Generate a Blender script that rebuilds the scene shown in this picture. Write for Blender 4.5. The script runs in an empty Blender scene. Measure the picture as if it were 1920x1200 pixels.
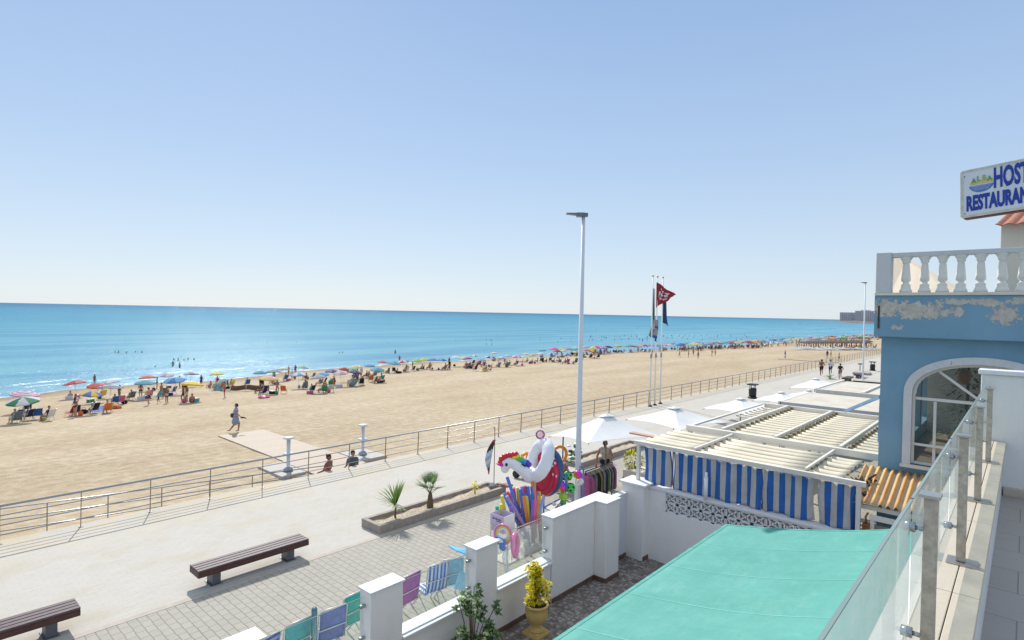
import bpy, bmesh, math, random
import numpy as np
from mathutils import Vector, Matrix, Euler
R_ = math.radians
rnd = random.Random(7)
scene = bpy.context.scene
col = scene.collection

# ------------------------------------------------------------------ camera
FPX = 1078.0; HC = 6.2
YAW = math.atan(964 / FPX); ROLL = R_(1.16); PITCH = R_(-0.72)
fw = Vector((-math.sin(YAW) * math.cos(PITCH), math.cos(YAW) * math.cos(PITCH), math.sin(PITCH)))
r0 = fw.cross(Vector((0, 0, 1))).normalized(); u0 = r0.cross(fw)
CR = r0 * math.cos(ROLL) + u0 * math.sin(ROLL); CU = CR.cross(fw)
CAM = Vector((0, 0, HC))
cd = bpy.data.cameras.new('camera'); cam = bpy.data.objects.new('camera', cd); col.objects.link(cam)
cam.matrix_world = Matrix(((CR.x, CU.x, -fw.x, 0), (CR.y, CU.y, -fw.y, 0), (CR.z, CU.z, -fw.z, HC), (0, 0, 0, 1)))
cd.sensor_width = 36; cd.lens = 36 * FPX / 1920; cd.clip_start = 0.05; cd.clip_end = 80000
scene.camera = cam

# ------------------------------------------------------------------ light
SUN_EL = 41.5
sdir = Vector((-0.905, 0.425, 0)).normalized() * math.cos(R_(SUN_EL)) + Vector((0, 0, math.sin(R_(SUN_EL))))
w = bpy.data.worlds.new('World'); scene.world = w; w.use_nodes = True
nt = w.node_tree; bg = nt.nodes['Background']
sky = nt.nodes.new('ShaderNodeTexSky'); sky.sky_type = 'NISHITA'; sky.sun_disc = False
sky.sun_elevation = R_(SUN_EL); sky.sun_rotation = math.atan2(sdir.x, sdir.y)
sky.air_density = 1.0; sky.dust_density = 0.4; sky.ozone_density = 3.0; sky.altitude = 0
# summer haze in the sky: pale at the horizon, lavender blue higher up, brightened overhead out of view to fill the shade, mixed into the clear-air model
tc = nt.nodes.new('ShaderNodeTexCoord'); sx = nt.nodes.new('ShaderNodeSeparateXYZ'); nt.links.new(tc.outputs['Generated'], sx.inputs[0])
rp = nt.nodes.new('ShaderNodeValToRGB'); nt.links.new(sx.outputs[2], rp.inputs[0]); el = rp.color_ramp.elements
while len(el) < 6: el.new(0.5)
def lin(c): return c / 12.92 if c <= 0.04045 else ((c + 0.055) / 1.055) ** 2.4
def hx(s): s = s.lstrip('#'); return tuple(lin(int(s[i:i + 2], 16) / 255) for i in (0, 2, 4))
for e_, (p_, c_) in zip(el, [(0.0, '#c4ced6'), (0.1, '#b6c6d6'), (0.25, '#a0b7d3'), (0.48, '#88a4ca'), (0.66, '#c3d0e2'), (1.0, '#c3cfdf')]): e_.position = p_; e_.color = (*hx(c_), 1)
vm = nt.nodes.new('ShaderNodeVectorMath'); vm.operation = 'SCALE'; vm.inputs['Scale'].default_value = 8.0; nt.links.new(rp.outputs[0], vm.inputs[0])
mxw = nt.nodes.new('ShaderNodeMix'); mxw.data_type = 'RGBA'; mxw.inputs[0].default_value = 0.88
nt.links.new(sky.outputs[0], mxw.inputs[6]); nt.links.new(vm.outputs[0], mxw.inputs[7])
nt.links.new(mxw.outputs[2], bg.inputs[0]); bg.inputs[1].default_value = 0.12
sl = bpy.data.lights.new('sun', 'SUN'); sl.energy = 3.3; sl.angle = R_(0.55); sl.color = (1, 0.96, 0.9)
so = bpy.data.objects.new('sun', sl); col.objects.link(so); so.rotation_euler = sdir.to_track_quat('Z', 'Y').to_euler()
so.location = (0, 0, 60)
scene.view_settings.view_transform = 'Standard'; scene.view_settings.look = 'None'
scene.view_settings.exposure = 0.42; scene.view_settings.gamma = 1
scene.render.engine = 'CYCLES'
scene.cycles.max_bounces = 6; scene.cycles.diffuse_bounces = 3; scene.cycles.glossy_bounces = 3
scene.cycles.transmission_bounces = 4; scene.cycles.transparent_max_bounces = 12; scene.cycles.caustics_reflective = False
scene.cycles.caustics_refractive = False

# ------------------------------------------------------------------ helpers
def ray(px, py): return fw * FPX + CR * (px - 960) - CU * (py - 600)
def G(px, py, z=0.0):
    d = ray(px, py); return CAM + d * ((z - HC) / d.z)
def PW(px, py, wd): return CAM + ray(px, py) / FPX * wd
def PX(px, py, X):
    d = ray(px, py); return CAM + d * (X / d.x)
def PY(px, py, Y):
    d = ray(px, py); return CAM + d * (Y / d.y)
def lin(c): return c / 12.92 if c <= 0.04045 else ((c + 0.055) / 1.055) ** 2.4
def hx(s):
    s = s.lstrip('#'); return tuple(lin(int(s[i:i + 2], 16) / 255) for i in (0, 2, 4))
def rgba(c): return (c[0], c[1], c[2], 1.0)
MATS = {}
class NT:
    def __init__(s, m): s.t = m.node_tree; s.n = s.t.nodes; s.bsdf = s.n['Principled BSDF']; s.out = s.n['Material Output']
    def new(s, k, **kw):
        n = s.n.new(k)
        for a, b in kw.items(): setattr(n, a, b)
        return n
    def L(s, a, b): s.t.links.new(a, b)
    def pos(s):
        return s.new('ShaderNodeNewGeometry').outputs['Position']
    def obj(s): return s.new('ShaderNodeTexCoord').outputs['Object']
    def mapping(s, v, scale=(1, 1, 1), rot=(0, 0, 0), loc=(0, 0, 0)):
        m = s.new('ShaderNodeMapping'); s.L(v, m.inputs[0]); m.inputs['Scale'].default_value = scale
        m.inputs['Rotation'].default_value = rot; m.inputs['Location'].default_value = loc; return m.outputs[0]
    def noise(s, v, scale, detail=4, rough=0.55, dist=0):
        n = s.new('ShaderNodeTexNoise'); s.L(v, n.inputs['Vector']); n.inputs['Scale'].default_value = scale
        n.inputs['Detail'].default_value = detail; n.inputs['Roughness'].default_value = rough
        n.inputs['Distortion'].default_value = dist; return n.outputs['Fac']
    def ramp(s, f, pts):
        r = s.new('ShaderNodeValToRGB'); s.L(f, r.inputs[0]); e = r.color_ramp.elements
        while len(e) < len(pts): e.new(0.5)
        for i, (p, c) in enumerate(pts):
            e[i].position = p; e[i].color = rgba(c) if not isinstance(c, (int, float)) else (c, c, c, 1)
        return r.outputs[0]
    def mix(s, f, a, b, bt='MIX'):
        m = s.new('ShaderNodeMix', data_type='RGBA', blend_type=bt)
        for k_, v in ((0, f), (6, a), (7, b)):
            sock = m.inputs[k_]
            if isinstance(v, (int, float)): sock.default_value = v if k_ == 0 else (v, v, v, 1)
            elif isinstance(v, tuple): sock.default_value = rgba(v)
            else: s.L(v, sock)
        return m.outputs[2]
    def math(s, op, a, b=0.0, c=None):
        m = s.new('ShaderNodeMath', operation=op)
        for i, v in enumerate((a, b, c)):
            if v is None: continue
            if isinstance(v, (int, float)): m.inputs[i].default_value = v
            else: s.L(v, m.inputs[i])
        return m.outputs[0]
    def sep(s, v):
        n = s.new('ShaderNodeSeparateXYZ'); s.L(v, n.inputs[0]); return n.outputs
    def bump(s, h, strength=0.3, dist=0.01, normal=None):
        b = s.new('ShaderNodeBump'); b.inputs['Strength'].default_value = strength; b.inputs['Distance'].default_value = dist
        s.L(h, b.inputs['Height'])
        if normal is not None: s.L(normal, b.inputs['Normal'])
        return b.outputs[0]
def newmat(name):
    m = bpy.data.materials.new(name); m.use_nodes = True; return m, NT(m)
def mat(name, c, rough=0.7, metal=0.0, var=0.06, vs=3.0, bump=0.0, bs=60.0, spec=None, sheen=0, trans=0, coordobj=False):
    """plain painted / plastic / fabric surface with a little mottling and optional fine bump"""
    if name in MATS: return MATS[name]
    if isinstance(c, str): c = hx(c)
    m, n = newmat(name)
    p = n.obj() if coordobj else n.pos()
    f = n.noise(p, vs, 5, 0.6)
    lo = tuple(max(0, x * (1 - var * 2)) for x in c); hi = tuple(min(1, x * (1 + var * 2)) for x in c)
    n.L(n.ramp(f, [(0.3, lo), (0.7, hi)]), n.bsdf.inputs['Base Color'])
    n.bsdf.inputs['Roughness'].default_value = rough; n.bsdf.inputs['Metallic'].default_value = metal
    if spec is not None: n.bsdf.inputs['Specular IOR Level'].default_value = spec
    if trans:
        tr = n.new('ShaderNodeBsdfTranslucent'); tr.inputs[0].default_value = rgba(c)
        mx = n.new('ShaderNodeMixShader'); mx.inputs[0].default_value = trans
        n.L(n.bsdf.outputs[0], mx.inputs[1]); n.L(tr.outputs[0], mx.inputs[2]); n.L(mx.outputs[0], n.out.inputs[0])
    if bump: n.L(n.bump(n.noise(p, bs, 4, 0.6), bump, 0.01), n.bsdf.inputs['Normal'])
    MATS[name] = m; return m

ORG = {}
def tag(o, label=None, cat=None, group=None, kind=None):
    if label and len(label.split()) > 16: label = label.replace('person at the water edge', 'shore person').replace('sitting person', 'sitter').replace(' and pale', ' and').replace(' and pastel', ' and').replace(' just right', ' right').replace('standing person', 'bather').replace(' between the sky blue ones', '')
    for ph in (' on the sand', ' spread', ' under a sitter', ' and sky', ' small', ' coloured', ' middling', ' ringed', ' swimwear', ' seen', ' very'):
        if label and len(label.split()) > 16: label = label.replace(ph, ' swimwear' if False else '')
    if label: o['label'] = label
    if cat: o['category'] = cat
    if group: o['group'] = group
    if kind: o['kind'] = kind
    return o
def thing(name, label, cat, loc=(0, 0, 0), rz=0.0, group=None):
    o = bpy.data.objects.new(name, None); col.objects.link(o); o.empty_display_size = 0.2
    o.location = loc; o.rotation_euler = (0, 0, rz); ORG[o.name] = Vector(loc)
    return tag(o, label, cat, group)
def kids(o): return [c for c in bpy.data.objects if c.parent == o]
def copy_tree(o, parent=None, tree=None):
    c = o.copy(); col.objects.link(c)
    if parent is not None: c.parent = parent
    for ch in o.children: copy_tree(ch, c)
    return c
def V(*a): return Vector(a)
class MB:
    def __init__(s): s.v = []; s.f = []; s.mi = []; s.sm = []
    def add(s, vs, fs, mi=0, sm=False):
        b = len(s.v); s.v += [tuple(v) for v in vs]
        for f in fs: s.f.append([b + i for i in f]); s.mi.append(mi); s.sm.append(sm)
        return s
    def box(s, x0, y0, z0, x1, y1, z1, mi=0):
        vs = [(x0, y0, z0), (x1, y0, z0), (x1, y1, z0), (x0, y1, z0), (x0, y0, z1), (x1, y0, z1), (x1, y1, z1), (x0, y1, z1)]
        return s.add(vs, [(3, 2, 1, 0), (4, 5, 6, 7), (0, 1, 5, 4), (1, 2, 6, 5), (2, 3, 7, 6), (3, 0, 4, 7)], mi)
    def hexa(s, b, t, mi=0):
        return s.add(list(b) + list(t), [(3, 2, 1, 0), (4, 5, 6, 7), (0, 1, 5, 4), (1, 2, 6, 5), (2, 3, 7, 6), (3, 0, 4, 7)], mi)
    def beam(s, p, q, wd, ht, mi=0, up=(0, 0, 1)):
        p = Vector(p); q = Vector(q); d = (q - p).normalized(); up = Vector(up)
        sd = d.cross(up)
        if sd.length < 1e-4: sd = d.cross(Vector((0, 1, 0)))
        sd.normalize(); u = sd.cross(d); a = sd * wd / 2; b = u * ht / 2
        return s.hexa([p - a - b, p + a - b, p + a + b, p - a + b], [q - a - b, q + a - b, q + a + b, q - a + b], mi)
    def tube(s, pts, r, n=8, mi=0, closed=False, caps=True, sm=True):
        pts = [Vector(p) for p in pts]; m = len(pts); rr = r if isinstance(r, (list, tuple)) else [r] * m
        vs = []; prev = None
        for i, p in enumerate(pts):
            if closed: d = pts[(i + 1) % m] - pts[i - 1]
            else: d = pts[min(i + 1, m - 1)] - pts[max(i - 1, 0)]
            d.normalize()
            if prev is None:
                a = d.cross(Vector((0, 0, 1)))
                if a.length < 1e-3: a = d.cross(Vector((0, 1, 0)))
            else: a = prev - d * prev.dot(d)
            a.normalize(); prev = a; b = d.cross(a)
            for k in range(n):
                t = 2 * math.pi * k / n; vs.append(p + (a * math.cos(t) + b * math.sin(t)) * rr[i])
        fs = []
        for i in range(m if closed else m - 1):
            for k in range(n):
                j = (i + 1) % m; fs.append((i * n + k, i * n + (k + 1) % n, j * n + (k + 1) % n, j * n + k))
        b0 = len(s.v); s.add(vs, fs, mi, sm)
        if caps and not closed:
            s.f.append([b0 + k for k in range(n)][::-1]); s.mi.append(mi); s.sm.append(False)
            s.f.append([b0 + (m - 1) * n + k for k in range(n)]); s.mi.append(mi); s.sm.append(False)
        return s
    def lathe(s, prof, c=(0, 0, 0), n=16, mi=0, sm=True, M=None):
        c = Vector(c); vs = []
        for r, z in prof:
            for k in range(n):
                t = 2 * math.pi * k / n; v = Vector((r * math.cos(t), r * math.sin(t), z))
                if M: v = M @ v
                vs.append(c + v)
        fs = [(i * n + k, i * n + (k + 1) % n, (i + 1) * n + (k + 1) % n, (i + 1) * n + k) for i in range(len(prof) - 1) for k in range(n)]
        b0 = len(s.v); s.add(vs, fs, mi, sm)
        if prof[0][0] > 1e-4: s.f.append([b0 + k for k in range(n)][::-1]); s.mi.append(mi); s.sm.append(False)
        if prof[-1][0] > 1e-4: s.f.append([b0 + (len(prof) - 1) * n + k for k in range(n)]); s.mi.append(mi); s.sm.append(False)
        return s
    def ell(s, c, r, n=12, m=8, mi=0, M=None):
        c = Vector(c); r = r if isinstance(r, (tuple, list)) else (r, r, r); vs = []
        for i in range(m + 1):
            p = math.pi * i / m - math.pi / 2
            for k in range(n):
                t = 2 * math.pi * k / n
                v = Vector((r[0] * math.cos(p) * math.cos(t), r[1] * math.cos(p) * math.sin(t), r[2] * math.sin(p)))
                if M: v = M @ v
                vs.append(c + v)
        fs = [(i * n + k, i * n + (k + 1) % n, (i + 1) * n + (k + 1) % n, (i + 1) * n + k) for i in range(m) for k in range(n)]
        return s.add(vs, fs, mi, True)
    def grid(s, nu, nv, fn, mi=0, sm=True, flip=False):
        vs = [fn(i / nu, j / nv) for j in range(nv + 1) for i in range(nu + 1)]
        fs = []
        for j in range(nv):
            for i in range(nu):
                a = j * (nu + 1) + i; q = (a, a + 1, a + nu + 2, a + nu + 1); fs.append(q[::-1] if flip else q)
        return s.add(vs, fs, mi, sm)
    def prism(s, pts, d, mi=0):
        """flat polygon (3d points) pushed along vector d"""
        n = len(pts); d = Vector(d); p = [Vector(a) for a in pts]; vs = p + [a + d for a in p]
        fs = [tuple(range(n))[::-1], tuple(range(n, 2 * n))] + [(i, (i + 1) % n, (i + 1) % n + n, i + n) for i in range(n)]
        return s.add(vs, fs, mi)
    def build(s, name, mats, parent=None, org=None, solid=0, bev=0):
        me = bpy.data.meshes.new(name)
        if parent is not None:
            o_ = ORG.get(parent.name, Vector())
        else: o_ = Vector(org) if org is not None else Vector()
        me.from_pydata([(v[0] - o_.x, v[1] - o_.y, v[2] - o_.z) for v in s.v], [], s.f)
        if not isinstance(mats, (list, tuple)): mats = [mats]
        for m in mats: me.materials.append(m)
        me.polygons.foreach_set('material_index', s.mi); me.polygons.foreach_set('use_smooth', s.sm)
        me.update(); me.validate()
        o = bpy.data.objects.new(name, me); col.objects.link(o)
        if parent is not None: o.parent = parent
        else: o.location = o_
        ORG[o.name] = o_.copy()
        if solid: md = o.modifiers.new('thickness', 'SOLIDIFY'); md.thickness = solid; md.offset = 0
        if bev: md = o.modifiers.new('bevel', 'BEVEL'); md.width = bev; md.segments = 2; md.limit_method = 'ANGLE'
        return o
def setmats(o, mats):
    for i, m in enumerate(mats):
        o.material_slots[i].link = 'OBJECT'; o.material_slots[i].material = m

# ------------------------------------------------------------------ materials
STEEL = mat('brushed_steel', '#9aa0a6', 0.32, 0.9, 0.05, 20)
POSTST = mat('weathered_steel_post', '#8d8172', 0.5, 0.6, 0.1, 30)
WHITE = mat('white_paint', (0.76, 0.76, 0.77), 0.55, 0, 0.025, 1.2, 0.08, 40)
WPLAST = mat('white_plastic', (0.8, 0.8, 0.8), 0.35, 0, 0.01)
DARK = mat('dark_interior', (0.02, 0.02, 0.022), 0.6)
BLACKM = mat('black_metal', (0.025, 0.025, 0.028), 0.4, 0.3)

def wall_mat(name, c, stain=(0.45, 0.42, 0.38), amt=0.22):
    m, n = newmat(name); p = n.pos()
    big = n.noise(n.mapping(p, (1, 1, 0.35)), 1.6, 6, 0.6); fine = n.noise(p, 35, 4, 0.6)
    cc = n.mix(n.ramp(big, [(0.52, 0.0), (0.78, 1.0)]), tuple(x for x in c), tuple(x * (1 - amt) + y * amt for x, y in zip(c, stain)))
    drip = n.noise(n.mapping(p, (9, 9, 0.7)), 1.0, 5, 0.65); spots = n.noise(p, 9, 4, 0.7)
    cc = n.mix(n.ramp(drip, [(0.58, 0.0), (0.8, 0.4)]), cc, tuple(x * .72 + y * .28 for x, y in zip(c, stain)))
    cc = n.mix(n.ramp(spots, [(0.70, 0.0), (0.76, 0.5)]), cc, tuple(x * .55 + y * .45 for x, y in zip(c, stain)))
    n.L(n.mix(0.07, cc, fine, 'OVERLAY'), n.bsdf.inputs['Base Color']); n.bsdf.inputs['Roughness'].default_value = 0.75
    tr_ = n.math('ADD', n.math('MULTIPLY', n.noise(n.mapping(p, (1, 1, 2)), 5, 4, 0.6), 2.2), n.noise(p, 55, 5, 0.7))
    n.L(n.bump(tr_, 0.3, 0.008), n.bsdf.inputs['Normal']); MATS[name] = m; return m
WWALL = wall_mat('white_render_wall', (0.86, 0.835, 0.80))
WWALL2 = wall_mat('terrace_white_wall', (0.78, 0.765, 0.745))
CREAM = wall_mat('cream_stone', (0.72, 0.66, 0.56), (0.4, 0.33, 0.26), 0.3)
BEIGE = wall_mat('beige_render', (0.72, 0.61, 0.48), (0.42, 0.36, 0.3), 0.3)
GREYP = wall_mat('grey_weathered_plaster', (0.6, 0.585, 0.58), (0.25, 0.24, 0.24), 0.4)

def sand_mat():
    m, n = newmat('beach_sand'); p = n.pos(); s = n.sep(p)
    big = n.noise(n.mapping(p, (1, 0.35, 1)), 0.18, 5, 0.6); mid = n.noise(p, 1.7, 6, 0.65); fine = n.noise(p, 14, 5, 0.7)
    c1 = n.mix(n.ramp(big, [(0.35, 0.0), (0.65, 1.0)]), hx('#b7a489'), hx('#c5b59b'))
    c2 = n.mix(n.ramp(mid, [(0.44, 1.0), (0.60, 0.0)]), c1, n.mix(1.0, c1, (0.86, 0.83, 0.79), 'MULTIPLY'))
    c3 = n.mix(n.ramp(fine, [(0.36, 0.7), (0.52, 0.0)]), c2, n.mix(1.0, c2, (0.8, 0.77, 0.72), 'MULTIPLY'))
    # damp sand near the water (by the height of the beach)
    wet = n.ramp(n.math('ADD', s[2], n.math('MULTIPLY', n.math('SUBTRACT', mid, 0.5), 0.25)), [(0.0, 1.0), (1.0, 0.0)])
    mr = n.new('ShaderNodeMapRange'); n.L(n.math('ADD', s[2], n.math('MULTIPLY', n.math('SUBTRACT', mid, 0.5), 0.2)), mr.inputs[0])
    mr.inputs[1].default_value = -4.5; mr.inputs[2].default_value = -3.95; mr.inputs[3].default_value = 1; mr.inputs[4].default_value = 0
    c4 = n.mix(mr.outputs[0], c3, n.mix(1.0, c3, (0.62, 0.56, 0.53), 'MULTIPLY'))
    n.L(c4, n.bsdf.inputs['Base Color']); n.bsdf.inputs['Roughness'].default_value = 0.95; n.bsdf.inputs['Specular IOR Level'].default_value = 0.15
    # rake lines along the middle of the beach, footprints elsewhere
    wv = n.new('ShaderNodeTexWave', wave_type='BANDS', bands_direction='X'); n.L(p, wv.inputs['Vector'])
    wv.inputs['Scale'].default_value = 0.45; wv.inputs['Distortion'].default_value = 2.2; wv.inputs['Detail'].default_value = 3; wv.inputs['Detail Scale'].default_value = 0.4
    vor = n.new('ShaderNodeTexVoronoi', feature='SMOOTH_F1'); n.L(n.mapping(p, (1, 0.8, 1)), vor.inputs['Vector']); vor.inputs['Scale'].default_value = 2.6
    foot = n.math('MULTIPLY', n.ramp(vor.outputs['Distance'], [(0.1, 0.0), (0.5, 1.0)]), n.ramp(n.noise(p, 0.25, 2), [(0.4, 0.1), (0.6, 1.0)]))
    h = n.math('ADD', n.math('ADD', n.math('MULTIPLY', mid, 1.1), n.math('MULTIPLY', foot, 0.7)), n.math('MULTIPLY', wv.outputs['Fac'], 0.30))
    h = n.math('ADD', h, n.math('MULTIPLY', fine, 0.35))
    n.L(n.bump(h, 0.45, 0.14), n.bsdf.inputs['Normal']); return m
SAND = sand_mat()

def sea_mat():
    m, n = newmat('sea_water'); p = n.pos(); s = n.sep(p)
    # distance out from the shore decides the colour of the water itself (shallow, sandy -> turquoise -> deep blue)
    mr = n.new('ShaderNodeMapRange'); n.L(n.math('ADD', s[0], n.math('MULTIPLY', n.math('SUBTRACT', n.noise(n.mapping(p, (1, 0.3, 1)), 0.03, 4), 0.5), 60)), mr.inputs[0])
    mr.inputs[1].default_value = -72; mr.inputs[2].default_value = -3000; mr.inputs[3].default_value = 0; mr.inputs[4].default_value = 1
    dist = n.math('POWER', mr.outputs[0], 0.42)
    c = n.ramp(dist, [(0.0, hx('#90a8b3')), (0.08, hx('#85a7b4')), (0.18, hx('#70a2b1')), (0.45, hx('#5592a7')), (1.0, hx('#417994'))])
    streak = n.noise(n.mapping(p, (0.11, 0.011, 1), rot=(0, 0, 0.15)), 1.0, 5, 0.6)
    c = n.mix(n.ramp(streak, [(0.40, 0.8), (0.56, 0.0)]), c, n.mix(1.0, c, (0.66, 0.76, 0.9), 'MULTIPLY'))
    df = n.new('ShaderNodeBsdfDiffuse'); n.L(c, df.inputs[0]); gl = n.new('ShaderNodeBsdfGlossy'); gl.inputs['Roughness'].default_value = 0.2
    fr = n.new('ShaderNodeFresnel'); fr.inputs[0].default_value = 1.33
    # a wind-rippled sea never turns into a full mirror towards the horizon: its facets tilt to the viewer
    mx = n.new('ShaderNodeMixShader'); n.L(n.math('MINIMUM', fr.outputs[0], 0.09), mx.inputs[0]); n.L(df.outputs[0], mx.inputs[1]); n.L(gl.outputs[0], mx.inputs[2])
    g2 = n.new('ShaderNodeBsdfGlossy'); g2.inputs['Roughness'].default_value = 0.06; m2 = n.new('ShaderNodeMixShader'); m2.inputs[0].default_value = 0.03; n.L(mx.outputs[0], m2.inputs[1]); n.L(g2.outputs[0], m2.inputs[2]); n.L(m2.outputs[0], n.out.inputs[0])
    w1 = n.noise(n.mapping(p, (1, 0.45, 1), rot=(0, 0, 0.25)), 0.35, 4, 0.6); w2 = n.noise(n.mapping(p, (1, 0.6, 1), rot=(0, 0, -0.2)), 1.6, 4, 0.65)
    w3 = n.noise(p, 6, 3, 0.6)
    h = n.math('ADD', n.math('ADD', n.math('MULTIPLY', w1, 0.9), n.math('MULTIPLY', w2, 0.42)), n.math('MULTIPLY', w3, 0.09))
    bo = n.bump(h, 0.8, 0.42); b2 = n.bump(n.noise(n.mapping(p, (1, .7, 1)), 1.2, 3, .8), 1.0, 1.2, bo); n.L(b2, g2.inputs['Normal']); n.L(bo, df.inputs['Normal']); n.L(bo, gl.inputs['Normal']); n.L(bo, fr.inputs['Normal']); return m
SEA = sea_mat()

def foam_mat():
    m, n = newmat('surf_foam'); p = n.pos()
    n.bsdf.inputs['Base Color'].default_value = (0.8, 0.84, 0.86, 1); n.bsdf.inputs['Roughness'].default_value = 0.6
    a = n.ramp(n.noise(n.mapping(p, (1.4, 0.35, 1)), 1.1, 6, 0.7), [(0.46, 0.0), (0.6, 0.85)])
    n.L(a, n.bsdf.inputs['Alpha']); return m
FOAM = foam_mat()

def paving_mat():
    m, n = newmat('pale_promenade_paving'); p = n.pos()
    g = n.noise(n.mapping(p, (5, 0.9, 1), rot=(0, 0, 0.05)), 3.0, 5, 0.65); big = n.noise(p, 0.22, 5, 0.6); pat = n.noise(n.mapping(p, (0.9, 0.5, 1)), 1.2, 4, 0.6)
    c = n.mix(n.ramp(big, [(0.35, 0.0), (0.68, 1.0)]), hx('#bbb5a9'), hx('#beb9b0'))
    c = n.mix(n.ramp(pat, [(0.48, 0.0), (0.7, 0.55)]), c, hx('#b5a890'))
    c = n.mix(n.ramp(g, [(0.36, 0.35), (0.5, 0.0)]), c, n.mix(1.0, c, (0.83, 0.82, 0.8), 'MULTIPLY'))
    br = n.new('ShaderNodeTexBrick'); n.L(n.mapping(p, (1, 1, 1), rot=(0, 0, math.pi / 2)), br.inputs['Vector']); br.offset = 0.5
    for k, v in (('Scale', 1), ('Brick Width', 0.25), ('Row Height', 0.17), ('Mortar Size', 0.006), ('Mortar Smooth', 0.6)): br.inputs[k].default_value = v
    br.inputs['Color1'].default_value = (1, 1, 1, 1); br.inputs['Color2'].default_value = (0.965, 0.965, 0.965, 1); br.inputs['Mortar'].default_value = (0.87, 0.86, 0.84, 1)
    c = n.mix(1.0, c, br.outputs['Color'], 'MULTIPLY')
    sx_ = n.sep(p)[0]; mr = n.new('ShaderNodeMapRange'); n.L(sx_, mr.inputs[0]); mr.inputs[1].default_value = -19.75; mr.inputs[2].default_value = -17.2; mr.inputs[3].default_value = .75; mr.inputs[4].default_value = 0
    c = n.mix(n.math('MULTIPLY', mr.outputs[0], n.ramp(n.noise(p, .9, 6, .7), [(.42, 0.0), (.62, 1.0)])), c, hx('#c7b592'))
    c = n.mix(n.ramp(n.noise(p, 6.5, 4, .65), [(.68, 0.0), (.74, .4)]), c, hx('#8f887c'))
    n.L(c, n.bsdf.inputs['Base Color']); n.bsdf.inputs['Roughness'].default_value = 0.85
    n.L(n.bump(g, 0.15, 0.01), n.bsdf.inputs['Normal']); return m
PAVE = paving_mat()
def paver_mat():
    m, n = newmat('grey_cobble_pavers'); p = n.pos()
    pw = n.new('ShaderNodeVectorMath', operation='ADD'); n.L(p, pw.inputs[0])
    nz = n.new('ShaderNodeTexNoise'); n.L(p, nz.inputs['Vector']); nz.inputs['Scale'].default_value = 5.0
    sc = n.new('ShaderNodeVectorMath', operation='SCALE'); n.L(nz.outputs['Color'], sc.inputs[0]); sc.inputs['Scale'].default_value = 0.035; n.L(sc.outputs[0], pw.inputs[1])
    br = n.new('ShaderNodeTexBrick'); n.L(n.mapping(pw.outputs[0], (1, 1, 1), rot=(0, 0, 0)), br.inputs['Vector']); br.offset = 0.5
    for k, v in (('Scale', 1), ('Brick Width', 0.25), ('Row Height', 0.17), ('Mortar Size', 0.0075), ('Mortar Smooth', 0.5)): br.inputs[k].default_value = v
    br.inputs['Color1'].default_value = rgba(hx('#a8a396')); br.inputs['Color2'].default_value = rgba(hx('#a09b90')); br.inputs['Mortar'].default_value = rgba(hx('#7b6d5a'))
    c = n.mix(n.ramp(n.noise(p, 0.5, 5, 0.6), [(0.4, 0.0), (0.7, 0.5)]), br.outputs['Color'], hx('#ada89b'))
    c = n.mix(n.ramp(n.noise(p, 22, 4, 0.6), [(0.35, 0.25), (0.5, 0.0)]), c, hx('#8d8981'))
    n.L(c, n.bsdf.inputs['Base Color']); n.bsdf.inputs['Roughness'].default_value = 0.85
    n.L(n.bump(n.math('MULTIPLY', br.outputs['Fac'], -1), 0.6, 0.01), n.bsdf.inputs['Normal']); return m
PAVER = paver_mat()
def pebble_mat():
    m, n = newmat('dark_pebble_floor'); p = n.pos()
    v = n.new('ShaderNodeTexVoronoi'); n.L(p, v.inputs['Vector']); v.inputs['Scale'].default_value = 13
    c = n.ramp(n.sep(v.outputs['Color'])[0], [(0.0, hx('#6c6057')), (0.45, hx('#938980')), (0.8, hx('#a7a29f')), (1.0, hx('#b3a89d'))])
    c = n.mix(n.ramp(v.outputs['Distance'], [(0.35, 0.0), (0.7, 0.7)]), c, hx('#5a4e46'))
    br = n.new('ShaderNodeTexBrick'); n.L(p, br.inputs['Vector']); br.offset = 0
    for k, vv in (('Scale', 1), ('Brick Width', 0.45), ('Row Height', 0.45), ('Mortar Size', 0.012)): br.inputs[k].default_value = vv
    c = n.mix(br.outputs['Fac'], c, hx('#82756a'))
    n.L(c, n.bsdf.inputs['Base Color']); n.bsdf.inputs['Roughness'].default_value = 0.5
    n.L(n.bump(v.outputs['Distance'], -0.3, 0.01), n.bsdf.inputs['Normal']); return m
def plank_mat(name, c, wdt, axis='X', length=1.2, gap=(0.25, 0.23, 0.2), gs=0.006, rough=0.7):
    m, n = newmat(name); p = n.pos()
    br = n.new('ShaderNodeTexBrick'); n.L(n.mapping(p, (1, 1, 1), rot=(0, 0, 0 if axis == 'X' else math.pi / 2)), br.inputs['Vector']); br.offset = 0.5
    for k, v in (('Scale', 1), ('Brick Width', length), ('Row Height', wdt), ('Mortar Size', gs), ('Mortar Smooth', 0.2)): br.inputs[k].default_value = v
    br.inputs['Color1'].default_value = rgba(c); br.inputs['Color2'].default_value = rgba(tuple(x * 0.92 for x in c)); br.inputs['Mortar'].default_value = rgba(gap)
    g = n.noise(n.mapping(p, (2, 18, 1) if axis == 'X' else (18, 2, 1)), 2.0, 5, 0.6)
    n.L(n.mix(n.ramp(g, [(0.35, 0.35), (0.55, 0.0)]), br.outputs['Color'], n.mix(1.0, br.outputs['Color'], (0.82, 0.8, 0.78), 'MULTIPLY')), n.bsdf.inputs['Base Color'])
    n.bsdf.inputs['Roughness'].default_value = rough; n.L(n.bump(n.math('MULTIPLY', br.outputs['Fac'], -1), 0.5, 0.006), n.bsdf.inputs['Normal']); return m
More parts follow.
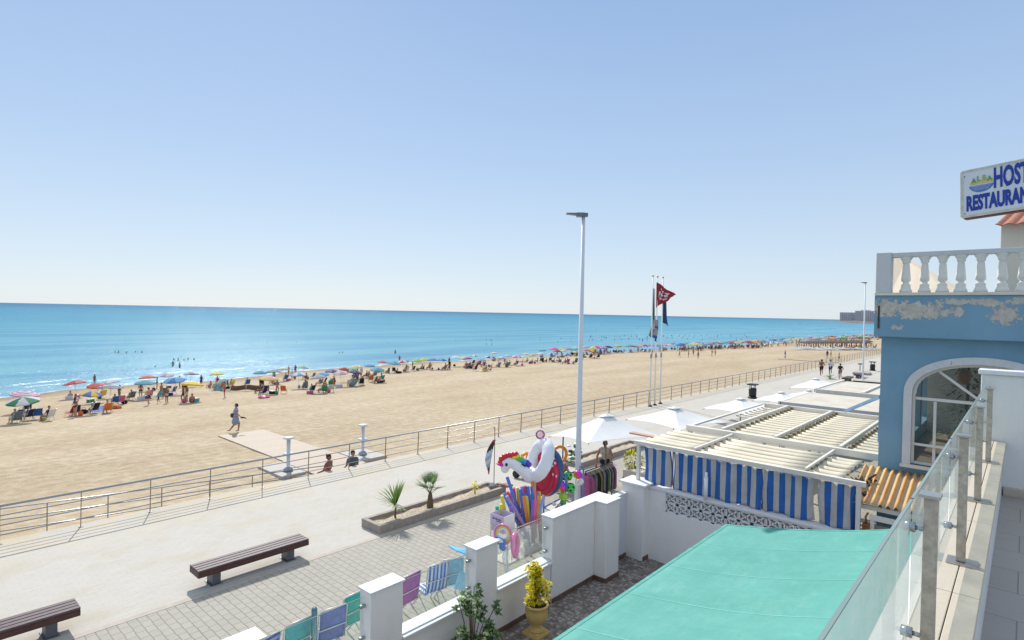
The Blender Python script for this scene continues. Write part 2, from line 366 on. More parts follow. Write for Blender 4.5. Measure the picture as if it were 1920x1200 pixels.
def glass_mat(name, tint=(0.86, 0.95, 0.92), milky=0.12, mc=(0.75, 0.85, 0.82)):
    m, n = newmat(name)
    tr = n.new('ShaderNodeBsdfTransparent'); tr.inputs[0].default_value = rgba(tint)
    df = n.new('ShaderNodeBsdfDiffuse'); df.inputs[0].default_value = rgba(mc)
    gl = n.new('ShaderNodeBsdfGlossy'); gl.inputs['Roughness'].default_value = 0.03
    f = n.new('ShaderNodeFresnel'); f.inputs[0].default_value = 1.25
    tl = n.new('ShaderNodeBsdfTranslucent'); tl.inputs[0].default_value = rgba(mc)
    dm = n.new('ShaderNodeMixShader'); dm.inputs[0].default_value = 0.6; n.L(df.outputs[0], dm.inputs[1]); n.L(tl.outputs[0], dm.inputs[2]); df = dm
    a = n.new('ShaderNodeMixShader'); n.L(n.ramp(n.noise(n.pos(), 6, 5, 0.6), [(0.3, milky * 0.7), (0.75, milky * 1.3)]), a.inputs[0]); n.L(tr.outputs[0], a.inputs[1]); n.L(df.outputs[0], a.inputs[2])
    b = n.new('ShaderNodeMixShader'); n.L(f.outputs[0], b.inputs[0]); n.L(a.outputs[0], b.inputs[1]); n.L(gl.outputs[0], b.inputs[2])
    n.L(b.outputs[0], n.out.inputs[0]); return m
GLASS = glass_mat('terrace_glass', (0.88, 0.95, 0.925), 0.58, (.66, .75, .72))
GLASS2 = glass_mat('wall_glass', (0.88, 0.96, 0.93), 0.06)
WGLASS = glass_mat('window_glass', (0.75, 0.78, 0.76), 0.08, (0.6, 0.6, 0.6))
GEDGE = mat('green_glass_edge', '#84968f', 0.15, 0, 0.02)

# ------------------------------------------------------------------ setting
SEA_Z = -4.5
SHORE = [(-60, -81.5), (0, -85.2), (13.1, -86.7), (24.0, -88.8), (36.6, -88.3), (54.9, -93.0), (72.1, -92.5), (101.9, -90.9), (143.2, -86.7), (192.3, -80.5), (289.5, -78.4), (418.0, -67.9), (585.2, -58.5), (940.5, -35.5), (1400, 10), (2230, 60)]
def shore(y):
    for (a, xa), (b, xb) in zip(SHORE, SHORE[1:]):
        if y <= b: t = max(0, (y - a) / (b - a)); return xa + (xb - xa) * t + 0.9 * math.sin(y * 0.23) + 0.6 * math.sin(y * 0.61 + 1)
    return SHORE[-1][1]
def sand_h(x, y):
    xs = shore(y); d = x - xs
    if d < 0: h = SEA_Z + max(-3.0, d * 0.05)
    elif d < 5: h = SEA_Z + 0.06 * d
    else:
        k = min(1, max(0, (x + 35) / (xs + 5 + 35))) if xs < -45 else min(1, max(0, 1 - (d - 5) / 25)); h = -1.2 + (SEA_Z + .3 + 1.2) * k ** 1.1
    if x > -24 and y < 12.5:
        k = min(1, (x + 24) / 2.4); k = k * k * (3 - 2 * k); e = min(1, max(0, (12.3 - y) / 2.5)); ramp_z = -0.57 - 0.064 * (y - 3.5)
        h += (ramp_z - 0.06 - h) * k * e
    return h
ys = [-40 + 1.2 * i for i in range(60)]
y_ = ys[-1]; st = 1.2
while y_ < 2230: st *= 1.035; y_ += st; ys.append(min(y_, 2230))
us = [0] + [0.02 * i for i in range(1, 50)] + [1]
mb = MB(); xr = -19.8
vs = []
for y in ys:
    xl = shore(y) - 30
    for u in us:
        x = xl + (xr - xl) * u; h = sand_h(x, y)
        if x - shore(y) > 2 and abs(x - xr) > .3: h += 0.035 * math.sin(x * 1.7 + y * 0.6) * math.sin(y * 0.9 - x * 0.4) + rnd.uniform(-.02, .02)
        vs.append((x, y, h))
nu = len(us)
mb.add(vs, [(j * nu + i, j * nu + i + 1, (j + 1) * nu + i + 1, (j + 1) * nu + i) for j in range(len(ys) - 1) for i in range(nu - 1)], 0, True)
tag(mb.build('sand', SAND), kind='structure')
mb = MB(); mb.add([(-40000, -15000, SEA_Z), (3000, -15000, SEA_Z), (3000, 40000, SEA_Z), (-40000, 40000, SEA_Z)], [(0, 1, 2, 3)])
tag(mb.build('sea', SEA), kind='structure')
# low swells close to the beach: real ridges of water
mb = MB()
for k in range(9):
    off = 2.5 + k * 3.1 + rnd.uniform(-.6, .6); yy = -30 + rnd.uniform(0, 10)
    while yy < 260:
        ln = rnd.uniform(9, 32); hgt = rnd.uniform(.05, .12)
        def fn(u, v, yy=yy, ln=ln, off=off, hgt=hgt, k=k):
            y = yy + ln * u; x = shore(y) - off + 0.5 * math.sin(y * .35 + k) + (v - .5) * 1.7
            return (x, y, SEA_Z - .005 + hgt * (math.sin(math.pi * v) ** 1.5) * math.sin(math.pi * u) ** .6 if 0 < u < 1 else SEA_Z - .01)
        mb.grid(14, 6, fn); yy += ln + rnd.uniform(2, 16)
tag(mb.build('swell', SEA), kind='structure')
mb = MB()
def fz(u, v):
    y = -30 + 330 * u; return (shore(y) - 1.3 + v * 1.5 + .25 * math.sin(y * .9), y, SEA_Z + .015 + v * .03)
mb.grid(400, 2, fz)
tag(mb.build('surf', FOAM), kind='structure')

# promenade slab
def GT(px, py):
    z = -2.0
    for _ in range(6): p = G(px, py, z); z = max(sand_h(p.x, p.y), SEA_Z - .25)
    return Vector((p.x, p.y, sand_h(p.x, p.y)))
def slab(name, x0, y0, x1, y1, z0, z1, m): return tag(MB().box(x0, y0, z0, x1, y1, z1).build(name, m), kind='structure')
slab('promenade', -19.75, -40, -13.14, 2200, -5.6, 0.0, PAVE)
EDGE = mat('pale_edging_stone', '#b3a89b', 0.85, 0, 0.06, 4, 0.2)
slab('kerb_strip', -13.14, -40, -12.98, 2200, -2.6, 0.004, EDGE)
slab('paver_strip', -12.98, -40, -7.73, 60, -2.6, -0.002, PAVER)
slab('pavement', -12.98, 60, 30, 2200, -2.6, -0.004, PAVE)
PEB = pebble_mat()
slab('patio_floor', -7.73, -12, 1.0, 13.3, -2.6, 0.0, PEB)
slab('yard_floor', -7.73, 13.3, 30, 60, -2.6, -0.003, PAVER)
slab('ground', -7.73, -40, 30, -12, -2.6, 0, PAVER)
# inland ground sheet
slab('far_ground', 30, -40, 3000, 2240, -2.6, -0.05, SAND)
# access ramp
def rz_(y): return -0.57 - 0.064 * (y - 3.5)
mb = MB(); mb.hexa([(-21.4, -5.4, -2.4), (-19.76, -5.4, -2.4), (-19.76, 13.2, -2.4), (-21.4, 13.2, -2.4)], [(-21.4, -5.4, 0), (-19.76, -5.4, 0), (-19.76, 13.2, rz_(13.2)), (-21.4, 13.2, rz_(13.2))])
tag(mb.build('ramp', EDGE), kind='structure')
DECK = plank_mat('weathered_deck_boards', hx('#b5a48e'), 0.14, 'Y', 2.4)
mb = MB().box(-34.2, 13.3, -1.5, -26.4, 15.9, -1.14).box(-26.4, 13.2, -1.5, -19.77, 15.95, -1.13)
tag(mb.build('boardwalk', DECK, org=(-30, 14, -1.5)), 'weathered timber walkway leading across the sand from the ramp, under the walking woman', 'boardwalk')
mb = MB().box(-33.2, 109.3, -1.5, -19.8, 111.2, -1.12)
tag(mb.build('boardwalk', DECK, org=(-26, 110, -1.5)), 'far boardwalk crossing the sand behind the three joggers', 'boardwalk')

# ------------------------------------------------------------------ headland and far buildings
ROCK = mat('headland_rock', '#776e66', 0.9, 0, 0.25, 0.03)
def headland():
    n = 90; mb = MB()
    def fn(u, v):
        x = -590 + 1050 * u; edge = 0.0
        prof = min(1, max(0, (u - 0.0) / 0.12)) ** .7
        y = 2250 + 480 * v - 50 * math.sin(u * 9) * (1 - v)
        h = (9.0 * prof * (.75 + .25 * math.sin(u * 40) * math.sin(u * 17 + 2))) * min(1, v * 9) * (1 if v < .9 else (1 - v) * 10) + (math.sin(x * .4) + math.sin(x * .17)) * .5 * min(1, v * 6)
        return (x, y, -5.3 + h)
    mb.grid(n, 14, fn); return tag(mb.build('headland', ROCK), kind='structure')
headland()
slab('headland_beach', -400, 2200, 150, 2290, -4.6, -2.2, SAND)
WINM = mat('far_window_glass', '#9ea3ae', 0.3, 0.0, 0.05, 0.1)
def block(x0, x1, y0, y1, z0, floors, cw, label, bays, colr, stepped=0):
    t = thing('apartment_block', label, 'building', ((x0 + x1) / 2, y0, z0), group='apartment blocks on the headland')
    m = mat('far_block_wall_' + colr.strip('#'), colr, 0.85, 0, 0.05, 0.05)
    H = floors * 3.0; mb = MB().box(x0, y0, z0 - 6, x1, y1, z0 + H)
    mb.build('wall', m, t)
    rb = MB().box(x0 - .5, y0 - .5, z0 + H, x1 + .5, y1, z0 + H + .8)
    if stepped: rb.box(x0 + (x1 - x0) * .3, y0 + 3, z0 + H + .8, x0 + (x1 - x0) * .72, y1, z0 + H + 4)
    rb.build('roof', m, t)
    dx = (x1 - x0) / bays
    for f in range(floors):
        bb = MB()
        for b in range(bays):
            MB().box(x0 + dx * (b + .2), y0 - .12, z0 + f * 3 + .9, x0 + dx * (b + .8), y0 + .1, z0 + f * 3 + 2.3).build('window', WINM, t)
        bb.box(x0 + dx * .1, y0 - 1.4, z0 + f * 3 - .1, x1 - dx * .1, y0, z0 + f * 3 + .18)
        bb.box(x0 + dx * .1, y0 - 1.4, z0 + f * 3 + .18, x1 - dx * .1, y0 - 1.2, z0 + f * 3 + .8)
        bb.build('balcony', m, t)
block(-498.0, -450.0, 2317, 2355, 4, 9, 4, 'grey block at the left end of the headland row', 8, '#d9d0d0')
block(-449.25, -393.0, 2310, 2355, 4, 11, 4, 'tallest central block with a raised roof storey on the headland', 9, '#dcd2d2', 1)
block(-392.25, -348.0, 2317, 2355, 4, 8, 4, 'reddish grey block just left of the distant lamp post on the headland', 7, '#d3c2c0')
block(-333.0, -318.0, 2340, 2362, 4, 3, 4, 'low house between the headland blocks, right of the distant lamp post', 3, '#d6cac4')
block(-307.5, -277.5, 2317, 2355, 4, 9, 4, 'block standing alone at the right end of the headland against the blue house', 5, '#dacfce')

# ------------------------------------------------------------------ promenade railing
FX = -19.46
def railing():
    t = thing('promenade_railing', 'long steel railing with four rails along the seaward edge of the promenade', 'railing', (FX, 20, 0))
    for z, r, nm in ((.985, .028, 'top_rail'), (.735, .014, 'rail'), (.485, .014, 'rail'), (.235, .014, 'rail')):
        MB().tube([(FX, -10, z), (FX, 60, z), (FX, 360, z)], r, 8).build(nm, STEEL, t)
    rest = MB()
    for k in range(-4, 205):
        y = 3.95 + 1.70 * k; m_ = MB() if 0 <= k + 4 < 100 else rest
        m_.hexa([(FX - .05, y - .007, 0), (FX + .0, y - .007, 0), (FX + .0, y + .007, 0), (FX - .05, y + .007, 0)],
                [(FX - .015, y - .007, .97), (FX + .025, y - .007, .97), (FX + .025, y + .007, .97), (FX - .015, y + .007, .97)])
        m_.box(FX - .09, y - .05, 0, FX + .04, y + .05, .012)
        if m_ is not rest: m_.build('post', POSTST, t)
    tag(rest.build('far_posts', POSTST, t), kind='stuff')
railing()
def ramp_rail():
    X = -21.25
    t = thing('ramp_handrail', 'lower steel handrail running down beside the access ramp to the sand', 'railing', (X, 5, -.6))
    for z, nm in ((.93, 'top_rail'), (.62, 'rail'), (.3, 'rail')):
        MB().tube([(X, -5, z), (X, 12.6, rz_(12.6) + z)] if False else [(X, -5, rz_(-5) + z), (X, 12.6, rz_(12.6) + z)], .018, 8).build(nm, STEEL, t)
    for y in (-2.5, .5, 3.5, 5.0, 6.5, 8.0, 9.5, 11.0, 12.5):
        MB().box(X - .014, y - .012, rz_(y) - .2, X + .014, y + .012, rz_(y) + .93).build('post', POSTST, t)
ramp_rail()

# ------------------------------------------------------------------ lamp posts, flag poles
LAMPM = mat('pale_grey_lamp_paint', '#d5d8da', 0.5, 0.0, 0.02)
def lamp(x, y, h, label):
    t = thing('street_lamp', label, 'street lamp', (x, y, 0), group='street lamps along the promenade')
    MB().lathe([(.15, 0), (.15, .03), (.095, .05), (.092, .5), (.05, h)], (x, y, 0), 16).build('pole', LAMPM, t)
    MB().lathe([(.2, 0), (.2, .02)], (x, y, 0), 16).build('base_plate', LAMPM, t)
    d = Vector((-.905, -.3, 0)).normalized()
    d = -CR.copy(); d.z = 0; d.normalize(); s_ = Vector((-d.y, d.x, 0))
    p = Vector((x, y, h + .02)) + d * -.12; q = p + d * .62
    hd = MB(); a = s_ * .16; b = Vector((0, 0, .05)); c_ = Vector((0, 0, .02))
    hd.hexa([p - a * .6 - b, p + a * .6 - b, q + a * .7 + c_, q - a * .7 + c_], [p - a * .6 + b, p + a * .6 + b, q + a * .7 + c_ * 2, q - a * .7 + c_ * 2])
    hd.beam(p + d * .1, p + d * .32, .22, .11)
    hd.build('lamp_head', mat('lamp_head_grey', '#6d747a', 0.4, 0.2), t)
    return t
lp_ = PW(1081.5, 985, 16.75)
lamp(lp_.x, lp_.y, 9.05, 'tall pale grey lamp post by the clothes rack, nearer of the two')
lamp(-12.4, 68.2, 10.0, 'distant pale lamp post beside the blue building')
GOLD = mat('gold_finial', '#b99a4a', 0.35, 0.7)
for i, (x, y, lb) in enumerate([(-19.0, 35.55, 'left flag pole, with the limp green and white flag'), (-19.05, 36.3, 'middle flag pole, carrying the red flag'), (-19.1, 37.2, 'right flag pole, with the dark blue flag')]):
    t = thing('flag_pole', lb, 'flag pole', (x, y, 0), group='flag poles by the railing')
    MB().lathe([(.055, 0), (.05, 3), (.034, 8.85)], (x, y, 0), 12).build('pole', WPLAST, t)
    MB().lathe([(.14, 0), (.14, .06), (.07, .1)], (x, y, 0), 12).build('base', BLACKM, t)
    MB().ell((x, y, 8.9), .07, 10, 6).build('finial', GOLD, t)
    MB().lathe([(.062, 3.3), (.062, 3.6)], (x, y, 0), 12).build('collar', STEEL, t)
def flag(name, label, pts_top, pts_bot, mats, sel, thick=.006, n=26, m_=12, rip=.12, org=None, tg='flag'):
    """cloth between a top and a bottom polyline (3d), rippled"""
    def ev(P, u):
        k = u * (len(P) - 1); i = min(int(k), len(P) - 2); return Vector(P[i]).lerp(Vector(P[i + 1]), k - i)
    mb = MB(); base = len(mb.v)
    def fn(u, v):
        p = ev(pts_top, u).lerp(ev(pts_bot, u), v); s_ = math.sin(u * 9 + v * 3) * rip * (u ** .5)
        return p + Vector((s_, s_ * .3, 0))
    mb.grid(n, m_, fn)
    mb.mi = [sel((k % n) / n, (k // n) / m_) for k in range(len(mb.f))]
    return tag(mb.build(name, mats, org=org, solid=thick), label, tg)
REDF = mat('red_flag_cloth', '#a02536', 0.8, 0, 0.08, 2, trans=0.25); WF = mat('white_flag_cloth', '#d6d3d6', 0.8, 0, 0.05, 2, trans=0.25)
GRF = mat('green_flag_cloth', '#2e7a4c', 0.8, 0, 0.1, 2, trans=0.2); BLF = mat('blue_flag_cloth', '#2f5f9c', 0.8, 0, 0.1, 2, trans=0.2); DBF = mat('dark_teal_flag_cloth', '#17405f', 0.8, 0, 0.1, 2)
def redsel(u, v):
    r = math.hypot((u - .38) * 1.2, v - .45)
    return 1 if (r < .34 and math.sin(u * 31 + v * 9) + math.sin(v * 27 - u * 14) > .25) else 0
flag('red_flag', 'red flag with a white emblem blowing out from the middle pole', [PX(1231, 529, -19.05), PX(1248, 540, -18.8), PX(1266, 553, -18.6)], [PX(1230, 577, -19.05), PX(1247, 566, -18.9), PX(1266, 555, -18.6)], [REDF, WF], redsel, org=(-19.05, 36.4, 6.8))
flag('furled_flag', 'narrow green and white flag hanging limp on the left pole', [(-19.0, 35.58, 8.1), (-18.95, 35.72, 8.0)], [(-19.0, 35.6, 5.2), (-18.9, 35.85, 5.3)], [GRF, WF], lambda u, v: 1 if (v > .78 or u > .6) else 0, rip=.05, org=(-19.0, 35.6, 5.2))
flag('hanging_flag', 'crumpled white and blue flag hanging below the green one', [PX(1226, 598, -18.95), PX(1229, 600, -18.9)], [PX(1216, 628, -19.1), PX(1235, 641, -18.85)], [mat('pale_grey_flag_cloth', '#a8a6a8', .8, 0, .15, 3, trans=.2), BLF], lambda u, v: 1 if u * 1.0 + .35 * math.sin(v * 8) > .55 and v > .25 else 0, rip=.2, org=(-18.95, 35.8, 4.5))
flag('limp_flag', 'dark teal and blue flag hanging folded on the right pole', [(-19.1, 37.2, 8.3), (-19.0, 37.35, 8.1)], [(-19.1, 37.25, 5.75), (-18.85, 37.7, 5.5)], [DBF, BLF], lambda u, v: 1 if u > .55 and v > .3 else 0, rip=.06, org=(-19.1, 37.2, 5.6))

# ------------------------------------------------------------------ benches, planters, bins
BTOP = mat('brown_bench_slat', '#5d4d4f', 0.55, 0.0, 0.12, 12, 0.1, 50, spec=.35); BSIDE = mat('brown_bench_side', '#4f2e2a', 0.5, 0, 0.08, 8); BLEG = mat('grey_bench_leg', '#6a6d72', 0.5, 0.4)
def bench(y0, y1, label, x0=-13.76, x1=-13.24):
    t = thing('promenade_bench', label, 'bench', ((x0 + x1) / 2, (y0 + y1) / 2, 0), group='long brown benches on the promenade')
    n = 4; sw = (x1 - x0) / n
    for k in range(n):
        MB().box(x0 + sw * k + .012, y0, .4, x0 + sw * (k + 1) - .012, y1, .45).build('slat', BTOP, t, bev=.006)
    MB().box(x1 - .035, y0 + .002, .29, x1, y1 - .002, .398).build('side_board', BSIDE, t, bev=.004)
    MB().box(x0, y0 + .002, .29, x0 + .035, y1 - .002, .398).build('side_board', BSIDE, t, bev=.004)
    e = MB().box(x0 + .04, y0 + .002, .29, x1 - .04, y0 + .04, .398); e.box(x0 + .04, y1 - .04, .29, x1 - .04, y1 - .002, .398); e.box(x0 + .06, y0 + .1, .34, x1 - .06, y1 - .1, .395)
    e.build('end_board', BSIDE, t)
    for y in (y0 + .42, y1 - .42):
        xm = (x0 + x1) / 2
        MB().box(xm - .16, y - .09, .012, xm + .16, y + .09, .29).box(xm - .2, y - .13, 0, xm + .2, y + .13, .012).build('leg', BLEG, t, bev=.01)
bench(4.78, 7.36, 'brown slatted bench standing alone in the middle of the pale paving')
bench(.15, 2.70, 'brown slatted bench cut off at the lower left of the view')
bench(64.2, 66.6, 'small looking distant bench by the joggers, nearer of the pair', -13.5, -12.9)
bench(69.5, 72.0, 'distant bench beside the far lamp post, farther of the pair', -13.5, -12.9)
CONC = mat('planter_concrete', '#a1968d', 0.85, 0, 0.08, 6, 0.3, 30)
def gravel_mat():
    m, n = newmat('planter_gravel'); p = n.pos(); v = n.new('ShaderNodeTexVoronoi'); n.L(p, v.inputs['Vector']); v.inputs['Scale'].default_value = 28
    n.L(n.ramp(n.sep(v.outputs['Color'])[0], [(0, hx('#9c8c76')), (.5, hx('#bba98f')), (1, hx('#d2c4ae'))]), n.bsdf.inputs['Base Color'])
    n.L(n.bump(v.outputs['Distance'], .6, .02), n.bsdf.inputs['Normal']); n.bsdf.inputs['Roughness'].default_value = .9; return m
GRAV = gravel_mat()
def planter(y0, y1, label, x0=-14.05, x1=-13.17):
    t = thing('planter_bed', label, 'planter', ((x0 + x1) / 2, (y0 + y1) / 2, 0), group='raised planters on the promenade')
    th = .13; h = .23
    def blocks(mb, a, b, fx):
        k = a
        while k < b - .01:
            e = min(b, k + .5); fx(mb, k + .002, e - .002); k = e
    mb = MB()
    blocks(mb, y0, y1, lambda m, a, b: m.box(x0, a, 0, x0 + th, b, h))
    blocks(mb, y0, y1, lambda m, a, b: m.box(x1 - th, a, 0, x1, b, h))
    mb.box(x0 + th, y0 + .002, 0, x1 - th, y0 + th, h - .001); mb.box(x0 + th, y1 - th, 0, x1 - th, y1 - .002, h - .001)
    mb.build('kerb', CONC, t, bev=.006)
    gb = MB(); gb.grid(8, 40, lambda u, v: (x0 + th + (x1 - x0 - 2 * th) * u, y0 + th + (y1 - y0 - 2 * th) * v, .13 + .03 * math.sin(u * 7 + v * 31) * math.sin(v * 17)))
    gb.build('gravel', GRAV, t)
planter(9.42, 14.6, 'low concrete planter with the spiky yucca and fan palm in it')
planter(19.1, 24.3, 'farther low planter running behind the clothes rack')
def leafm(name, c1, c2, tr=.35):
    m, n = newmat(name); p = n.pos(); f = n.noise(p, 9, 3, .6)
    c = n.ramp(f, [(.3, hx(c1)), (.7, hx(c2))]); n.L(c, n.bsdf.inputs['Base Color']); n.bsdf.inputs['Roughness'].default_value = .45
    tl = n.new('ShaderNodeBsdfTranslucent'); n.L(c, tl.inputs[0]); mx = n.new('ShaderNodeMixShader'); mx.inputs[0].default_value = tr
    n.L(n.bsdf.outputs[0], mx.inputs[1]); n.L(tl.outputs[0], mx.inputs[2]); n.L(mx.outputs[0], n.out.inputs[0]); return m
YUC = leafm('yucca_leaf', '#5f8434', '#93b052'); PALMG = leafm('palm_leaf', '#66864c', '#93a873'); BARK = mat('fibrous_bark', '#6f5c49', .95, 0, .25, 25, .6, 80)
YEL = leafm('yellow_leaf', '#eedb20', '#fff04a', .45); OLV = leafm('olive_leaf', '#4a5a22', '#7d8b3a'); GRN = leafm('dark_green_leaf', '#26401b', '#4d6d2e'); TIP = leafm('pale_tip_leaf', '#6f8f45', '#a5b878')
def blade(mb, p, d, L, wd, droop, mi=0, seg=5):
    p = Vector(p); d = Vector(d).normalized(); sd = d.cross(Vector((0, 0, 1)))
    if sd.length < .05: sd = Vector((1, 0, 0))
    sd.normalize(); pts = []
    for i in range(seg + 1):
        t = i / seg; c = p + d * L * t + Vector((0, 0, -droop * L * t * t)); ww = wd * (1 - t) ** .6 * (.55 + .9 * min(t * 2, 1) * .5); pts += [c - sd * ww / 2 + Vector((0, 0, ww * .15)), c + sd * ww / 2 + Vector((0, 0, ww * .15))]
    mb.add(pts, [(2 * i, 2 * i + 1, 2 * i + 3, 2 * i + 2) for i in range(seg)], mi, True)
x, y = -13.62, 10.28
t = thing('yucca', 'spiky green yucca in the near end of the planter', 'plant', (x, y, .14)); t.scale = (1.15,) * 3
MB().tube([(x, y, .1), (x + .01, y, .45)], [.03, .02], 8).build('stem', BARK, t)
mb = MB()
for k in range(64):
    a = k * 2.39996; e = R_(12 + 70 * ((k * .618) % 1)); blade(mb, (x, y, .40 + .12 * (k / 64)), (math.cos(a) * math.cos(e), math.sin(a) * math.cos(e), math.sin(e)), rnd.uniform(.5, .74), .045, .18 * math.cos(e))
mb.build('leaves', YUC, t)
x, y = -13.62, 11.6
t = thing('fan_palm', 'young fan palm with a stubby brown trunk in the planter', 'palm', (x, y, .14)); t.scale = (1.1,) * 3
MB().lathe([(.08, .1), (.1, .16), (.085, .3), (.06, .48), (.03, .58)], (x, y, 0), 10).build('trunk', BARK, t)
mb = MB()
for k in range(11):
    a = k * 2.4; e = R_(38 + 40 * ((k * .618) % 1)); d = Vector((math.cos(a) * math.cos(e), math.sin(a) * math.cos(e), math.sin(e)))
    L = rnd.uniform(.26, .40); p0 = Vector((x, y, .5)); mb.tube([p0, p0 + d * L], .008, 5)
    c = p0 + d * L; s_ = d.cross(Vector((0, 0, 1))).normalized()
    for j in range(-7, 8):
        an = j * .17; dd = (d * math.cos(an) + s_ * math.sin(an)); blade(mb, c, dd, .38, .036, .16, 0, 4)
mb.build('fronds', PALMG, t)
x, y = -13.62, 13.55
t = thing('succulent', 'small yellowish succulent between the palm and the planter end', 'plant', (x, y, .14))
MB().tube([(x, y, .1), (x - .02, y, .3)], .02, 6).build('stem', BARK, t)
mb = MB()
for k in range(60):
    c = Vector((x + rnd.gauss(0, .07), y + rnd.gauss(0, .09), rnd.uniform(.22, .5))); d = Vector((rnd.gauss(0, 1), rnd.gauss(0, 1), rnd.uniform(.1, 1))); blade(mb, c, d, .11, .05, .1, rnd.choice((0, 0, 1)), 3)
mb.build('leaves', [YEL, OLV], t)
x, y = -13.3, 14.25
tag(MB().ell((x - .2, y, .22), (.16, .11, .09), 8, 6).build('stone', mat('grey_stone', '#77757a', .9, 0, .2, 12, .4), org=(x - .2, y, .14)), 'grey stone lying at the far end of the near planter', 'stone')
tag(MB().box(x - .05, y + .25, .232, x + .28, y + .55, .30).box(x - .3, y + .3, .232, x - .08, y + .45, .27).build('shoes', mat('faded_red_shoe', '#a5705f', .8, 0, .2, 14), org=(x, y + .3, .23), bev=.02), 'faded reddish sandals left on the planter corner', 'shoes')
# feather banner
FLP = mat('brown_pole', '#7a5f55', .6)
t = thing('banner_flag', 'tall curved banner with a dark red and blue print beside the planter end', 'banner flag', (-13.3, 15.1, 0))
g_ = G(926, 909, 0); bx, by = g_.x, g_.y
MB().tube([(bx, by, 0), (bx, by, 2.0), (bx - .03, by - .02, 2.1)], .014, 8).build('pole', FLP, t)
mb = MB(); n_ = 22
wb_ = (Vector((bx, by, 1)) - CAM).dot(fw); bl = PW(915, 890, wb_); bt = PW(925, 825, wb_)
def bf(u, v):
    a = bt.lerp(bl, v) + (-CR) * (.28 * math.sin(math.pi * min(1, v * 1.05)) * .6); wd = .24 * (1 - .55 * abs(v - .6)); return a + CR * wd * (u - .1) * (.35 + .65 * math.sin(v * 3 + .4)) + fw * .1 * math.sin(v * 9)
mb.grid(6, n_, bf); mb.mi = [(1, 0, 0, 2, 3, 2, 3, 0, 1, 0)[min(9, (k // 6 + (k % 6) // 2) * 10 // 26)] for k in range(len(mb.f))]
mb.build('fabric', [mat('banner_dark', '#3a3340', .8), mat('banner_red', '#b5483a', .8), mat('banner_white', '#c9ccd4', .8), mat('banner_blue', '#8fa9c4', .8)], t, solid=.006)
def bin_(x, y, label):
    t = thing('litter_bin', label, 'bin', (x, y, 0), group='dark litter bins')
    MB().lathe([(.2, .1), (.27, .12), (.29, .75), (.2, .8)], (x, y, 0), 14).build('body', BLACKM, t)
    MB().lathe([(.30, 0), (.34, .02), (.34, .1), (.22, .14)], (x, y, 0), 14).build('base', BLACKM, t)
    MB().box(x - .34, y - .34, 1.02, x + .34, y + .34, 1.12).build('lid', BLACKM, t, bev=.03)
    for a in range(4): MB().box(x + .22 * math.cos(a * 1.571 + .8) - .02, y + .22 * math.sin(a * 1.571 + .8) - .02, .78, x + .22 * math.cos(a * 1.571 + .8) + .02, y + .22 * math.sin(a * 1.571 + .8) + .02, 1.02).build('lid_support', BLACKM, t)
bin_(-15.55, 45.3, 'dark litter bin standing alone on the promenade behind the white parasols')
bin_(-13.9, 82.0, 'far litter bin right of the distant lamp post')
MB_ = MB().lathe([(.05, 0), (.05, .75), (.28, .78), (.28, .95), (.05, .98)], (-14.9, 80.2, 0), 12)
tag(MB_.build('drinking_fountain', CONC, org=(-14.9, 80.2, 0)), 'small stone drinking fountain left of the far litter bin', 'fountain')
t = thing('planter_bed', 'low distant planter kerb in front of the far litter bin', 'planter', (-13.8, 75.5, 0), group='raised planters on the promenade')
MB().box(-14.6, 74.6, 0, -13.0, 76.2, .22).build('kerb', CONC, t, bev=.02)
# small plants on the promenade, seen over the parasols
def tuft(x, y, s_, label, name='low_palm'):
    t = thing(name, label, 'plant', (x, y, 0)); mb = MB()
    for k in range(46):
        a = k * 2.4; e = R_(5 + 60 * ((k * .618) % 1)); blade(mb, (x, y, .08), (math.cos(a) * math.cos(e), math.sin(a) * math.cos(e), math.sin(e)), s_ * rnd.uniform(.7, 1), .1 * s_, .35, 0, 4)
    mb.build('leaves', PALMG, t); MB().ell((x, y, .06), (.12 * s_, .12 * s_, .1), 8, 5).build('stem', BARK, t)
tuft(-15.0, 66.5, .95, 'low green palm in front of the three joggers')

# ------------------------------------------------------------------ beach foot showers
SHM = mat('pale_shower_column', '#d5d8da', .4, 0, .02)
for (x, y, px0, px1, py0, py1, lb) in [(-24.5, 12.55, -26.2, -23.9, 11.95, 13.1, 'nearer white foot shower column at the left edge of the walkway'), (-24.75, 16.6, -26.0, -23.8, 15.97, 17.4, 'farther white foot shower column behind the walkway')]:
    if y > 15: y = 16.6
    tag(MB().box(px0, py0, -1.4, px1, py1, -1.10).build('shower_tray', mat('pale_grating', '#b3aea6', .8, 0, .08, 8), org=((px0 + px1) / 2, (py0 + py1) / 2, -1.4)), 'pale raised shower tray under the ' + ('nearer shower column, left of the walkway' if y < 15 else 'farther shower column, behind the walkway'), 'tray', 'shower trays')
    zb = -1.10
    t = thing('beach_shower', lb, 'shower', (x, y, zb), group='beach foot showers')
    MB().lathe([(.16, zb), (.16, zb + .04), (.085, zb + .06), (.085, zb + 1.45)], (x, y, 0), 12).build('column', SHM, t)
    MB().lathe([(.06, zb + 1.45), (.24, zb + 1.47), (.24, zb + 1.52), (.05, zb + 1.54)], (x, y, 0), 14).build('top_disc', SHM, t)
    MB().lathe([(.09, zb + .74), (.24, zb + .76), (.24, zb + .81), (.09, zb + .83)], (x, y, 0), 14).build('middle_disc', SHM, t)
    MB().lathe([(.22, zb), (.2, zb + .1), (.1, zb + .2)], (x, y, 0), 14).build('foot_basin', mat('steel_basin', '#8b929a', .4, .5), t)

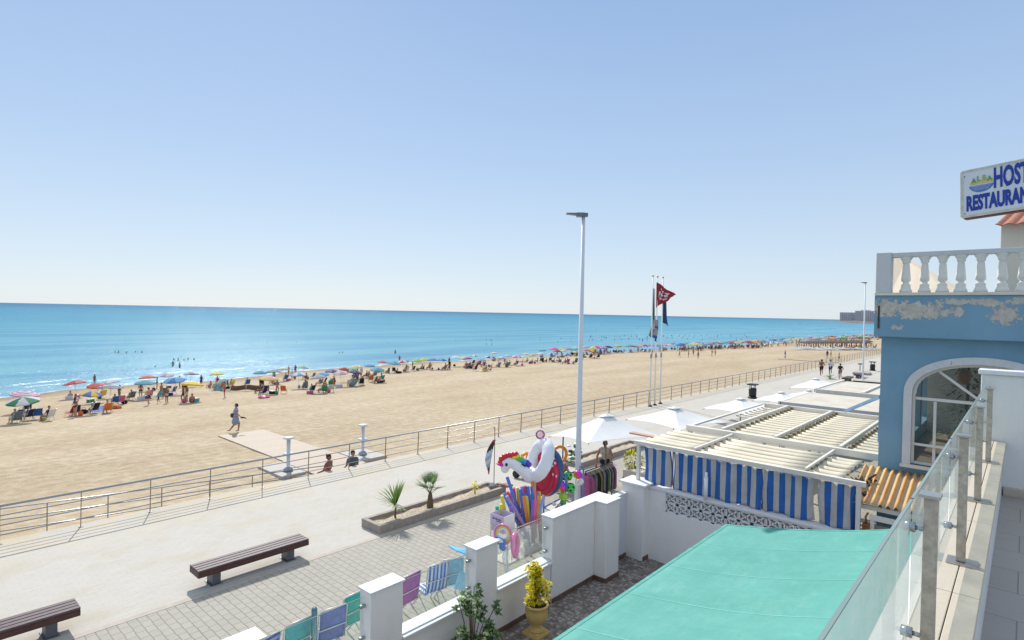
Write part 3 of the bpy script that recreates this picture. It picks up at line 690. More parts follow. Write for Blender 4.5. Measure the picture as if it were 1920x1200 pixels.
# ------------------------------------------------------------------ patio wall on the promenade side
WX0, WX1 = -7.73, -7.41
t = thing('patio_wall', 'white rendered wall with square pillars and glass infills between patio and promenade', 'wall', ((WX0 + WX1) / 2, 6, 0))
mb = MB()
for a, b in ((3.52, 5.16), (5.80, 7.44), (8.04, 9.73)):
    mb.box(WX0 + .04, a, -.3, WX1 - .04, b, .86)
mb.build('low_wall', WWALL, t)
for a, b in ((3.52, 5.16), (5.80, 7.44), (8.04, 9.73)):
    c = MB().box(WX0 - .03, a + .002, .862, WX1 + .02, b - .002, .905); c.box(WX0 + .02, a + .002, .907, WX1 - .05, b - .002, .93)
    c.build('sill', WHITE, t, bev=.006)
for a, b in ((.6, 1.24), (2.88, 3.52), (5.16, 5.80), (7.44, 8.04)):
    MB().box(WX0 + .015, a + .01, -.3, WX1 - .015, b - .01, 1.815).build('pillar', WWALL, t, bev=.01)
    MB().box(WX0 - .012, a - .015, 1.817, WX1 + .012, b + .015, 1.85).build('coping', WHITE, t, bev=.006)
MB().box(WX0 + .015, 9.74, -.3, WX1 - .015, 11.355, 1.81).box(WX0 + .015, 11.36, -.3, -7.11, 11.93, 1.812).build('tall_wall', WWALL, t, bev=.01)
c = MB(); c.box(WX0 - .012, 9.72, 1.815, WX1 + .012, 11.34, 1.85); c.box(WX0 - .012, 11.34, 1.816, -7.09, 11.97, 1.851); c.build('coping', WHITE, t, bev=.006)
MB().box(-7.68, 11.93, -.3, -7.55, 13.02, 1.62).build('gate_panel', mat('pale_gate_paint', (.68, .7, .74), .5, 0, .02), t)
MB().box(-7.70, 11.93, 1.622, -7.53, 13.02, 1.65).build('gate_coping', WHITE, t)
MB().box(-7.7, 13.02, -.3, -7.08, 13.55, 1.88).build('pillar', WWALL, t, bev=.01)
MB().box(-7.76, 12.95, 1.882, -7.0, 13.62, 1.935).build('coping', WHITE, t, bev=.008)
SK = mat('brown_skirting_tile', '#6b5245', .4, 0, .12, 6)
s_ = MB(); s_.box(WX1 - .045, 3, 0, WX1 - .02, 7.43, .1); s_.box(WX1 - .045, 8.05, 0, WX1 - .02, 9.73, .1)
s_.box(WX1 - .014, 9.75, 0, WX1 + .005, 11.35, .1); s_.box(-7.11, 11.36, 0, -7.09, 11.93, .1); s_.box(WX1 - .014, 11.34, 0, -7.09, 11.358, .1); s_.box(-7.548, 11.94, 0, -7.53, 13.0, .1); s_.box(-7.08, 13.03, 0, -7.06, 13.29, .1)
s_.build('skirting', SK, t)
CL = mat('steel_clamp', '#a8adb0', .25, .9)
for a, b in ((1.24, 2.88), (3.52, 5.16), (5.80, 7.44), (8.04, 9.73)):
    g = MB().add([(-7.57, a + .05, .96), (-7.57, b - .05, .96), (-7.57, b - .05, 1.74), (-7.57, a + .05, 1.74)], [(0, 1, 2, 3)]).build('glass_panel', GLASS2, t)
    MB().box(-7.576, a + .05, 1.740, -7.564, b - .05, 1.746).build('glass_edge', GEDGE, g)
    for yy, sgn in ((a, 1), (b, -1)):
        for z in (1.1, 1.6):
            MB().box(-7.595, yy + (0 if sgn > 0 else -.09), z - .025, -7.543, yy + (.09 if sgn > 0 else 0), z + .025).build('clamp', CL, g, bev=.008)

# lattice wall across the patio
t = thing('lattice_wall', 'white garden wall with a band of pierced breeze blocks under the striped blinds', 'wall', (-4.8, 13.4, 0))
MB().box(-7.08, 13.31, -.3, -2.5, 13.53, 1.30).build('wall', WWALL, t)
MB().box(-7.08, 13.27, 1.80, -2.5, 13.57, 1.86).box(-7.08, 13.30, 1.762, -2.5, 13.54, 1.80).build('coping', WHITE, t, bev=.008)
MB().box(-7.08, 13.305, 1.30, -6.62, 13.535, 1.762).build('end_pier', WWALL, t)
BW = 0.30; BH = .231; x = -6.62
lb = MB()
def bar(x0, z0, x1, z1, w_=.022):
    lb.beam((x0, 13.42, z0), (x1, 13.42, z1), .17, w_, up=(0, 0, 1) if abs(x1 - x0) > .02 else (1, 0, 0))
while x < -2.6:
    for r in range(2):
        z = 1.30 + r * BH; x1 = x + BW; z1 = z + BH
        bar(x + .012, z, x + .012, z1, .03); bar(x1 - .012, z, x1 - .012, z1, .03); bar(x, z + .012, x1, z + .012, .026); bar(x, z1 - .012, x1, z1 - .012, .026)
        cx, cz = x + BW / 2, z + BH / 2
        # petal pattern: four curved ribs meeting in the middle bar
        for sx in (-1, 1):
            for sz in (-1, 1):
                px_, pz_ = cx + sx * BW * .46, cz + sz * BH * .44
                pts = []
                for i in range(5):
                    u = i / 4; pts.append((cx + sx * BW * (.46 - .36 * u), cz + sz * BH * (.44 - .44 * u ** 1.6)))
                for (a, b), (c_, d_) in zip(pts, pts[1:]): bar(a, b, c_, d_, .03)
        bar(cx - BW * .12, cz, cx + BW * .12, cz, .05)
    x += BW
lb.build('breeze_blocks', WHITE, t)

# ------------------------------------------------------------------ green awning
def awning_mat():
    m, n = newmat('green_awning_fabric'); p = n.pos(); f = n.noise(p, 1.1, 5, .6)
    weave = n.noise(n.mapping(p, (60, 200, 60)), 1, 2, .5)
    c = n.ramp(f, [(.3, hx('#559f92')), (.7, hx('#64aa9f'))])
    c = n.mix(n.ramp(n.noise(p, 5, 6, .7), [(.5, 0.0), (.75, .25)]), c, hx('#7cc9b6'))
    c = n.mix(n.ramp(n.noise(n.mapping(p, (1, .45, 1)), 2.3, 7, .75), [(.56, 0.0), (.8, .4)]), c, hx('#8fbfae')); c = n.mix(n.ramp(n.noise(p, 14, 3, .6), [(.70, 0.0), (.78, .35)]), c, hx('#3f8f80'))
    n.L(c, n.bsdf.inputs['Base Color']); n.bsdf.inputs['Roughness'].default_value = .8
    tl = n.new('ShaderNodeBsdfTranslucent'); n.L(c, tl.inputs[0]); mx = n.new('ShaderNodeMixShader'); mx.inputs[0].default_value = .12
    n.L(n.bsdf.outputs[0], mx.inputs[1]); n.L(tl.outputs[0], mx.inputs[2]); n.L(mx.outputs[0], n.out.inputs[0])
    wr = n.math('ADD', n.noise(n.mapping(p, (1, .3, 1)), 2.5, 3, .5), n.math('MULTIPLY', n.noise(n.mapping(p, (1.2, 5, 1), rot=(0, 0, .15)), 2.0, 4, .6), .45)); n.L(n.bump(wr, .6, .05), n.bsdf.inputs['Normal']); return m
AWM = awning_mat()
AX0, AX1, AY0, AY1 = -4.02, -0.62, 1.2, 10.5
def aw_z(u, v):  # u 0 outer .. 1 wall
    return 2.40 + .90 * u - .09 * math.sin(math.pi * u) - .03 * abs(math.sin(math.pi * v * 7.75 + .0)) * math.sin(math.pi * u) - .012 * math.sin(v * 60 + u * 5) * math.sin(math.pi * u)
t = thing('green_awning', 'large sea green fabric awning sloping over the patio', 'awning', (-2.3, 6, 2.4))
mb = MB(); mb.grid(16, 96, lambda u, v: (AX0 + (AX1 - AX0) * u, AY0 + (AY1 - AY0) * v, aw_z(u, v)))
mb.build('fabric', AWM, t, solid=.004)
he = MB()
for yy in (AY1 - .06, AY0):
    he.grid(16, 1, lambda u, v: (AX0 + (AX1 - AX0) * u, yy + .055 * v, aw_z(u, (yy - AY0) / (AY1 - AY0)) + .006))
he.grid(1, 96, lambda u, v: (AX0 + .06 * u, AY0 + (AY1 - AY0) * v, aw_z(.018 * u, v) + .006))
he.build('hem', mat('darker_green_hem', '#4f9d90', .8, 0, .1, 5), t)
sm_ = MB()
for k in range(1, 8):
    y = AY1 - 1.2 * k
    sm_.grid(16, 1, lambda u, v: (AX0 + (AX1 - AX0) * u, y + .018 * v, aw_z(u, (y - AY0) / (AY1 - AY0)) + .005))
sm_.build('seams', mat('pale_seam', '#72b9ad', .8), t)
hm = MB(); hm.grid(2, 96, lambda u, v: (AX0 - .012 * u, AY0 + (AY1 - AY0) * v, 2.40 - .16 * u - .01 * math.sin(v * 70))); hm.build('valance', AWM, t, solid=.004)
MB().tube([(AX0 + .03, AY0, 2.36), (AX0 + .03, AY1, 2.36)], .035, 10).build('front_bar', WPLAST, t)
for y in (AY0 + .6, AY0 + 4.4, AY1 - .5):
    MB().tube([(AX0 + .05, y, 2.33), (-2.2, y - .5, 2.45), (AX1 + .1, y, 2.9)], .025, 8).build('folding_arm', WPLAST, t)

# ------------------------------------------------------------------ striped blinds and pergolas
CURTB = mat('blue_blind_stripe', '#2869b6', .6, 0, .08, 3, .1, 30, trans=.15); CURTW = mat('white_blind_stripe', '#c6c3be', .6, 0, .08, 3, .1, 30, trans=.15)
segs = [(-7.30, -6.55), (-6.5, -4.35), (-4.32, -3.28), (-3.2, -2.50)]
names = ['leftmost narrow blue and white striped blind with a gathered edge', 'widest blue and white striped blind behind the white pipe', 'blue and white striped blind just right of the widest one', 'rightmost blue and white striped blind beside the white post']
for (a, b), lbv in zip(segs, names):
    mb = MB(); nn = max(12, int((b - a) / .03)); st_ = .118
    def cf(u, v, a=a, b=b):
        x = a + (b - a) * u; e = min(u, 1 - u) * (b - a)
        return (x + .02 * math.sin(v * 5 + a) * (1 - min(1, e * 6)), 13.42 + .035 * math.sin(x * 7.5) * (.3 + .7 * v) + .02 * math.sin(x * 23 + v * 3) + (.05 * v if e < .05 else 0), 2.80 - .92 * v + .02 * math.sin(x * 9) * v)
    mb.grid(nn, 14, cf)
    mb.mi = [(int(((a + (b - a) * ((k % nn) + .5) / nn) + 8) / st_ + (.25 if a > -4 else 0)) % 2) for k in range(len(mb.f))]
    tag(mb.build('striped_blind', [CURTB, CURTW], org=((a + b) / 2, 13.42, 1.9), solid=.004), lbv, 'blind', 'striped blinds along the first pergola')
tag(MB().tube([(-5.55, 13.2, 1.87), (-5.55, 13.2, 2.42)], .045, 12).lathe([(.05, 2.42), (.03, 2.44), (.03, 2.52), (.0, 2.53)], (-5.55, 13.2, 0), 12).build('upright_pipe', WPLAST, org=(-5.55, 13.2, 1.87)), 'short white plastic pipe standing against the striped blind', 'pipe')
CRM = wall_mat('cream_louvre', (.74, .66, .50), (.42, .34, .22), .45)
CRW = wall_mat('cream_white_frame', (.74, .70, .62), (.42, .38, .34), .35)
def slat_run(mb, x0, x1, y, z, wd, tilt=.35, th=.02):
    c = math.cos(tilt) * wd / 2; s = math.sin(tilt) * wd / 2
    mb.hexa([(x0, y - c, z - s), (x1, y - c, z - s), (x1, y + c, z + s), (x0, y + c, z + s)], [(x0, y - c, z - s + th), (x1, y - c, z - s + th), (x1, y + c, z + s + th), (x0, y + c, z + s + th)])
ZP = 2.9
t = thing('pergola', 'cream louvred pergola in front, with the striped blinds hanging from it', 'pergola', (-4.9, 14.5, 0), group='louvred pergolas')
MB().box(-7.55, 13.30, ZP - .06, -2.32, 13.40, ZP + .04).build('front_beam', CRW, t, bev=.005)
for x, z0 in ((-7.42, -.003), (-2.44, 1.0)): MB().box(x - .04, 13.44 - .14, z0, x + .04, 13.38, ZP - .062).build('post', CRW, t)
for x, z0 in ((-7.42, -.003), (-2.44, -.003)): MB().box(x - .04, 15.7, z0, x + .04, 15.78, ZP).build('post', CRW, t)
for x in (-5.95, -3.45): MB().box(x - .03, 13.42, ZP + .05, x + .025, 15.84, ZP + .10).build('rafter', CRW, t, bev=.004)
sl_ = MB(); k = 0; y = 13.46
def hump(mb, x0, x1, y, z, wd, h=.07, th=.012):
    n = 7; prof = [(y + wd * i / n, z + h * math.sin(math.pi * (i / n) ** .8) - .03 * i / n) for i in range(n + 1)]
    sag = [0, 1]
    mb.grid(4, n, lambda u, v: (x0 + (x1 - x0) * u, prof[min(n, int(round(v * n)))][0], prof[min(n, int(round(v * n)))][1] - .02 * math.sin(math.pi * u)), 0, True, False)
while y < 15.6:
    for a, b in ((-7.5, -5.99), (-5.91, -3.49), (-3.41, -2.78)):
        hump(sl_, a, b, y, ZP - .05 + rnd.uniform(-.012, .012), .365 + rnd.uniform(-.02, .01)); k += 1
    y += .385
sl_.build('louvres', CRM, t, solid=.012)
ZQ = 2.98
t = thing('pergola', 'second cream louvred pergola behind the first, reaching to the blue house', 'pergola', (-4.8, 19, 0), group='louvred pergolas')
MB().box(-7.3, 15.86, ZQ - .10, -2.36, 16.0, ZQ + .06).build('front_beam', CRW, t, bev=.005)
MB().box(-7.12, 22.0, ZQ - .08, -2.4, 22.12, ZQ + .08).build('back_beam', CRW, t, bev=.005)
for x, z1 in ((-7.20, ZQ + .06), (-6.3, ZQ + .10), (-4.88, ZQ + .10), (-3.35, ZQ + .10)):
    MB().box(x - .04, 16.01, ZQ + .01, x + .04, 21.99, z1).build('rafter', CRW, t, bev=.004)
for x, y in ((-7.2, 15.92), (-7.1, 22.05), (-2.6, 22.05)): MB().box(x - .05, y - .05, -.003, x + .05, y + .05, ZQ - .1).build('post', CRW, t)
sl_ = MB(); cp = MB(); y = 16.1; k = 0
while y < 21.7:
    for a, b in ((-6.25, -4.93), (-4.83, -3.40), (-3.30, -2.42)):
        hump(sl_, a, b, y, ZQ - .07, .375, .05); sl_.box(a + .05, y + .27, ZQ - .03, a + .12, y + .35, ZQ + .03, 1); k += 1
    if y > 19.2: hump(sl_, -7.15, -6.35, y, ZQ - .07, .2, .03)
    y += .40
sl_.build('louvres', [CRM, mat('brown_clip', '#8a7a4e', .7, 0, .2, 8)], t, solid=.012)
# flat canopies beyond
t = thing('flat_canopy', 'flat pale canopy with a grey fascia behind the louvred pergolas', 'canopy', (-5, 25, 0), group='flat terrace canopies')
MB().box(-7.1, 24.0, 2.86, -2.6, 28.0, 2.92).build('cloth', mat('canopy_grey_cloth', '#c9c0b0', .85, 0, .06, 1.5), t)
MB().box(-7.15, 23.9, 2.58, -2.6, 23.99, 2.93).build('fascia', GREYP, t, bev=.01)
MB().box(-7.22, 23.9, 2.58, -7.11, 28.0, 2.93).build('fascia', CRW, t)
for x, y in ((-7.1, 24.1), (-7.1, 27.9), (-2.7, 27.9)): MB().box(x, y - .05, -.003, x + .1, y + .05, 2.57).build('post', CRW, t)
t = thing('flat_canopy', 'farther flat grey canopy with a white front beam', 'canopy', (-5, 31, 0), group='flat terrace canopies')
MB().box(-6.9, 28.6, 2.95, -2.6, 33.8, 3.0).build('cloth', mat('canopy_grey_cloth', '#b3aca2'), t)
MB().box(-7.0, 28.45, 2.85, -2.6, 28.59, 3.05).build('front_beam', CRW, t)
MB().box(-6.6, 33.9, 2.9, -2.6, 34.0, 3.06).build('back_beam', BLACKM, t)
for x in (-7.0, -5.2): MB().box(x - .05, 28.6, 3.01, x + .05, 33.8, 3.08).build('rafter', CRW, t)
for x, y in ((-6.9, 28.7), (-6.9, 33.7), (-2.7, 33.7)): MB().box(x, y - .05, -.003, x + .1, y + .05, 2.84).build('post', CRW, t)
# blue awning arm on the blue house
t = thing('blue_rail', 'pale blue metal rail sloping up to the side of the blue house', 'rail', (-3.2, 17.5, 3.9))
BRM = mat('pale_blue_rail', '#7ea6c4', .45)
p1 = PY(1585, 771, 18.0); p2 = PY(1650, 744, 17.2); p2.z += .0
MB().beam(p1, p2, .07, .07).build('rail', BRM, t); MB().beam(p2 + V(-.02, 0, -.02), p2 + V(.6, 0, .0), .06, .06).build('bracket', BRM, t)
MB().beam(p2 + V(.02, 0, -.05), (p2.x, p2.y, ZQ + .12), .05, .05).build('strut', BRM, t)
mb = MB()
def cu(u, v): return (-3.3 + .85 * u, 22.35 + .05 * math.sin(u * 26), 3.35 - .75 * v)
mb.grid(40, 4, cu); tag(mb.build('side_curtain', mat('tan_side_curtain', '#b09a83', .8, 0, .15, 2), org=(-2.9, 22.3, 2.6), solid=.01), 'gathered tan curtain hanging beside the blue house', 'curtain')

# ------------------------------------------------------------------ corrugated lean-to roof
def corr_mat():
    m, n = newmat('orange_corrugated_sheet'); p = n.pos(); s = n.sep(p)
    f = n.noise(n.mapping(p, (6, .7, 1)), 1.0, 5, .65)
    c = n.ramp(f, [(.25, hx('#b5703f')), (.45, hx('#cc9352')), (.6, hx('#dcb068')), (.8, hx('#c58a5c'))])
    wv = n.math('SINE', n.math('MULTIPLY', s[0], 2 * math.pi / .132)); low = n.ramp(wv, [(.0, .75), (.35, 0.0)])
    c = n.mix(low, c, hx('#b7ac97')); c = n.mix(n.ramp(n.noise(p, 7, 5, .7), [(.55, 0.0), (.75, .6)]), c, hx('#8c6a50'))
    n.L(c, n.bsdf.inputs['Base Color']); n.bsdf.inputs['Roughness'].default_value = .75; n.L(n.bump(n.noise(p, 30, 4, .6), .3, .01), n.bsdf.inputs['Normal']); return m
t = thing('lean_to_roof', 'rusty orange corrugated lean-to roof at the foot of the blue house', 'roof', (-1.6, 14.2, 0))
mb = MB(); x0, x1 = -2.62, -.55
mb.grid(190, 6, lambda u, v: (x0 + (x1 - x0) * u, 13.42 + 1.48 * v, 2.50 + .44 * v + .035 * math.sin((x0 + (x1 - x0) * u) * 2 * math.pi / .132)))
mb.build('corrugated_sheet', corr_mat(), t, solid=.006)
MB().box(-2.56, 13.5, 2.36, -.55, 13.56, 2.45).box(-2.56, 14.8, 2.76, -.55, 14.86, 2.86).build('purlin', CREAM, t)
MB().box(-2.25, 13.36, 2.20, -.6, 13.42, 2.30).build('front_rail', CRW, t, bev=.004)
for x in (-2.2, -1.2): MB().box(x - .035, 13.37, -.003, x + .035, 13.42, 2.2).build('post', CRW, t)
MB().box(-2.3, 13.45, .0, -.6, 13.49, 2.1).build('back_board', mat('dusty_board', '#8f8676', .8, 0, .1, 3), t)
tag(MB().box(-2.36, 13.30, 1.75, -2.24, 13.42, 2.12).tube([(-2.30, 13.36, 2.1), (-2.31, 13.35, 2.25), (-2.27, 13.36, 2.34)], .02, 8).build('rusty_hook', mat('rusty_metal', '#8a5a34', .8, .2, .2, 9), org=(-2.3, 13.36, 1.75)), 'rusty fitting on a box beside the white corner post', 'fitting')
mb = MB()
for k in range(15):
    a = rnd.uniform(-2.75, -2.35); mb.tube([(a, 13.6 + rnd.uniform(0, .9), 2.62 + rnd.uniform(0, .2)), (a + rnd.uniform(-.2, .25), 14.0 + rnd.uniform(0, .9), 2.72 + rnd.uniform(0, .15))], rnd.uniform(.01, .03), 5)
mb.box(-2.7, 13.7, 2.45, -2.38, 14.9, 2.62)
tag(mb.build('roof_junk', mat('dark_scrap', '#2f2a28', .9, 0, .3, 9), org=(-2.6, 14.2, 2.5)), 'dark scrap timber wedged between louvres and corrugated roof', 'scrap')

# ------------------------------------------------------------------ blue house
def blue_mat():
    m, n = newmat('peeling_blue_paint'); p = n.pos(); s = n.sep(p)
    c = n.ramp(n.noise(p, .9, 5, .6), [(.3, hx('#7196ac')), (.7, hx('#7fa3b8'))])
    c = n.mix(n.ramp(n.noise(n.mapping(p, (3, 3, .6)), 2.2, 5, .65), [(.52, 0.0), (.8, .35)]), c, hx('#84a2b3'))
    tot = None
    for cx, cz, rx, rz, a in ((-2.27, 6.47, .26, .17, 1), (-1.75, 6.42, .42, .17, 1), (-1.5, 6.36, .35, .10, 1), (-1.04, 6.6, .33, .07, .95), (-.62, 6.6, .33, .07, 1), (-.32, 6.35, .22, .17, 1), (-1.05, 6.42, .10, .12, .8), (-.1, 6.62, .14, .07, .9), (-2.05, 6.05, .1, .07, .6)):
        dx = n.math('MULTIPLY', n.math('SUBTRACT', s[0], cx), 1 / rx); dz = n.math('MULTIPLY', n.math('SUBTRACT', s[2], cz), 1 / rz)
        r = n.math('SQRT', n.math('ADD', n.math('MULTIPLY', dx, dx), n.math('MULTIPLY', dz, dz)))
        v = n.math('MULTIPLY', n.math('MAXIMUM', n.math('SUBTRACT', 1.35, r), 0.0), a)
        tot = v if tot is None else n.math('MAXIMUM', tot, v)
    nz = n.noise(p, 8.5, 9, .78)
    pe = n.math('ADD', n.math('MULTIPLY', tot, .7), n.math('MULTIPLY', n.math('SUBTRACT', nz, .5), 4.4))
    mask = n.ramp(n.math('MULTIPLY', pe, n.ramp(tot, [(0.0, 0.0), (.1, 1.0)])), [(.2, 0.0), (.22, 1.0)])
    front = n.math('LESS_THAN', s[1], 14.71)
    mask = n.math('MULTIPLY', mask, front)
    c = n.mix(mask, c, n.ramp(n.noise(p, 12, 4, .6), [(.3, hx('#b3a99c')), (.7, hx('#cfc5b8'))]))
    n.L(c, n.bsdf.inputs['Base Color']); n.bsdf.inputs['Roughness'].default_value = .8
    h = n.math('ADD', n.math('MULTIPLY', mask, -1.0), n.math('MULTIPLY', n.noise(p, 40, 5, .7), .3))
    n.L(n.bump(h, .6, .01), n.bsdf.inputs['Normal']); return m
BLUE = blue_mat()
t = thing('blue_house', 'pale blue seafront house with peeling paint, arched window and white balustrade', 'building', (0.5, 15, 0))
BY = 14.95
# arched opening outline
WXC, WXH = -.62, 1.30; ZSP, ZAP, ZSI = 4.62, 5.47, 3.12
def arch(xc, hw, zs, za, n_=24): return [(xc - hw * math.cos(math.pi * i / n_), zs + (za - zs) * math.sin(math.pi * i / n_) ** .85) for i in range(n_ + 1)]
ar = arch(WXC, WXH, ZSP, ZAP)
mb = MB(); ztop = 5.84; xl, xr_ = -2.38, 4.0; Y0, Y1 = BY, BY + .26
# wall strips around the opening
def wallstrip(xa, za, xb, zb, xc_, zc, xd, zd):
    mb.prism([(xa, Y0, za), (xb, Y0, zb), (xc_, Y0, zc), (xd, Y0, zd)], (0, Y1 - Y0, 0))
mb.box(xl, Y0, -.3, WXC - WXH, Y1, ztop); mb.box(WXC + WXH, Y0, -.3, xr_, Y1, ztop); mb.box(WXC - WXH, Y0, -.3, WXC + WXH, Y1, ZSI)
for (a, b), (c_, d_) in zip(ar, ar[1:]): wallstrip(a, b, c_, d_, c_, ztop, a, ztop)
mb.box(xl, Y1, -.3, xl + .26, 22, 3.3); mb.box(xl, Y1, 5.5, xl + .26, 22, ztop)
for yy in (Y1, 17.2, 19.3, 21.4): mb.box(xl, yy, 3.3, xl + .26, yy + .35, 5.5)  # gaps between these piers, on the unseen sea side, added to let sun in
if 1: mb.box(xl, 22.0, -.3, xr_, 22.26, ztop)
mb.build('wall', BLUE, t)
MB().box(-2.49, 14.70, 5.845, 4.0, 22.3, 6.735).build('roof_slab', BLUE, t, bev=.01)
MB().box(-2.49, 14.66, 6.737, 4.0, 15.1, 6.80).build('cornice', CREAM, t, bev=.01)
# window surround
sr = MB(); out = arch(WXC, WXH + .02, ZSP, ZAP + .02); inn = arch(WXC, WXH - .13, ZSP, ZAP - .13)
def band(o, i_, y0, y1, m_):
    for (a, b), (c_, d_), (e, f), (g, h) in zip(o, o[1:], i_, i_[1:]):
        m_.hexa([(a, y0, b), (c_, y0, d_), (g, y0, h), (e, y0, f)], [(a, y1, b), (c_, y1, d_), (g, y1, h), (e, y1, f)])
band(out, inn, BY - .05, BY + .2, sr)
sr.box(WXC - WXH - .02, BY - .05, ZSI, WXC - WXH + .13, BY + .2, ZSP); sr.box(WXC + WXH - .13, BY - .05, ZSI, WXC + WXH + .02, BY + .2, ZSP)
wd_ = MB(); fr = thing  # window group
def peel_white():
    m, n = newmat('chipped_white_surround'); p = n.pos()
    msk = n.ramp(n.noise(n.mapping(p, (1, 1, .8)), 5.5, 5, .7), [(.66, 0.0), (.68, 1.0)])
    n.L(n.mix(msk, n.ramp(n.noise(p, 2, 4, .6), [(.3, (.6, .58, .58)), (.7, (.7, .68, .67))]), hx('#8b6f63')), n.bsdf.inputs['Base Color']); n.bsdf.inputs['Roughness'].default_value = .7
    n.L(n.bump(msk, -.5, .01), n.bsdf.inputs['Normal']); return m
win = sr.build('window', peel_white(), t, bev=.004)
MB().box(WXC - WXH - .05, BY - .10, ZSI - .07, WXC + WXH + .05, BY + .24, ZSI + .0).build('sill', CREAM, win, bev=.01)
fb = MB(); i2 = arch(WXC, WXH - .132, ZSP, ZAP - .132); i3 = arch(WXC, WXH - .19, ZSP, ZAP - .19); band(i2, i3, BY + .1, BY + .17, fb)
a_, b_ = WXC - WXH + .132, WXC + WXH - .132
fb.box(a_, BY + .1, ZSI, a_ + .045, BY + .17, ZSP); fb.box(b_ - .045, BY + .1, ZSI, b_, BY + .17, ZSP)
fb.box(a_ + .047, BY + .09, 4.51, b_ - .047, BY + .18, 4.57); fb.box(a_ + .047, BY + .1, ZSI, b_ - .047, BY + .17, ZSI + .06)
fb.box(WXC - .04, BY + .095, 4.582, WXC + .04, BY + .175, ZAP - .14)
fb.box(WXC - .04, BY + .095, ZSI + .062, WXC + .04, BY + .175, 4.498)
for x in (-1.40, .16): fb.box(x - .022, BY + .1, ZSI + .062, x + .03, BY + .17, 4.498)
for x0, x1 in ((a_ - .05, -.7), (-.54, b_ + .05)): fb.box(x0, BY + .06, 3.53, x1, BY + .093, 3.58)
fb.beam((WXC - .04, BY + .135, 4.6), (WXC - .72, BY + .135, 5.14), .045, .05); fb.beam((WXC + .04, BY + .135, 4.6), (WXC + .72, BY + .135, 5.14), .06, .06)
fb.build('frame', CRW, win)
MB().prism([(a, BY + .13, b) for a, b in arch(WXC, WXH - .17, ZSP, ZAP - .17)] + [(WXC + WXH - .17, BY + .13, ZSI + .03), (WXC - WXH + .17, BY + .13, ZSI + .03)], (0, .008, 0)).build('pane', WGLASS, win)
# interior room
MB().box(-2.1, 15.3, 2.9, 3.9, 21.9, 3.0).build('floor', mat('brown_room_floor', '#8f7d69', .6), t)
MB().box(-2.1, 20.6, 3.0, 3.9, 20.7, 5.83).build('back_wall', mat('room_back_wall', '#cdc5b8', .8, 0, .1, 1), t)
# balustrade
CRBAL = wall_mat('cream_white_baluster', (.76, .72, .65), (.5, .42, .3), .2)
prof = [(.115, 6.80), (.115, 6.85), (.10, 6.87), (.085, 6.92), (.09, 6.96), (.055, 7.0), (.052, 7.02), (.088, 7.06), (.085, 7.12), (.06, 7.38), (.055, 7.42), (.075, 7.44), (.075, 7.46), (.07, 7.47), (.11, 7.54), (.12, 7.562)]
for x in (-1.945, -1.62, -1.315, -1.015, -.70, -.37, -.06, .25, .56, .87, 1.18):
    MB().lathe(prof, (x, 14.84, 0), 14).build('baluster', CRBAL, t)
MB().box(-2.48, 14.70, 6.802, -2.20, 15.0, 7.67).build('corner_post', GREYP, t, bev=.012)
MB().box(-2.198, 14.74, 7.562, .05, 14.96, 7.66).box(.05, 14.72, 7.562, 4, 14.98, 7.665).build('handrail', GREYP, t, bev=.01)
# drain slot on the slab, crack
tag(MB().box(-2.42, 14.685, 6.02, -2.385, 14.702, 6.52).build('corner_vent', mat('old_dark_iron', '#4a4034', .8, .2, .3, 20), t), kind=None)
# sloping parapet and roof tower behind the balustrade
t = thing('sloping_parapet', 'beige sloping stair parapet seen behind the white balusters', 'wall', (-1.8, 17.1, 6.7))
sp_ = [PY(1664, 478, 19.6), PY(1700, 488, 19.0), PY(1797, 546, 16.4)]; za = 6.737
MB().prism([(sp_[0].x, sp_[0].y, za), (sp_[2].x, sp_[2].y, za), tuple(sp_[2]), tuple(sp_[1]), tuple(sp_[0])], (.12, .2, 0)).build('wall', BEIGE, t)
t = thing('roof_tower', 'beige rooftop stair tower with a small red tiled roof under the sign', 'tower', (.5, 18.8, 6.73))
MB().box(-.50, 18.0, 6.736, 2.2, 20, 8.56).build('wall', BEIGE, t, bev=.01)
TILE = wall_mat('terracotta_tile', (.42, .16, .10), (.2, .09, .06), .5)
tb = MB()
def tile_h(x): return .05 * abs(math.sin((x + 6) * math.pi / .24))
tb.grid(110, 24, lambda u, v: (-.60 + 3.0 * u + .35 * v * (1 - u), 17.75 + 1.3 * v, 8.47 + .62 * v + tile_h(-.60 + 3.0 * u) - .018 * ((v * 8) % 1)))
tb.build('tiled_roof', TILE, t, solid=.02)
# room contents
t = thing('decorated_tree', 'dark green potted tree with an orange bow seen through the arched window', 'plant', (-.95, 16.6, 3.0))
mb = MB()
for k in range(420):
    z = rnd.uniform(3.6, 5.5); r = .75 * (1 - (z - 3.5) / 2.3) + .1; a = rnd.uniform(0, 6.28); q = rnd.uniform(.3, 1)
    blade(mb, (-.95 + r * q * math.cos(a), 16.6 + r * q * math.sin(a), z), (math.cos(a), math.sin(a), rnd.uniform(-.4, .6)), .22, .06, .2, 0, 2)
mb.build('foliage', GRN, t); MB().lathe([(.2, 3.0), (.25, 3.4)], (-.95, 16.6, 0), 12).build('pot', CONC, t); MB().tube([(-.95, 16.6, 3.3), (-.95, 16.6, 5.3)], .03, 6).build('trunk', BARK, t)
MB().ell((-.98, 16.0, 5.0), (.12, .06, .18), 8, 6).build('bow', mat('orange_bow', '#b5713a', .7), t)
t = thing('dining_table', 'table laid with white crockery behind the lower right window pane', 'table', (-.7, 15.9, 3.0))
MB().box(-1.2, 15.5, 3.68, .1, 16.3, 3.72).build('top', mat('table_wood', '#6a4a33', .5), t)
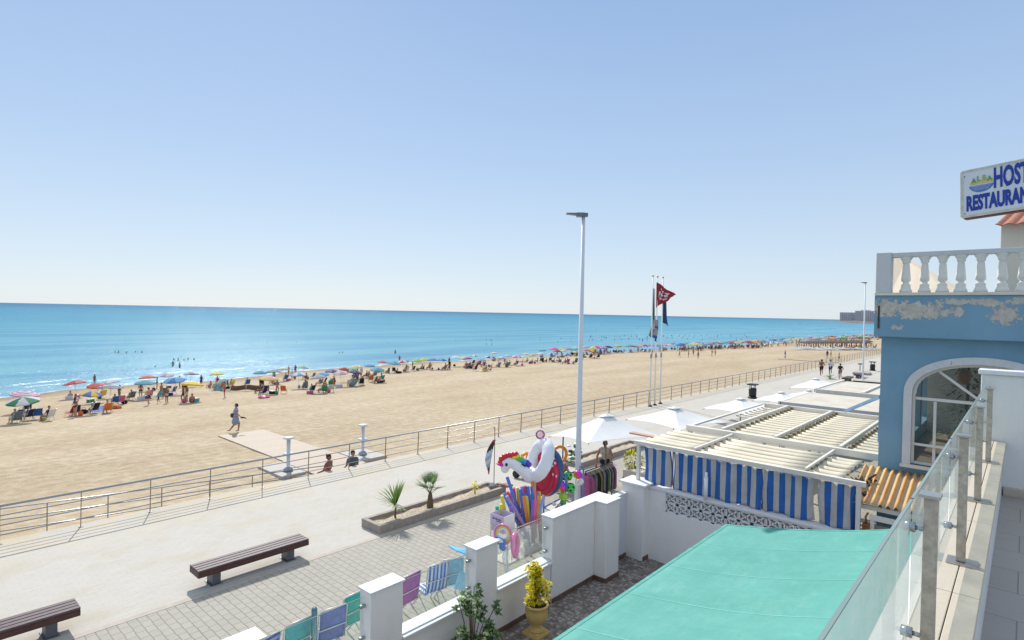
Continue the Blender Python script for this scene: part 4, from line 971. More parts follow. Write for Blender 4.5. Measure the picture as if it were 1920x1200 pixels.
for x, y in ((-1.1, 15.6), (0, 15.6), (-1.1, 16.2), (0, 16.2)): MB().box(x - .025, y - .025, 3.0, x + .025, y + .025, 3.68).build('leg', BLACKM, t)
mb = MB()
for x, y in ((-.9, 15.7), (-.4, 15.75), (-.7, 16.05), (-.15, 16.05)): mb.lathe([(.02, 3.722), (.11, 3.735), (.12, 3.75)], (x, y, 0), 14)
tag(mb.build('plates', WPLAST, org=(-.5, 15.9, 3.72)), 'white plates on the table inside the arched window', 'plates')

# sign on the roof
SGW, SGH = 2.6, .96
dv = -ray(182, 655).normalized(); bl0 = PY(1803.8, 407.2, 15.6)
upv = (Vector((0, 0, 1)) - dv * dv.z).normalized(); upv = (upv + dv * .035).normalized(); nv = dv.cross(upv).normalized()
if nv.dot(CAM - bl0) < 0: nv = -nv
t = thing('roof_sign', 'white rooftop sign board with blue capital lettering and a round emblem', 'sign', tuple(bl0))
SGF = mat('sign_white_face', (.68, .7, .74), .4, 0, .02, 2)
o_ = bl0
def SP(a, b, c=0): return o_ + dv * a + upv * b + nv * c
MB().hexa([SP(0, 0, -.02), SP(SGW, 0, -.02), SP(SGW, 0, -.28), SP(0, 0, -.28)], [SP(0, SGH, -.02), SP(SGW, SGH, -.02), SP(SGW, SGH, -.28), SP(0, SGH, -.28)]).build('box', SGF, t)
MB().hexa([SP(.012, .012, 0), SP(SGW, .012, 0), SP(SGW, .012, -.018), SP(.012, .012, -.018)], [SP(.012, SGH - .012, 0), SP(SGW, SGH - .012, 0), SP(SGW, SGH - .012, -.018), SP(.012, SGH - .012, -.018)]).build('face', SGF, t)
fr_ = MB()
for a, b in (((0, 0), (SGW, 0)), ((0, SGH), (SGW, SGH)), ((0, 0), (0, SGH))): fr_.beam(SP(a[0], a[1], -.01), SP(b[0], b[1], -.01), .05, .035, up=nv)
fr_.build('edge_trim', mat('sign_edge_trim', '#c9c4b2', .5, 0, .1, 5), t)
MB().beam(SP(0, -.02, -.2), SP(SGW, -.02, -.2), .2, .03, up=upv).build('bottom_rail', mat('rusty_red_rail', '#7d3f38', .7, 0, .15, 6), t)
MB().beam(SP(1.2, 0, -.15), (SP(1.2, 0, -.15).x, SP(1.2, 0, -.15).y + 1.2, 7.2), .08, .08).build('support', BLACKM, t)
def text(body, a, b, size, sx, m, name, depth=.006, off=.004, parent=None, P=None, bold=.012, shear=0):
    cu = bpy.data.curves.new(name, 'FONT'); cu.body = body; cu.size = size; cu.extrude = depth; cu.offset = bold; cu.shear = shear; cu.resolution_u = 3
    ob = bpy.data.objects.new(name, cu); col.objects.link(ob)
    dg = bpy.context.evaluated_depsgraph_get(); me = bpy.data.meshes.new_from_object(ob.evaluated_get(dg)); bpy.data.objects.remove(ob)
    mb = MB(); mb.add([P(a + v.co.x * sx, b + v.co.y, off + v.co.z) for v in me.vertices], [tuple(p.vertices) for p in me.polygons])
    bpy.data.meshes.remove(me); return mb.build(name, m, parent)
SXR, SXH, HA = .435, .385, .535
SIGB = mat('sign_blue_letters', '#16389a', .5)
text('RESTAURANTE', .075, .12, .42, SXR, SIGB, 'lettering', parent=t, P=SP, bold=.02)
text('HOSTAL', HA, .52, .56, SXH, SIGB, 'lettering', parent=t, P=SP, bold=.02)
lg = MB(); cx, cy, rx, ry = .335, .64, .21, .17
def epts(a0, a1, n_, k=1.0): return [(cx + rx * k * math.cos(a0 + (a1 - a0) * i / n_), cy + ry * k * math.sin(a0 + (a1 - a0) * i / n_)) for i in range(n_ + 1)]
lower = epts(math.pi + .12, 2 * math.pi - .12, 20)
lg.prism([SP(a, b, .001) for a, b in lower], nv * .005, 0)
lg.prism([SP(a, b, .001) for a, b in [(cx - rx * .92, cy + .0), (cx - rx * .9, cy + .055), (cx + rx * .9, cy + .075), (cx + rx * .95, cy + .01)]], nv * .004, 1)
for k in range(3):
    pts = [SP(cx - rx * (.8 - .1 * k) + rx * (1.6 - .2 * k) * i / 12, cy - .035 - .035 * k + .008 * math.sin(i * 1.6), .008) for i in range(13)]
    lg.tube(pts, .004, 4, 2)
lg.build('emblem', [mat('emblem_blue', '#5a7ec0', .6), mat('emblem_yellow', '#d0c070', .6), SGF], t)
for i, (ch, m_) in enumerate(zip('ALBA', ('#4f9a6c', '#7fae62', '#b3b25e', '#5aa06a'))):
    text(ch, cx - rx * .78 + i * .088, cy + (.045, .065, .065, .045)[i], (.13, .155, .155, .13)[i], .85, mat('emblem_letter_' + m_.strip('#'), m_, .6), 'emblem_letter', parent=t, P=SP, bold=.004, off=.008)
rv = MB()
for a, b in ((.05, .06), (.05, .85), (.75, .9), (.75, .5), (1.5, .9)): rv.tube([SP(a, b, .0), SP(a, b, .008)], .012, 8)
rv.build('rivets', mat('dark_rivet', '#4a4a48', .6), t)

# ------------------------------------------------------------------ our terrace
t = thing('terrace_building', 'white terrace with stone coped parapet, plank tiled floor and end wall', 'terrace', (.5, 4, 0))
PXO, PXI = -.325, -.135
MB().box(-.62, -8, -.3, -.30, 10.6, 4.40).build('facade', WWALL2, t)
MB().box(PXO + .02, -8, 4.402, PXI - .012, 7.73, 4.95).build('parapet', WWALL2, t)
COP = wall_mat('beige_stone_coping', (.55, .48, .375), (.40, .33, .25), .3)
mb = MB(); y = -8
while y < 7.72:
    e = min(7.728, y + 1.25); mb.box(PXO, y + .0015, 4.952, -.222, e - .0015, 4.985); mb.box(-.218, y + .0015, 4.952, PXI + .012, e - .0015, 4.985); y = e
mb.build('coping', COP, t, bev=.003)
TF = plank_mat('grey_plank_tiles', hx('#a39d96'), .45, 'X', 1.6, (.2, .18, .16), .004, .45)
MB().box(PXI - .012, -8, 4.3, 3, 7.72, 4.45).build('floor', TF, t)
MB().box(PXI + .001, 7.66, 4.451, 3, 7.73, 4.53).build('skirting', COP, t)
MB().box(-.335, 7.732, 4.40, 3, 7.9, 5.66).build('end_wall', WWALL2, t, bev=.01)
MB().box(-.36, 7.70, 5.662, 3, 7.93, 5.71).build('end_wall_coping', WHITE, t, bev=.008)
# glass railing
PST = mat('brown_stainless_post', '#b5ab9d', .45, .3, .12, 40)
t = thing('glass_railing', 'glass railing on stainless posts standing on the stone coped parapet', 'railing', (-.22, 4, 4.985))
ysP = [-1.73, -.375, .98, 2.335, 3.68, 5.03, 6.485]
for y in ysP:
    p = MB().box(-.238, y - .02, 4.995, -.2, y + .02, 5.62).build('post', PST, t, bev=.003)
    MB().box(-.25, y - .034, 5.622, -.192, y + .034, 5.632).build('cap', mat('cap_steel', '#b9b6b0', .3, .8), p)
    MB().box(-.275, y - .055, 4.985, -.15, y + .055, 4.994).build('foot_plate', mat('cap_steel', '#b9b6b0'), p)
GXc = -.272
for a, b in zip(ysP, ysP[1:] + [7.73]):
    a2, b2 = a + .012, b - (.012 if b < 7.7 else .03)
    g = MB().add([(GXc, a2, 5.06), (GXc, b2, 5.06), (GXc, b2, 5.60), (GXc, a2, 5.60)], [(0, 1, 2, 3)]).build('glass_panel', GLASS, t)
    MB().box(GXc - .0045, a2, 5.600, GXc + .0045, b2, 5.604).build('glass_edge', GEDGE, g)
    for y in (b - .035,):
        for z in (5.17, 5.52):
            MB().tube([(GXc - .016, y, z), (GXc + .016, y, z)], .017, 12).tube([(GXc + .016, y, z), (-.236, y, z)], .008, 8).build('clamp', CL, g)

# ------------------------------------------------------------------ white restaurant parasols
PAR = mat('white_parasol_cloth', (.84, .83, .81), .8, 0, .03, 2, .15, 30, trans=.1)
PFR = mat('parasol_frame', '#8b7d72', .5)
def parasol(A, B, C, apex, label, name='white_parasol', pole=True):
    A, B, C, apex = map(Vector, (A, B, C, apex)); D = A + C - B
    t = thing(name, label, 'parasol', (apex.x, apex.y, 0), group='white restaurant parasols')
    mb = MB(); cs = [A, B, C, D]
    for i in range(4):
        p, q = cs[i], cs[(i + 1) % 4]; n = 10
        def fn(u, v, p=p, q=q):
            e = p.lerp(q, u); e = e + Vector((0, 0, .05 * math.sin(math.pi * u))) + (apex - e) * Vector((1, 1, 0)).length * 0
            e = e + ((apex - e) * (.03 * math.sin(math.pi * u)))
            r = e.lerp(apex, v); r.z -= .03 * math.sin(math.pi * v) - .0; return r
        mb.grid(n, 8, fn, 0, False)
    mb.build('canopy', PAR, t, solid=.006)
    top = MB(); cs2 = [apex.lerp(c, .15) + Vector((0, 0, .04)) for c in cs]; ap2 = apex + Vector((0, 0, .045))
    for i in range(4):
        p, q = cs2[i], cs2[(i + 1) % 4]; top.grid(4, 3, lambda u, v, p=p, q=q: p.lerp(q, u).lerp(ap2, v))
    top.build('vent', PAR, t, solid=.006)
    fr_ = MB()
    for c in cs: fr_.tube([apex + Vector((0, 0, -.08)), c + Vector((0, 0, -.03))], .012, 6)
    fr_.build('ribs', PFR, t)
    MB().tube([(apex.x, apex.y, -.002), (apex.x, apex.y, apex.z + .02)], .022, 10).build('pole', PFR, t)
    MB().box(apex.x - .35, apex.y - .35, -.002, apex.x + .35, apex.y + .35, .08).build('base', CONC, t)
parasol((-11.8, 15.15, 2.1), (-9.54, 14.15, 2.4), (-8.27, 16.58, 2.4), (-10.0, 15.85, 2.98), 'big white parasol right beside the tall lamp post, nearest of the parasols')
parasol((-10.93, 18.6, 2.36), (-8.5, 18.0, 2.4), (-7.95, 20.6, 2.4), (-9.4, 19.4, 2.9), 'white parasol second from the lamp post, just left of the louvred pergola')
parasol((-9.9, 23.0, 2.4), (-8.0, 22.6, 2.42), (-7.7, 25.6, 2.42), (-8.85, 24.4, 2.8), 'white parasol between the louvred pergola and the dark bin')
parasol((-9.3, 27.0, 2.4), (-7.7, 26.8, 2.42), (-7.5, 29.6, 2.42), (-8.45, 28.4, 2.75), 'flat looking white parasol beside the grey fascia canopy')
parasol((-9.6, 33.6, 2.4), (-7.7, 33.8, 2.4), (-7.6, 37.4, 2.42), (-8.9, 36.0, 2.8), 'farthest white parasol, below the three joggers')
parasol((-8.9, 30.2, 2.3), (-7.3, 30.2, 2.32), (-7.2, 32.6, 2.32), (-8.1, 31.6, 2.6), 'half hidden white parasol between the two farthest ones')

# terrace furniture glimpsed between the parasols
BRN = mat('reddish_brown_wood', '#6d4338', .6, 0, .15, 6)
for i, (x, y) in enumerate([(-8.6, 21.3), (-7.9, 20.0), (-6.9, 17.6), (-6.8, 19.2)]):
    lb = ['brown cafe table between the second and third parasols', 'brown cafe table under the second parasol beside the pergola', 'dark cafe table seen through the open bay of the pergola, nearer one', 'dark cafe table seen through the open bay of the pergola, farther one'][i]
    t = thing('cafe_table', lb, 'table', (x, y, 0), group='cafe tables')
    MB().box(x - .4, y - .4, .72, x + .4, y + .4, .76).build('top', BRN if i < 2 else BLACKM, t, bev=.005)
    for a in (-.3, .3):
        for b in (-.3, .3): MB().box(x + a - .02, y + b - .02, 0, x + a + .02, y + b + .02, .72).build('leg', BLACKM, t)
    for s_ in (-1, 1):
        c = thing('cafe_chair', ('seaward' if s_ < 0 else 'inland') + ' side chair at the ' + lb.replace('between the second and third parasols', 'between two parasols').replace('seen through the open bay of the pergola', 'in the open pergola bay').replace('under the second parasol beside the pergola', 'under the second parasol'), 'chair', (x + s_ * .75, y, 0), group='cafe chairs')
        xx = x + s_ * .72
        MB().box(xx - .21, y - .21, .42, xx + .21, y + .21, .46).build('seat', BLACKM if i > 1 else BRN, c)
        MB().box(xx + s_ * .19, y - .21, .5, xx + s_ * .23, y + .21, .9).build('backrest', BLACKM if i > 1 else BRN, c)
        for a in (-.18, .18):
            for b in (-.18, .18): MB().box(xx + a - .015, y + b - .015, 0, xx + a + .015, y + b + .015, .42).build('leg', BLACKM, c)
def bushy(mb, c, r, n, L, wd, mis=(0,)):
    for k in range(n):
        d = Vector((rnd.gauss(0, 1), rnd.gauss(0, 1), rnd.gauss(0, 1) + .25)).normalized(); p = Vector(c) + Vector((d.x * r[0], d.y * r[1], d.z * r[2])) * rnd.uniform(.55, 1) ** .5
        blade(mb, p, d + Vector((rnd.uniform(-.7, .7), rnd.uniform(-.7, .7), rnd.uniform(-.2, .7))), L * rnd.uniform(.6, 1.1), wd, .2, rnd.choice(mis), 3)
t = thing('planter_box', 'cream box with a bright green bush beside the striped pergola corner', 'planter', (-10.2, 18.6, 0))
MB().box(-10.75, 18.2, 0, -9.75, 19.1, .62).build('box', CREAM, t, bev=.02)
mb = MB(); bushy(mb, (-10.55, 18.6, .95), (.36, .36, .3), 420, .13, .06, (0, 1, 2)); mb.build('foliage', [OLV, YUC, YEL], t)
mb = MB(); mb.tube([(-10.5, 18.6, .6), (-10.5, 18.6, .9)], .03, 6); mb.build('stem', BARK, t)
t = thing('menu_board', 'white framed board with a blue post outside the patio corner pillar', 'sign board', (-9.0, 14.9, 0))
NAVY = mat('navy_frame', '#34406e', .5)
b0 = G(1180, 905, 0); X_, Y_ = -8.6, 14.55
MB().box(X_, Y_, .0, X_ + .04, Y_ + .04, 1.52).box(X_ + .72, Y_ + .2, 0, X_ + .76, Y_ + .24, 1.52).build('post', NAVY, t)
MB().hexa([(X_ + .04, Y_, 1.02), (X_ + .72, Y_ + .2, 1.02), (X_ + .72, Y_ + .22, 1.02), (X_ + .04, Y_ + .02, 1.02)], [(X_ + .04, Y_, 1.5), (X_ + .72, Y_ + .2, 1.5), (X_ + .72, Y_ + .22, 1.5), (X_ + .04, Y_ + .02, 1.5)]).build('board', WPLAST, t)
t = thing('awning_board', 'pinkish wooden board resting on the left end of the first pergola', 'board', (-8.2, 15.2, 2.5))
MB().beam(PW(1183, 811, 17.2), PW(1242, 822, 16.6), .22, .04).build('board', mat('salmon_board', '#c59a7c', .7, 0, .1, 5), t)
t.location = t.location

# ------------------------------------------------------------------ potted plant, shrub
URN = wall_mat('ochre_stone_urn', (.62, .43, .15), (.34, .24, .10), .5)
ux, uy = -6.92, 8.62
t = thing('urn_planter', 'ochre stone urn with a yellow leaved shrub standing against the patio wall', 'potted plant', (ux, uy, 0))
ub = MB(); n_ = 40
prof = [(.10, .16), (.085, .19), (.10, .22), (.16, .27), (.20, .36), (.215, .48), (.205, .55), (.235, .565), (.235, .595), (.20, .60), (.185, .57)]
vs = []
for r, z in prof:
    for k in range(n_):
        a = 2 * math.pi * k / n_; rr = r * (1 + (.05 * abs(math.sin(a * 5)) if .22 < z < .54 else 0)); vs.append((ux + rr * math.cos(a), uy + rr * math.sin(a), z))
ub.add(vs, [(i * n_ + k, i * n_ + (k + 1) % n_, (i + 1) * n_ + (k + 1) % n_, (i + 1) * n_ + k) for i in range(len(prof) - 1) for k in range(n_)], 0, True)
ub.box(ux - .19, uy - .19, 0, ux + .19, uy + .19, .05).box(ux - .16, uy - .16, .051, ux + .16, uy + .16, .085).lathe([(.15, .085), (.16, .11), (.11, .14), (.10, .165)], (ux, uy, 0), 24)
ub.build('stone_urn', URN, t)
MB().lathe([(.0, .575), (.19, .57)], (ux, uy, 0), 20).build('soil', mat('dark_soil', '#3a2f27', .95, 0, .2, 20, .5), t)
mb = MB()
for k in range(46):
    a = rnd.uniform(0, 6.28); h = rnd.uniform(.66, 1.32); rr = rnd.uniform(0, .21) * (1.25 - abs(h - .9) * 1.0); bushy(mb, (ux + rr * math.cos(a), uy + rr * math.sin(a), h), (.06, .06, .07), 46, .06, .045, (0, 0, 0, 0, 1))
mb.build('foliage', [YEL, OLV], t)
mb = MB()
for k in range(9): a = rnd.uniform(0, 6.28); mb.tube([(ux + .03 * math.cos(a), uy + .03 * math.sin(a), .57), (ux + .1 * math.cos(a), uy + .1 * math.sin(a), 1.05)], .007, 5)
mb.build('stem', BARK, t)
def shrub(x, y, z1, label):
    t = thing('shrub', label, 'plant', (x, y, 0)); mb = MB(); st_ = MB()
    for k in range(26):
        a = rnd.uniform(0, 6.28); rr = rnd.uniform(.08, .44); h = rnd.uniform(.45, z1) * (1 - .25 * rr); tip = Vector((x + rr * math.cos(a), y + rr * math.sin(a), h))
        st_.tube([(x, y, 0), (x + .4 * rr * math.cos(a), y + .4 * rr * math.sin(a), h * .55), tip], .009, 5)
        for q in range(3):
            c = tip + Vector((rnd.gauss(0, .05), rnd.gauss(0, .05), -.09 * q))
            for j in range(15):
                an = j * 2.4; e = R_(-5 + 60 * ((j * .618) % 1)); blade(mb, c, (math.cos(an) * math.cos(e), math.sin(an) * math.cos(e), math.sin(e)), rnd.uniform(.08, .12), .05, .15, rnd.choice((0, 0, 1)), 3)
    mb.build('foliage', [GRN, TIP], t); st_.build('stem', BARK, t)
shrub(-7.02, 6.98, 1.42, 'dark green leafy shrub in front of the low wall between two pillars')

# ------------------------------------------------------------------ beach chairs leaning outside the wall
ALU = mat('white_tube_frame', '#c9c7c2', .35, .3)
def stripes(name, cols, scale, axis=0):
    m, n = newmat(name); p = n.obj(); s = n.sep(p)
    f = n.math('FRACT', n.math('MULTIPLY', s[axis], scale)); nn = len(cols)
    r = n.new('ShaderNodeValToRGB'); n.L(f, r.inputs[0]); r.color_ramp.interpolation = 'CONSTANT'; e = r.color_ramp.elements
    while len(e) < nn: e.new(.5)
    for i, c in enumerate(cols): e[i].position = i / nn; e[i].color = rgba(hx(c))
    n.L(r.outputs[0], n.bsdf.inputs['Base Color']); n.bsdf.inputs['Roughness'].default_value = .7
    return m
def beach_chair(loc, rz, fab, label, tilt=9, zs=1.0, edge=None):
    """folding chair, local: faces -Y, backrest at +Y side leaning back"""
    t = thing('beach_chair', label, 'beach chair', loc, rz, 'folding beach chairs for sale by the wall'); ORG[t.name] = Vector()
    a = R_(tilt); h0, h1 = .40, 1.02
    def bp(x, z, o=0): return (x, .18 + (z - h0) * math.tan(a) + o, z * zs)
    MB().grid(6, 10, lambda u, v: bp(-.24 + .48 * u, h0 + .02 + (h1 - h0 - .04) * v, .02 * math.sin(math.pi * v)), 0, True).build('back_fabric', fab, t, solid=.006)
    MB().grid(6, 8, lambda u, v: (-.24 + .48 * u, -.26 + .44 * v, .40 * zs - .03 * math.sin(math.pi * v)), 0, True).build('seat_fabric', fab, t, solid=.006)
    MB().tube([bp(-.26, h0), bp(-.26, h1 - .04), bp(-.22, h1), bp(.22, h1), bp(.26, h1 - .04), bp(.26, h0)], .012, 8).build('back_frame', ALU, t)
    MB().tube([bp(-.26, .68, .03), bp(-.24, .68, .05), bp(.24, .68, .05), bp(.26, .68, .03)], .010, 8).build('back_bar', ALU, t)
    MB().tube([(-.26, .2, .4 * zs), (-.26, -.28, .4 * zs), (.26, -.28, .4 * zs), (.26, .2, .4 * zs)], .012, 8).build('seat_frame', ALU, t)
    for pts in ([(-.28, -.3, .01), (-.28, .22, .56 * zs)], [(.28, -.3, .01), (.28, .22, .56 * zs)]): MB().tube(pts, .012, 8).build('leg', ALU, t)
    MB().tube([(-.25, -.2, .4 * zs), (-.25, .34, .012), (.25, .34, .012), (.25, -.2, .4 * zs)], .012, 8).build('rear_leg_loop', ALU, t)
    for x in (-.29, .29): MB().box(x - .02, -.24, .57 * zs, x + .02, .26, .59 * zs).build('armrest', ALU, t, bev=.006)
    return t
PURP = mat('purple_mesh', '#9c4f9e', .7, 0, .12, 9, .3, 90, coordobj=True); TEAL = mat('teal_mesh', '#2fa79c', .7, 0, .08, 9, .3, 90, coordobj=True)
TEAL2 = mat('turquoise_mesh', '#3aa6ae', .7, 0, .08, 9, .3, 90, coordobj=True); VIOL = mat('violet_blue_mesh', '#5c6cae', .7, 0, .1, 9, .3, 90, coordobj=True); LBL = mat('light_blue_mesh', '#76aecd', .7, 0, .08, 9, coordobj=True)
BW1 = stripes('blue_white_check', ['#3a63b8', '#9db7dc', '#3a63b8', '#c6d2e6'], 5.5); BW2 = stripes('bold_blue_white_stripe', ['#1c3aa0', '#c3c8d6', '#2148b5', '#8f9cc4'], 4.2, 2)
# backs turned to us: chairs face the sea (-X) -> local -Y -> rz = -90 deg
beach_chair((-9.18, 7.12, 0), R_(-84), PURP, 'purple mesh beach chair just right of the second pillar')
beach_chair((-9.15, 7.86, 0), R_(-97), BW1, 'blue and white striped beach chair right of the purple one')
beach_chair((-9.1, 8.28, 0), R_(-112), LBL, 'plain light blue beach chair tucked behind the striped one')
beach_chair((-9.15, 4.75, 0), R_(-86), TEAL2, 'turquoise beach chair between the striped chair and the violet one, left of the pillar')
beach_chair((-9.12, 5.42, 0), R_(-95), VIOL, 'violet blue beach chair overlapping the turquoise one, left of the pillar')
beach_chair((-9.3, 5.92, 0), R_(-84), TEAL, 'green teal beach chair half hidden behind the pillar')
beach_chair((-9.1, 4.12, 0), R_(-76), BW2, 'bold blue and white striped chair at the bottom edge of the view', 14)
tag(MB().tube([(-8.75, 4.98, 0), (-8.75, 4.98, 1.18)], .048, 16).lathe([(.048, 1.18), (.035, 1.205), (0, 1.21)], (-8.75, 4.98, 0), 16).build('steel_tube', mat('teal_grey_steel', '#5f8488', .25, .8, .1, 6), org=(-8.75, 4.98, 0)), 'upright steel tube standing among the beach chairs left of the pillar', 'tube')
mb = MB(); pa, pb, pc, pd = PX(840, 1022, -9.0), PX(878, 1030, -8.3), PX(878, 1040, -8.2), PX(855, 1032, -8.6)
mb.prism([pa, pb, pc, pd], (0, 0, -.02)); mb.tube([pb, (pb.x, pb.y, 0)], .015, 6)
tag(mb.build('folded_awning', mat('sky_blue_cloth', '#69b6dc', .8, 0, .06, 4), org=(-8.4, 8.3, 0)), 'light blue cloth flap sticking out left of the third pillar', 'cloth')
mb = MB(); q0, q1, q2, q3 = PX(866, 1072, -8.5), PX(880, 1075, -8.3), PX(880, 1108, -8.3), PX(855, 1105, -8.5)
mb.prism([q0, q1, q2, q3], (-.05, -.02, 0)); mb.tube([q0, (q0.x, q0.y, 0)], .015, 6).tube([q2, (q2.x, q2.y, 0)], .015, 6)
tag(mb.build('folded_lounger', mat('pale_cyan_cloth', '#92c6da', .8, 0, .06, 4), org=(-8.5, 8.0, 0)), 'pale cyan folded lounger behind the third pillar', 'lounger')

# ------------------------------------------------------------------ beach shop: carts, noodles, floats
WIRE = mat('cream_wire', '#cfc8ba', .4, .2); BLUER = mat('blue_rack_tube', '#5b84b8', .4, .2)
def wirebox(t, x0, y0, x1, y1, z0, z1, m, r=.012, mesh=6, legs=True):
    c = [(x0, y0), (x1, y0), (x1, y1), (x0, y1)]
    for z in (z0, z1): MB().tube([(a, b, z) for a, b in c], r, 6, closed=True).build('hoop', m, t)
    for a, b in c: MB().tube([(a, b, 0 if legs else z0), (a, b, z1)], r, 6).build('upright', m, t)
    if mesh:
        w_ = MB()
        for (a, b), (c_, d_) in zip(c, c[1:] + c[:1]):
            L = math.hypot(c_ - a, d_ - b); n = max(2, int(L / .07))
            for k in range(1, n): u = k / n; w_.tube([(a + (c_ - a) * u, b + (d_ - b) * u, z0), (a + (c_ - a) * u, b + (d_ - b) * u, z1)], .002, 4)
            for k in range(1, mesh): z = z0 + (z1 - z0) * k / mesh; w_.tube([(a, b, z), (c_, d_, z)], .002, 4)
        w_.build('wire_mesh', m, t)
t = thing('wire_cart', 'cream wire basket cart full of pool noodles outside the glass panel', 'cart', (-9.1, 10.5, 0))
wirebox(t, -9.35, 9.85, -8.80, 11.35, .35, 1.15, WIRE)
MB().add([(-8.78, 9.95, .42), (-8.78, 11.33, .42), (-8.78, 11.33, 1.12), (-8.78, 9.95, 1.12)], [(0, 1, 2, 3)]).build('plastic_sheet', glass_mat('milky_plastic_sheet', (.85, .86, .84), .55, (.8, .8, .78)), t)
MB().box(-9.33, 9.87, .35, -8.82, 11.33, .37).build('shelf', WIRE, t)
for a in (-9.3, -8.85):
    for b in (9.9, 11.3): MB().tube([(a - .015, b, .04), (a + .015, b, .04)], .04, 10).build('wheel', BLACKM, t)
# cardboard display box
BOXM = mat('pale_pink_card', '#c9bcd2', .7, 0, .03, 3)
t = thing('display_box', 'pale printed cardboard box of noodles on the near end of the cart', 'box', (-9.1, 10.1, 1.1))
bx0, bx1, by0, by1, bz0, bz1 = -9.42, -8.98, 9.9, 10.28, 1.02, 1.42
mb = MB()
mb.box(bx0, by0, bz0, bx1, by0 + .01, bz1).box(bx0, by1 - .01, bz0, bx1, by1, bz1).box(bx0, by0 + .01, bz0, bx0 + .01, by1 - .01, bz1).box(bx1 - .01, by0 + .01, bz0, bx1, by1 - .01, bz1, 1).box(bx0 + .01, by0 + .01, bz0, bx1 - .01, by1 - .01, bz0 + .01)
mb.build('carton', [BOXM, WPLAST], t)
pm = MB()
for k in range(9): pm.box(bx0 + .08 + .032 * k, by0 - .004, bz1 - .12 + .006 * ((k * 7) % 3), bx0 + .08 + .032 * k + (.018 if k % 3 else .026), by0 - .001, bz1 - .08)
for k in range(5): pm.box(bx0 + .2 + .034 * k, by0 - .004, bz1 - .155, bx0 + .222 + .034 * k, by0 - .001, bz1 - .13)
pm.build('print', mat('dark_violet_print', '#4a3f70', .7), t)
NC = {'blue': '#5678cf', 'lilac': '#9b90d0', 'red': '#c4566c', 'yellow': '#dccf45', 'orange': '#e28a48', 'pink': '#d0708f', 'lblue': '#93a9e0', 'green': '#3cab8a', 'purple': '#9465c0'}
NM = {k: mat('foam_' + k, v, .75, 0, .04, 6, .1, 60) for k, v in NC.items()}
NCW = {'lblue': 'light blue', 'lilac': 'lilac blue'}
noods = [('blue', 951, 895, 975, 966), ('blue', 944, 925, 962, 963), ('red', 951, 922, 968, 960), ('lilac', 950, 930, 972, 966), ('pink', 957, 922, 980, 965), ('red', 963, 915, 968, 955), ('yellow', 970, 914, 974, 960), ('blue', 975, 917, 981, 960), ('lilac', 978, 912, 984, 958), ('red', 984, 911, 990, 955), ('blue', 990, 913, 993, 955), ('orange', 982, 931, 988, 972), ('yellow', 987, 931, 993, 980), ('lblue', 994, 926, 998, 980), ('blue', 997, 912, 1000, 950), ('orange', 999, 904, 1001, 962), ('purple', 1001, 938, 997, 972), ('pink', 1005, 938, 1000, 976), ('orange', 1010, 931, 1005, 974), ('yellow', 1011, 922, 1012, 938), ('lblue', 1020, 932, 1009, 968), ('pink', 1007, 922, 1008, 935), ('blue', 986, 925, 986, 960), ('yellow', 941, 929, 946, 958)]
NLAB = ['blue pool noodle standing tallest and alone above the bundle', 'blue pool noodle leaning at the far left of the bundle', 'red pool noodle leaning between the leftmost blue ones', 'lilac pool noodle leaning left behind the display box', 'thick pink red pool noodle leaning across the left of the bundle', 'dark red pool noodle standing just right of the tallest blue one', 'yellow pool noodle at the back, left of the middle', 'blue pool noodle in front of the back yellow one', 'lilac pool noodle in the middle of the back row', 'red pool noodle in the middle, tallest of its back row', 'blue pool noodle right of the middle red one', 'orange pool noodle in front, left of the bright yellow one', 'bright yellow pool noodle, longest at the front', 'light blue pool noodle right beside the long yellow one', 'blue pool noodle with its tip touching the red float', 'thin looking orange pool noodle just under the red float', 'purple pool noodle behind the right hand pink one', 'pink pool noodle at the right of the front row', 'orange pool noodle, rightmost of the front row but one', 'short yellow pool noodle tip above the rightmost orange one', 'light blue pool noodle leaning out at the far right', 'pink pool noodle tip between the right hand yellow and orange ones', 'blue pool noodle half hidden behind the red middle one', 'yellow pool noodle behind the display box at the far left']
cnt = {}
for i, (c, x0_, y0_, x1_, y1_) in enumerate(noods):
    wd0 = (14.12 if y0_ > 926 else 14.55) + .04 * (i % 7); q = PW(x1_, y1_, wd0); p = PW(x0_, y0_, wd0 - .05 + .1 * math.sin(i))
    d = (q - p).normalized(); L = (q - p).length
    k = q + d * max(0.0, (q.z - .45) / max(.3, -d.z)) if d.z < 0 else q
    k = p + d * min((k - p).length, 1.25)
    cn = NCW.get(c, c); cnt[c] = cnt.get(c, 0) + 1
    tag(MB().tube([p, k], .041, 12).build('pool_noodle', NM[c], org=k), NLAB[i], 'pool noodle', 'pool noodles in the wire cart')
for c, x0_, y0_, hgt, lb in (('green', 932, 949, .2, 'short green foam roll standing in the left corner of the display box'), ('yellow', 940, 945, .26, 'short yellow foam roll standing beside the green one'), ('purple', 958, 950, .24, 'short purple foam roll standing in front in the display box')):
    p = PW(x0_, y0_, 14.0); tag(MB().tube([p, p + Vector((.0, .02, -hgt - .08))], .045, 12).build('foam_roll', NM[c], org=p), lb, 'foam roll', 'foam rolls in the display box')
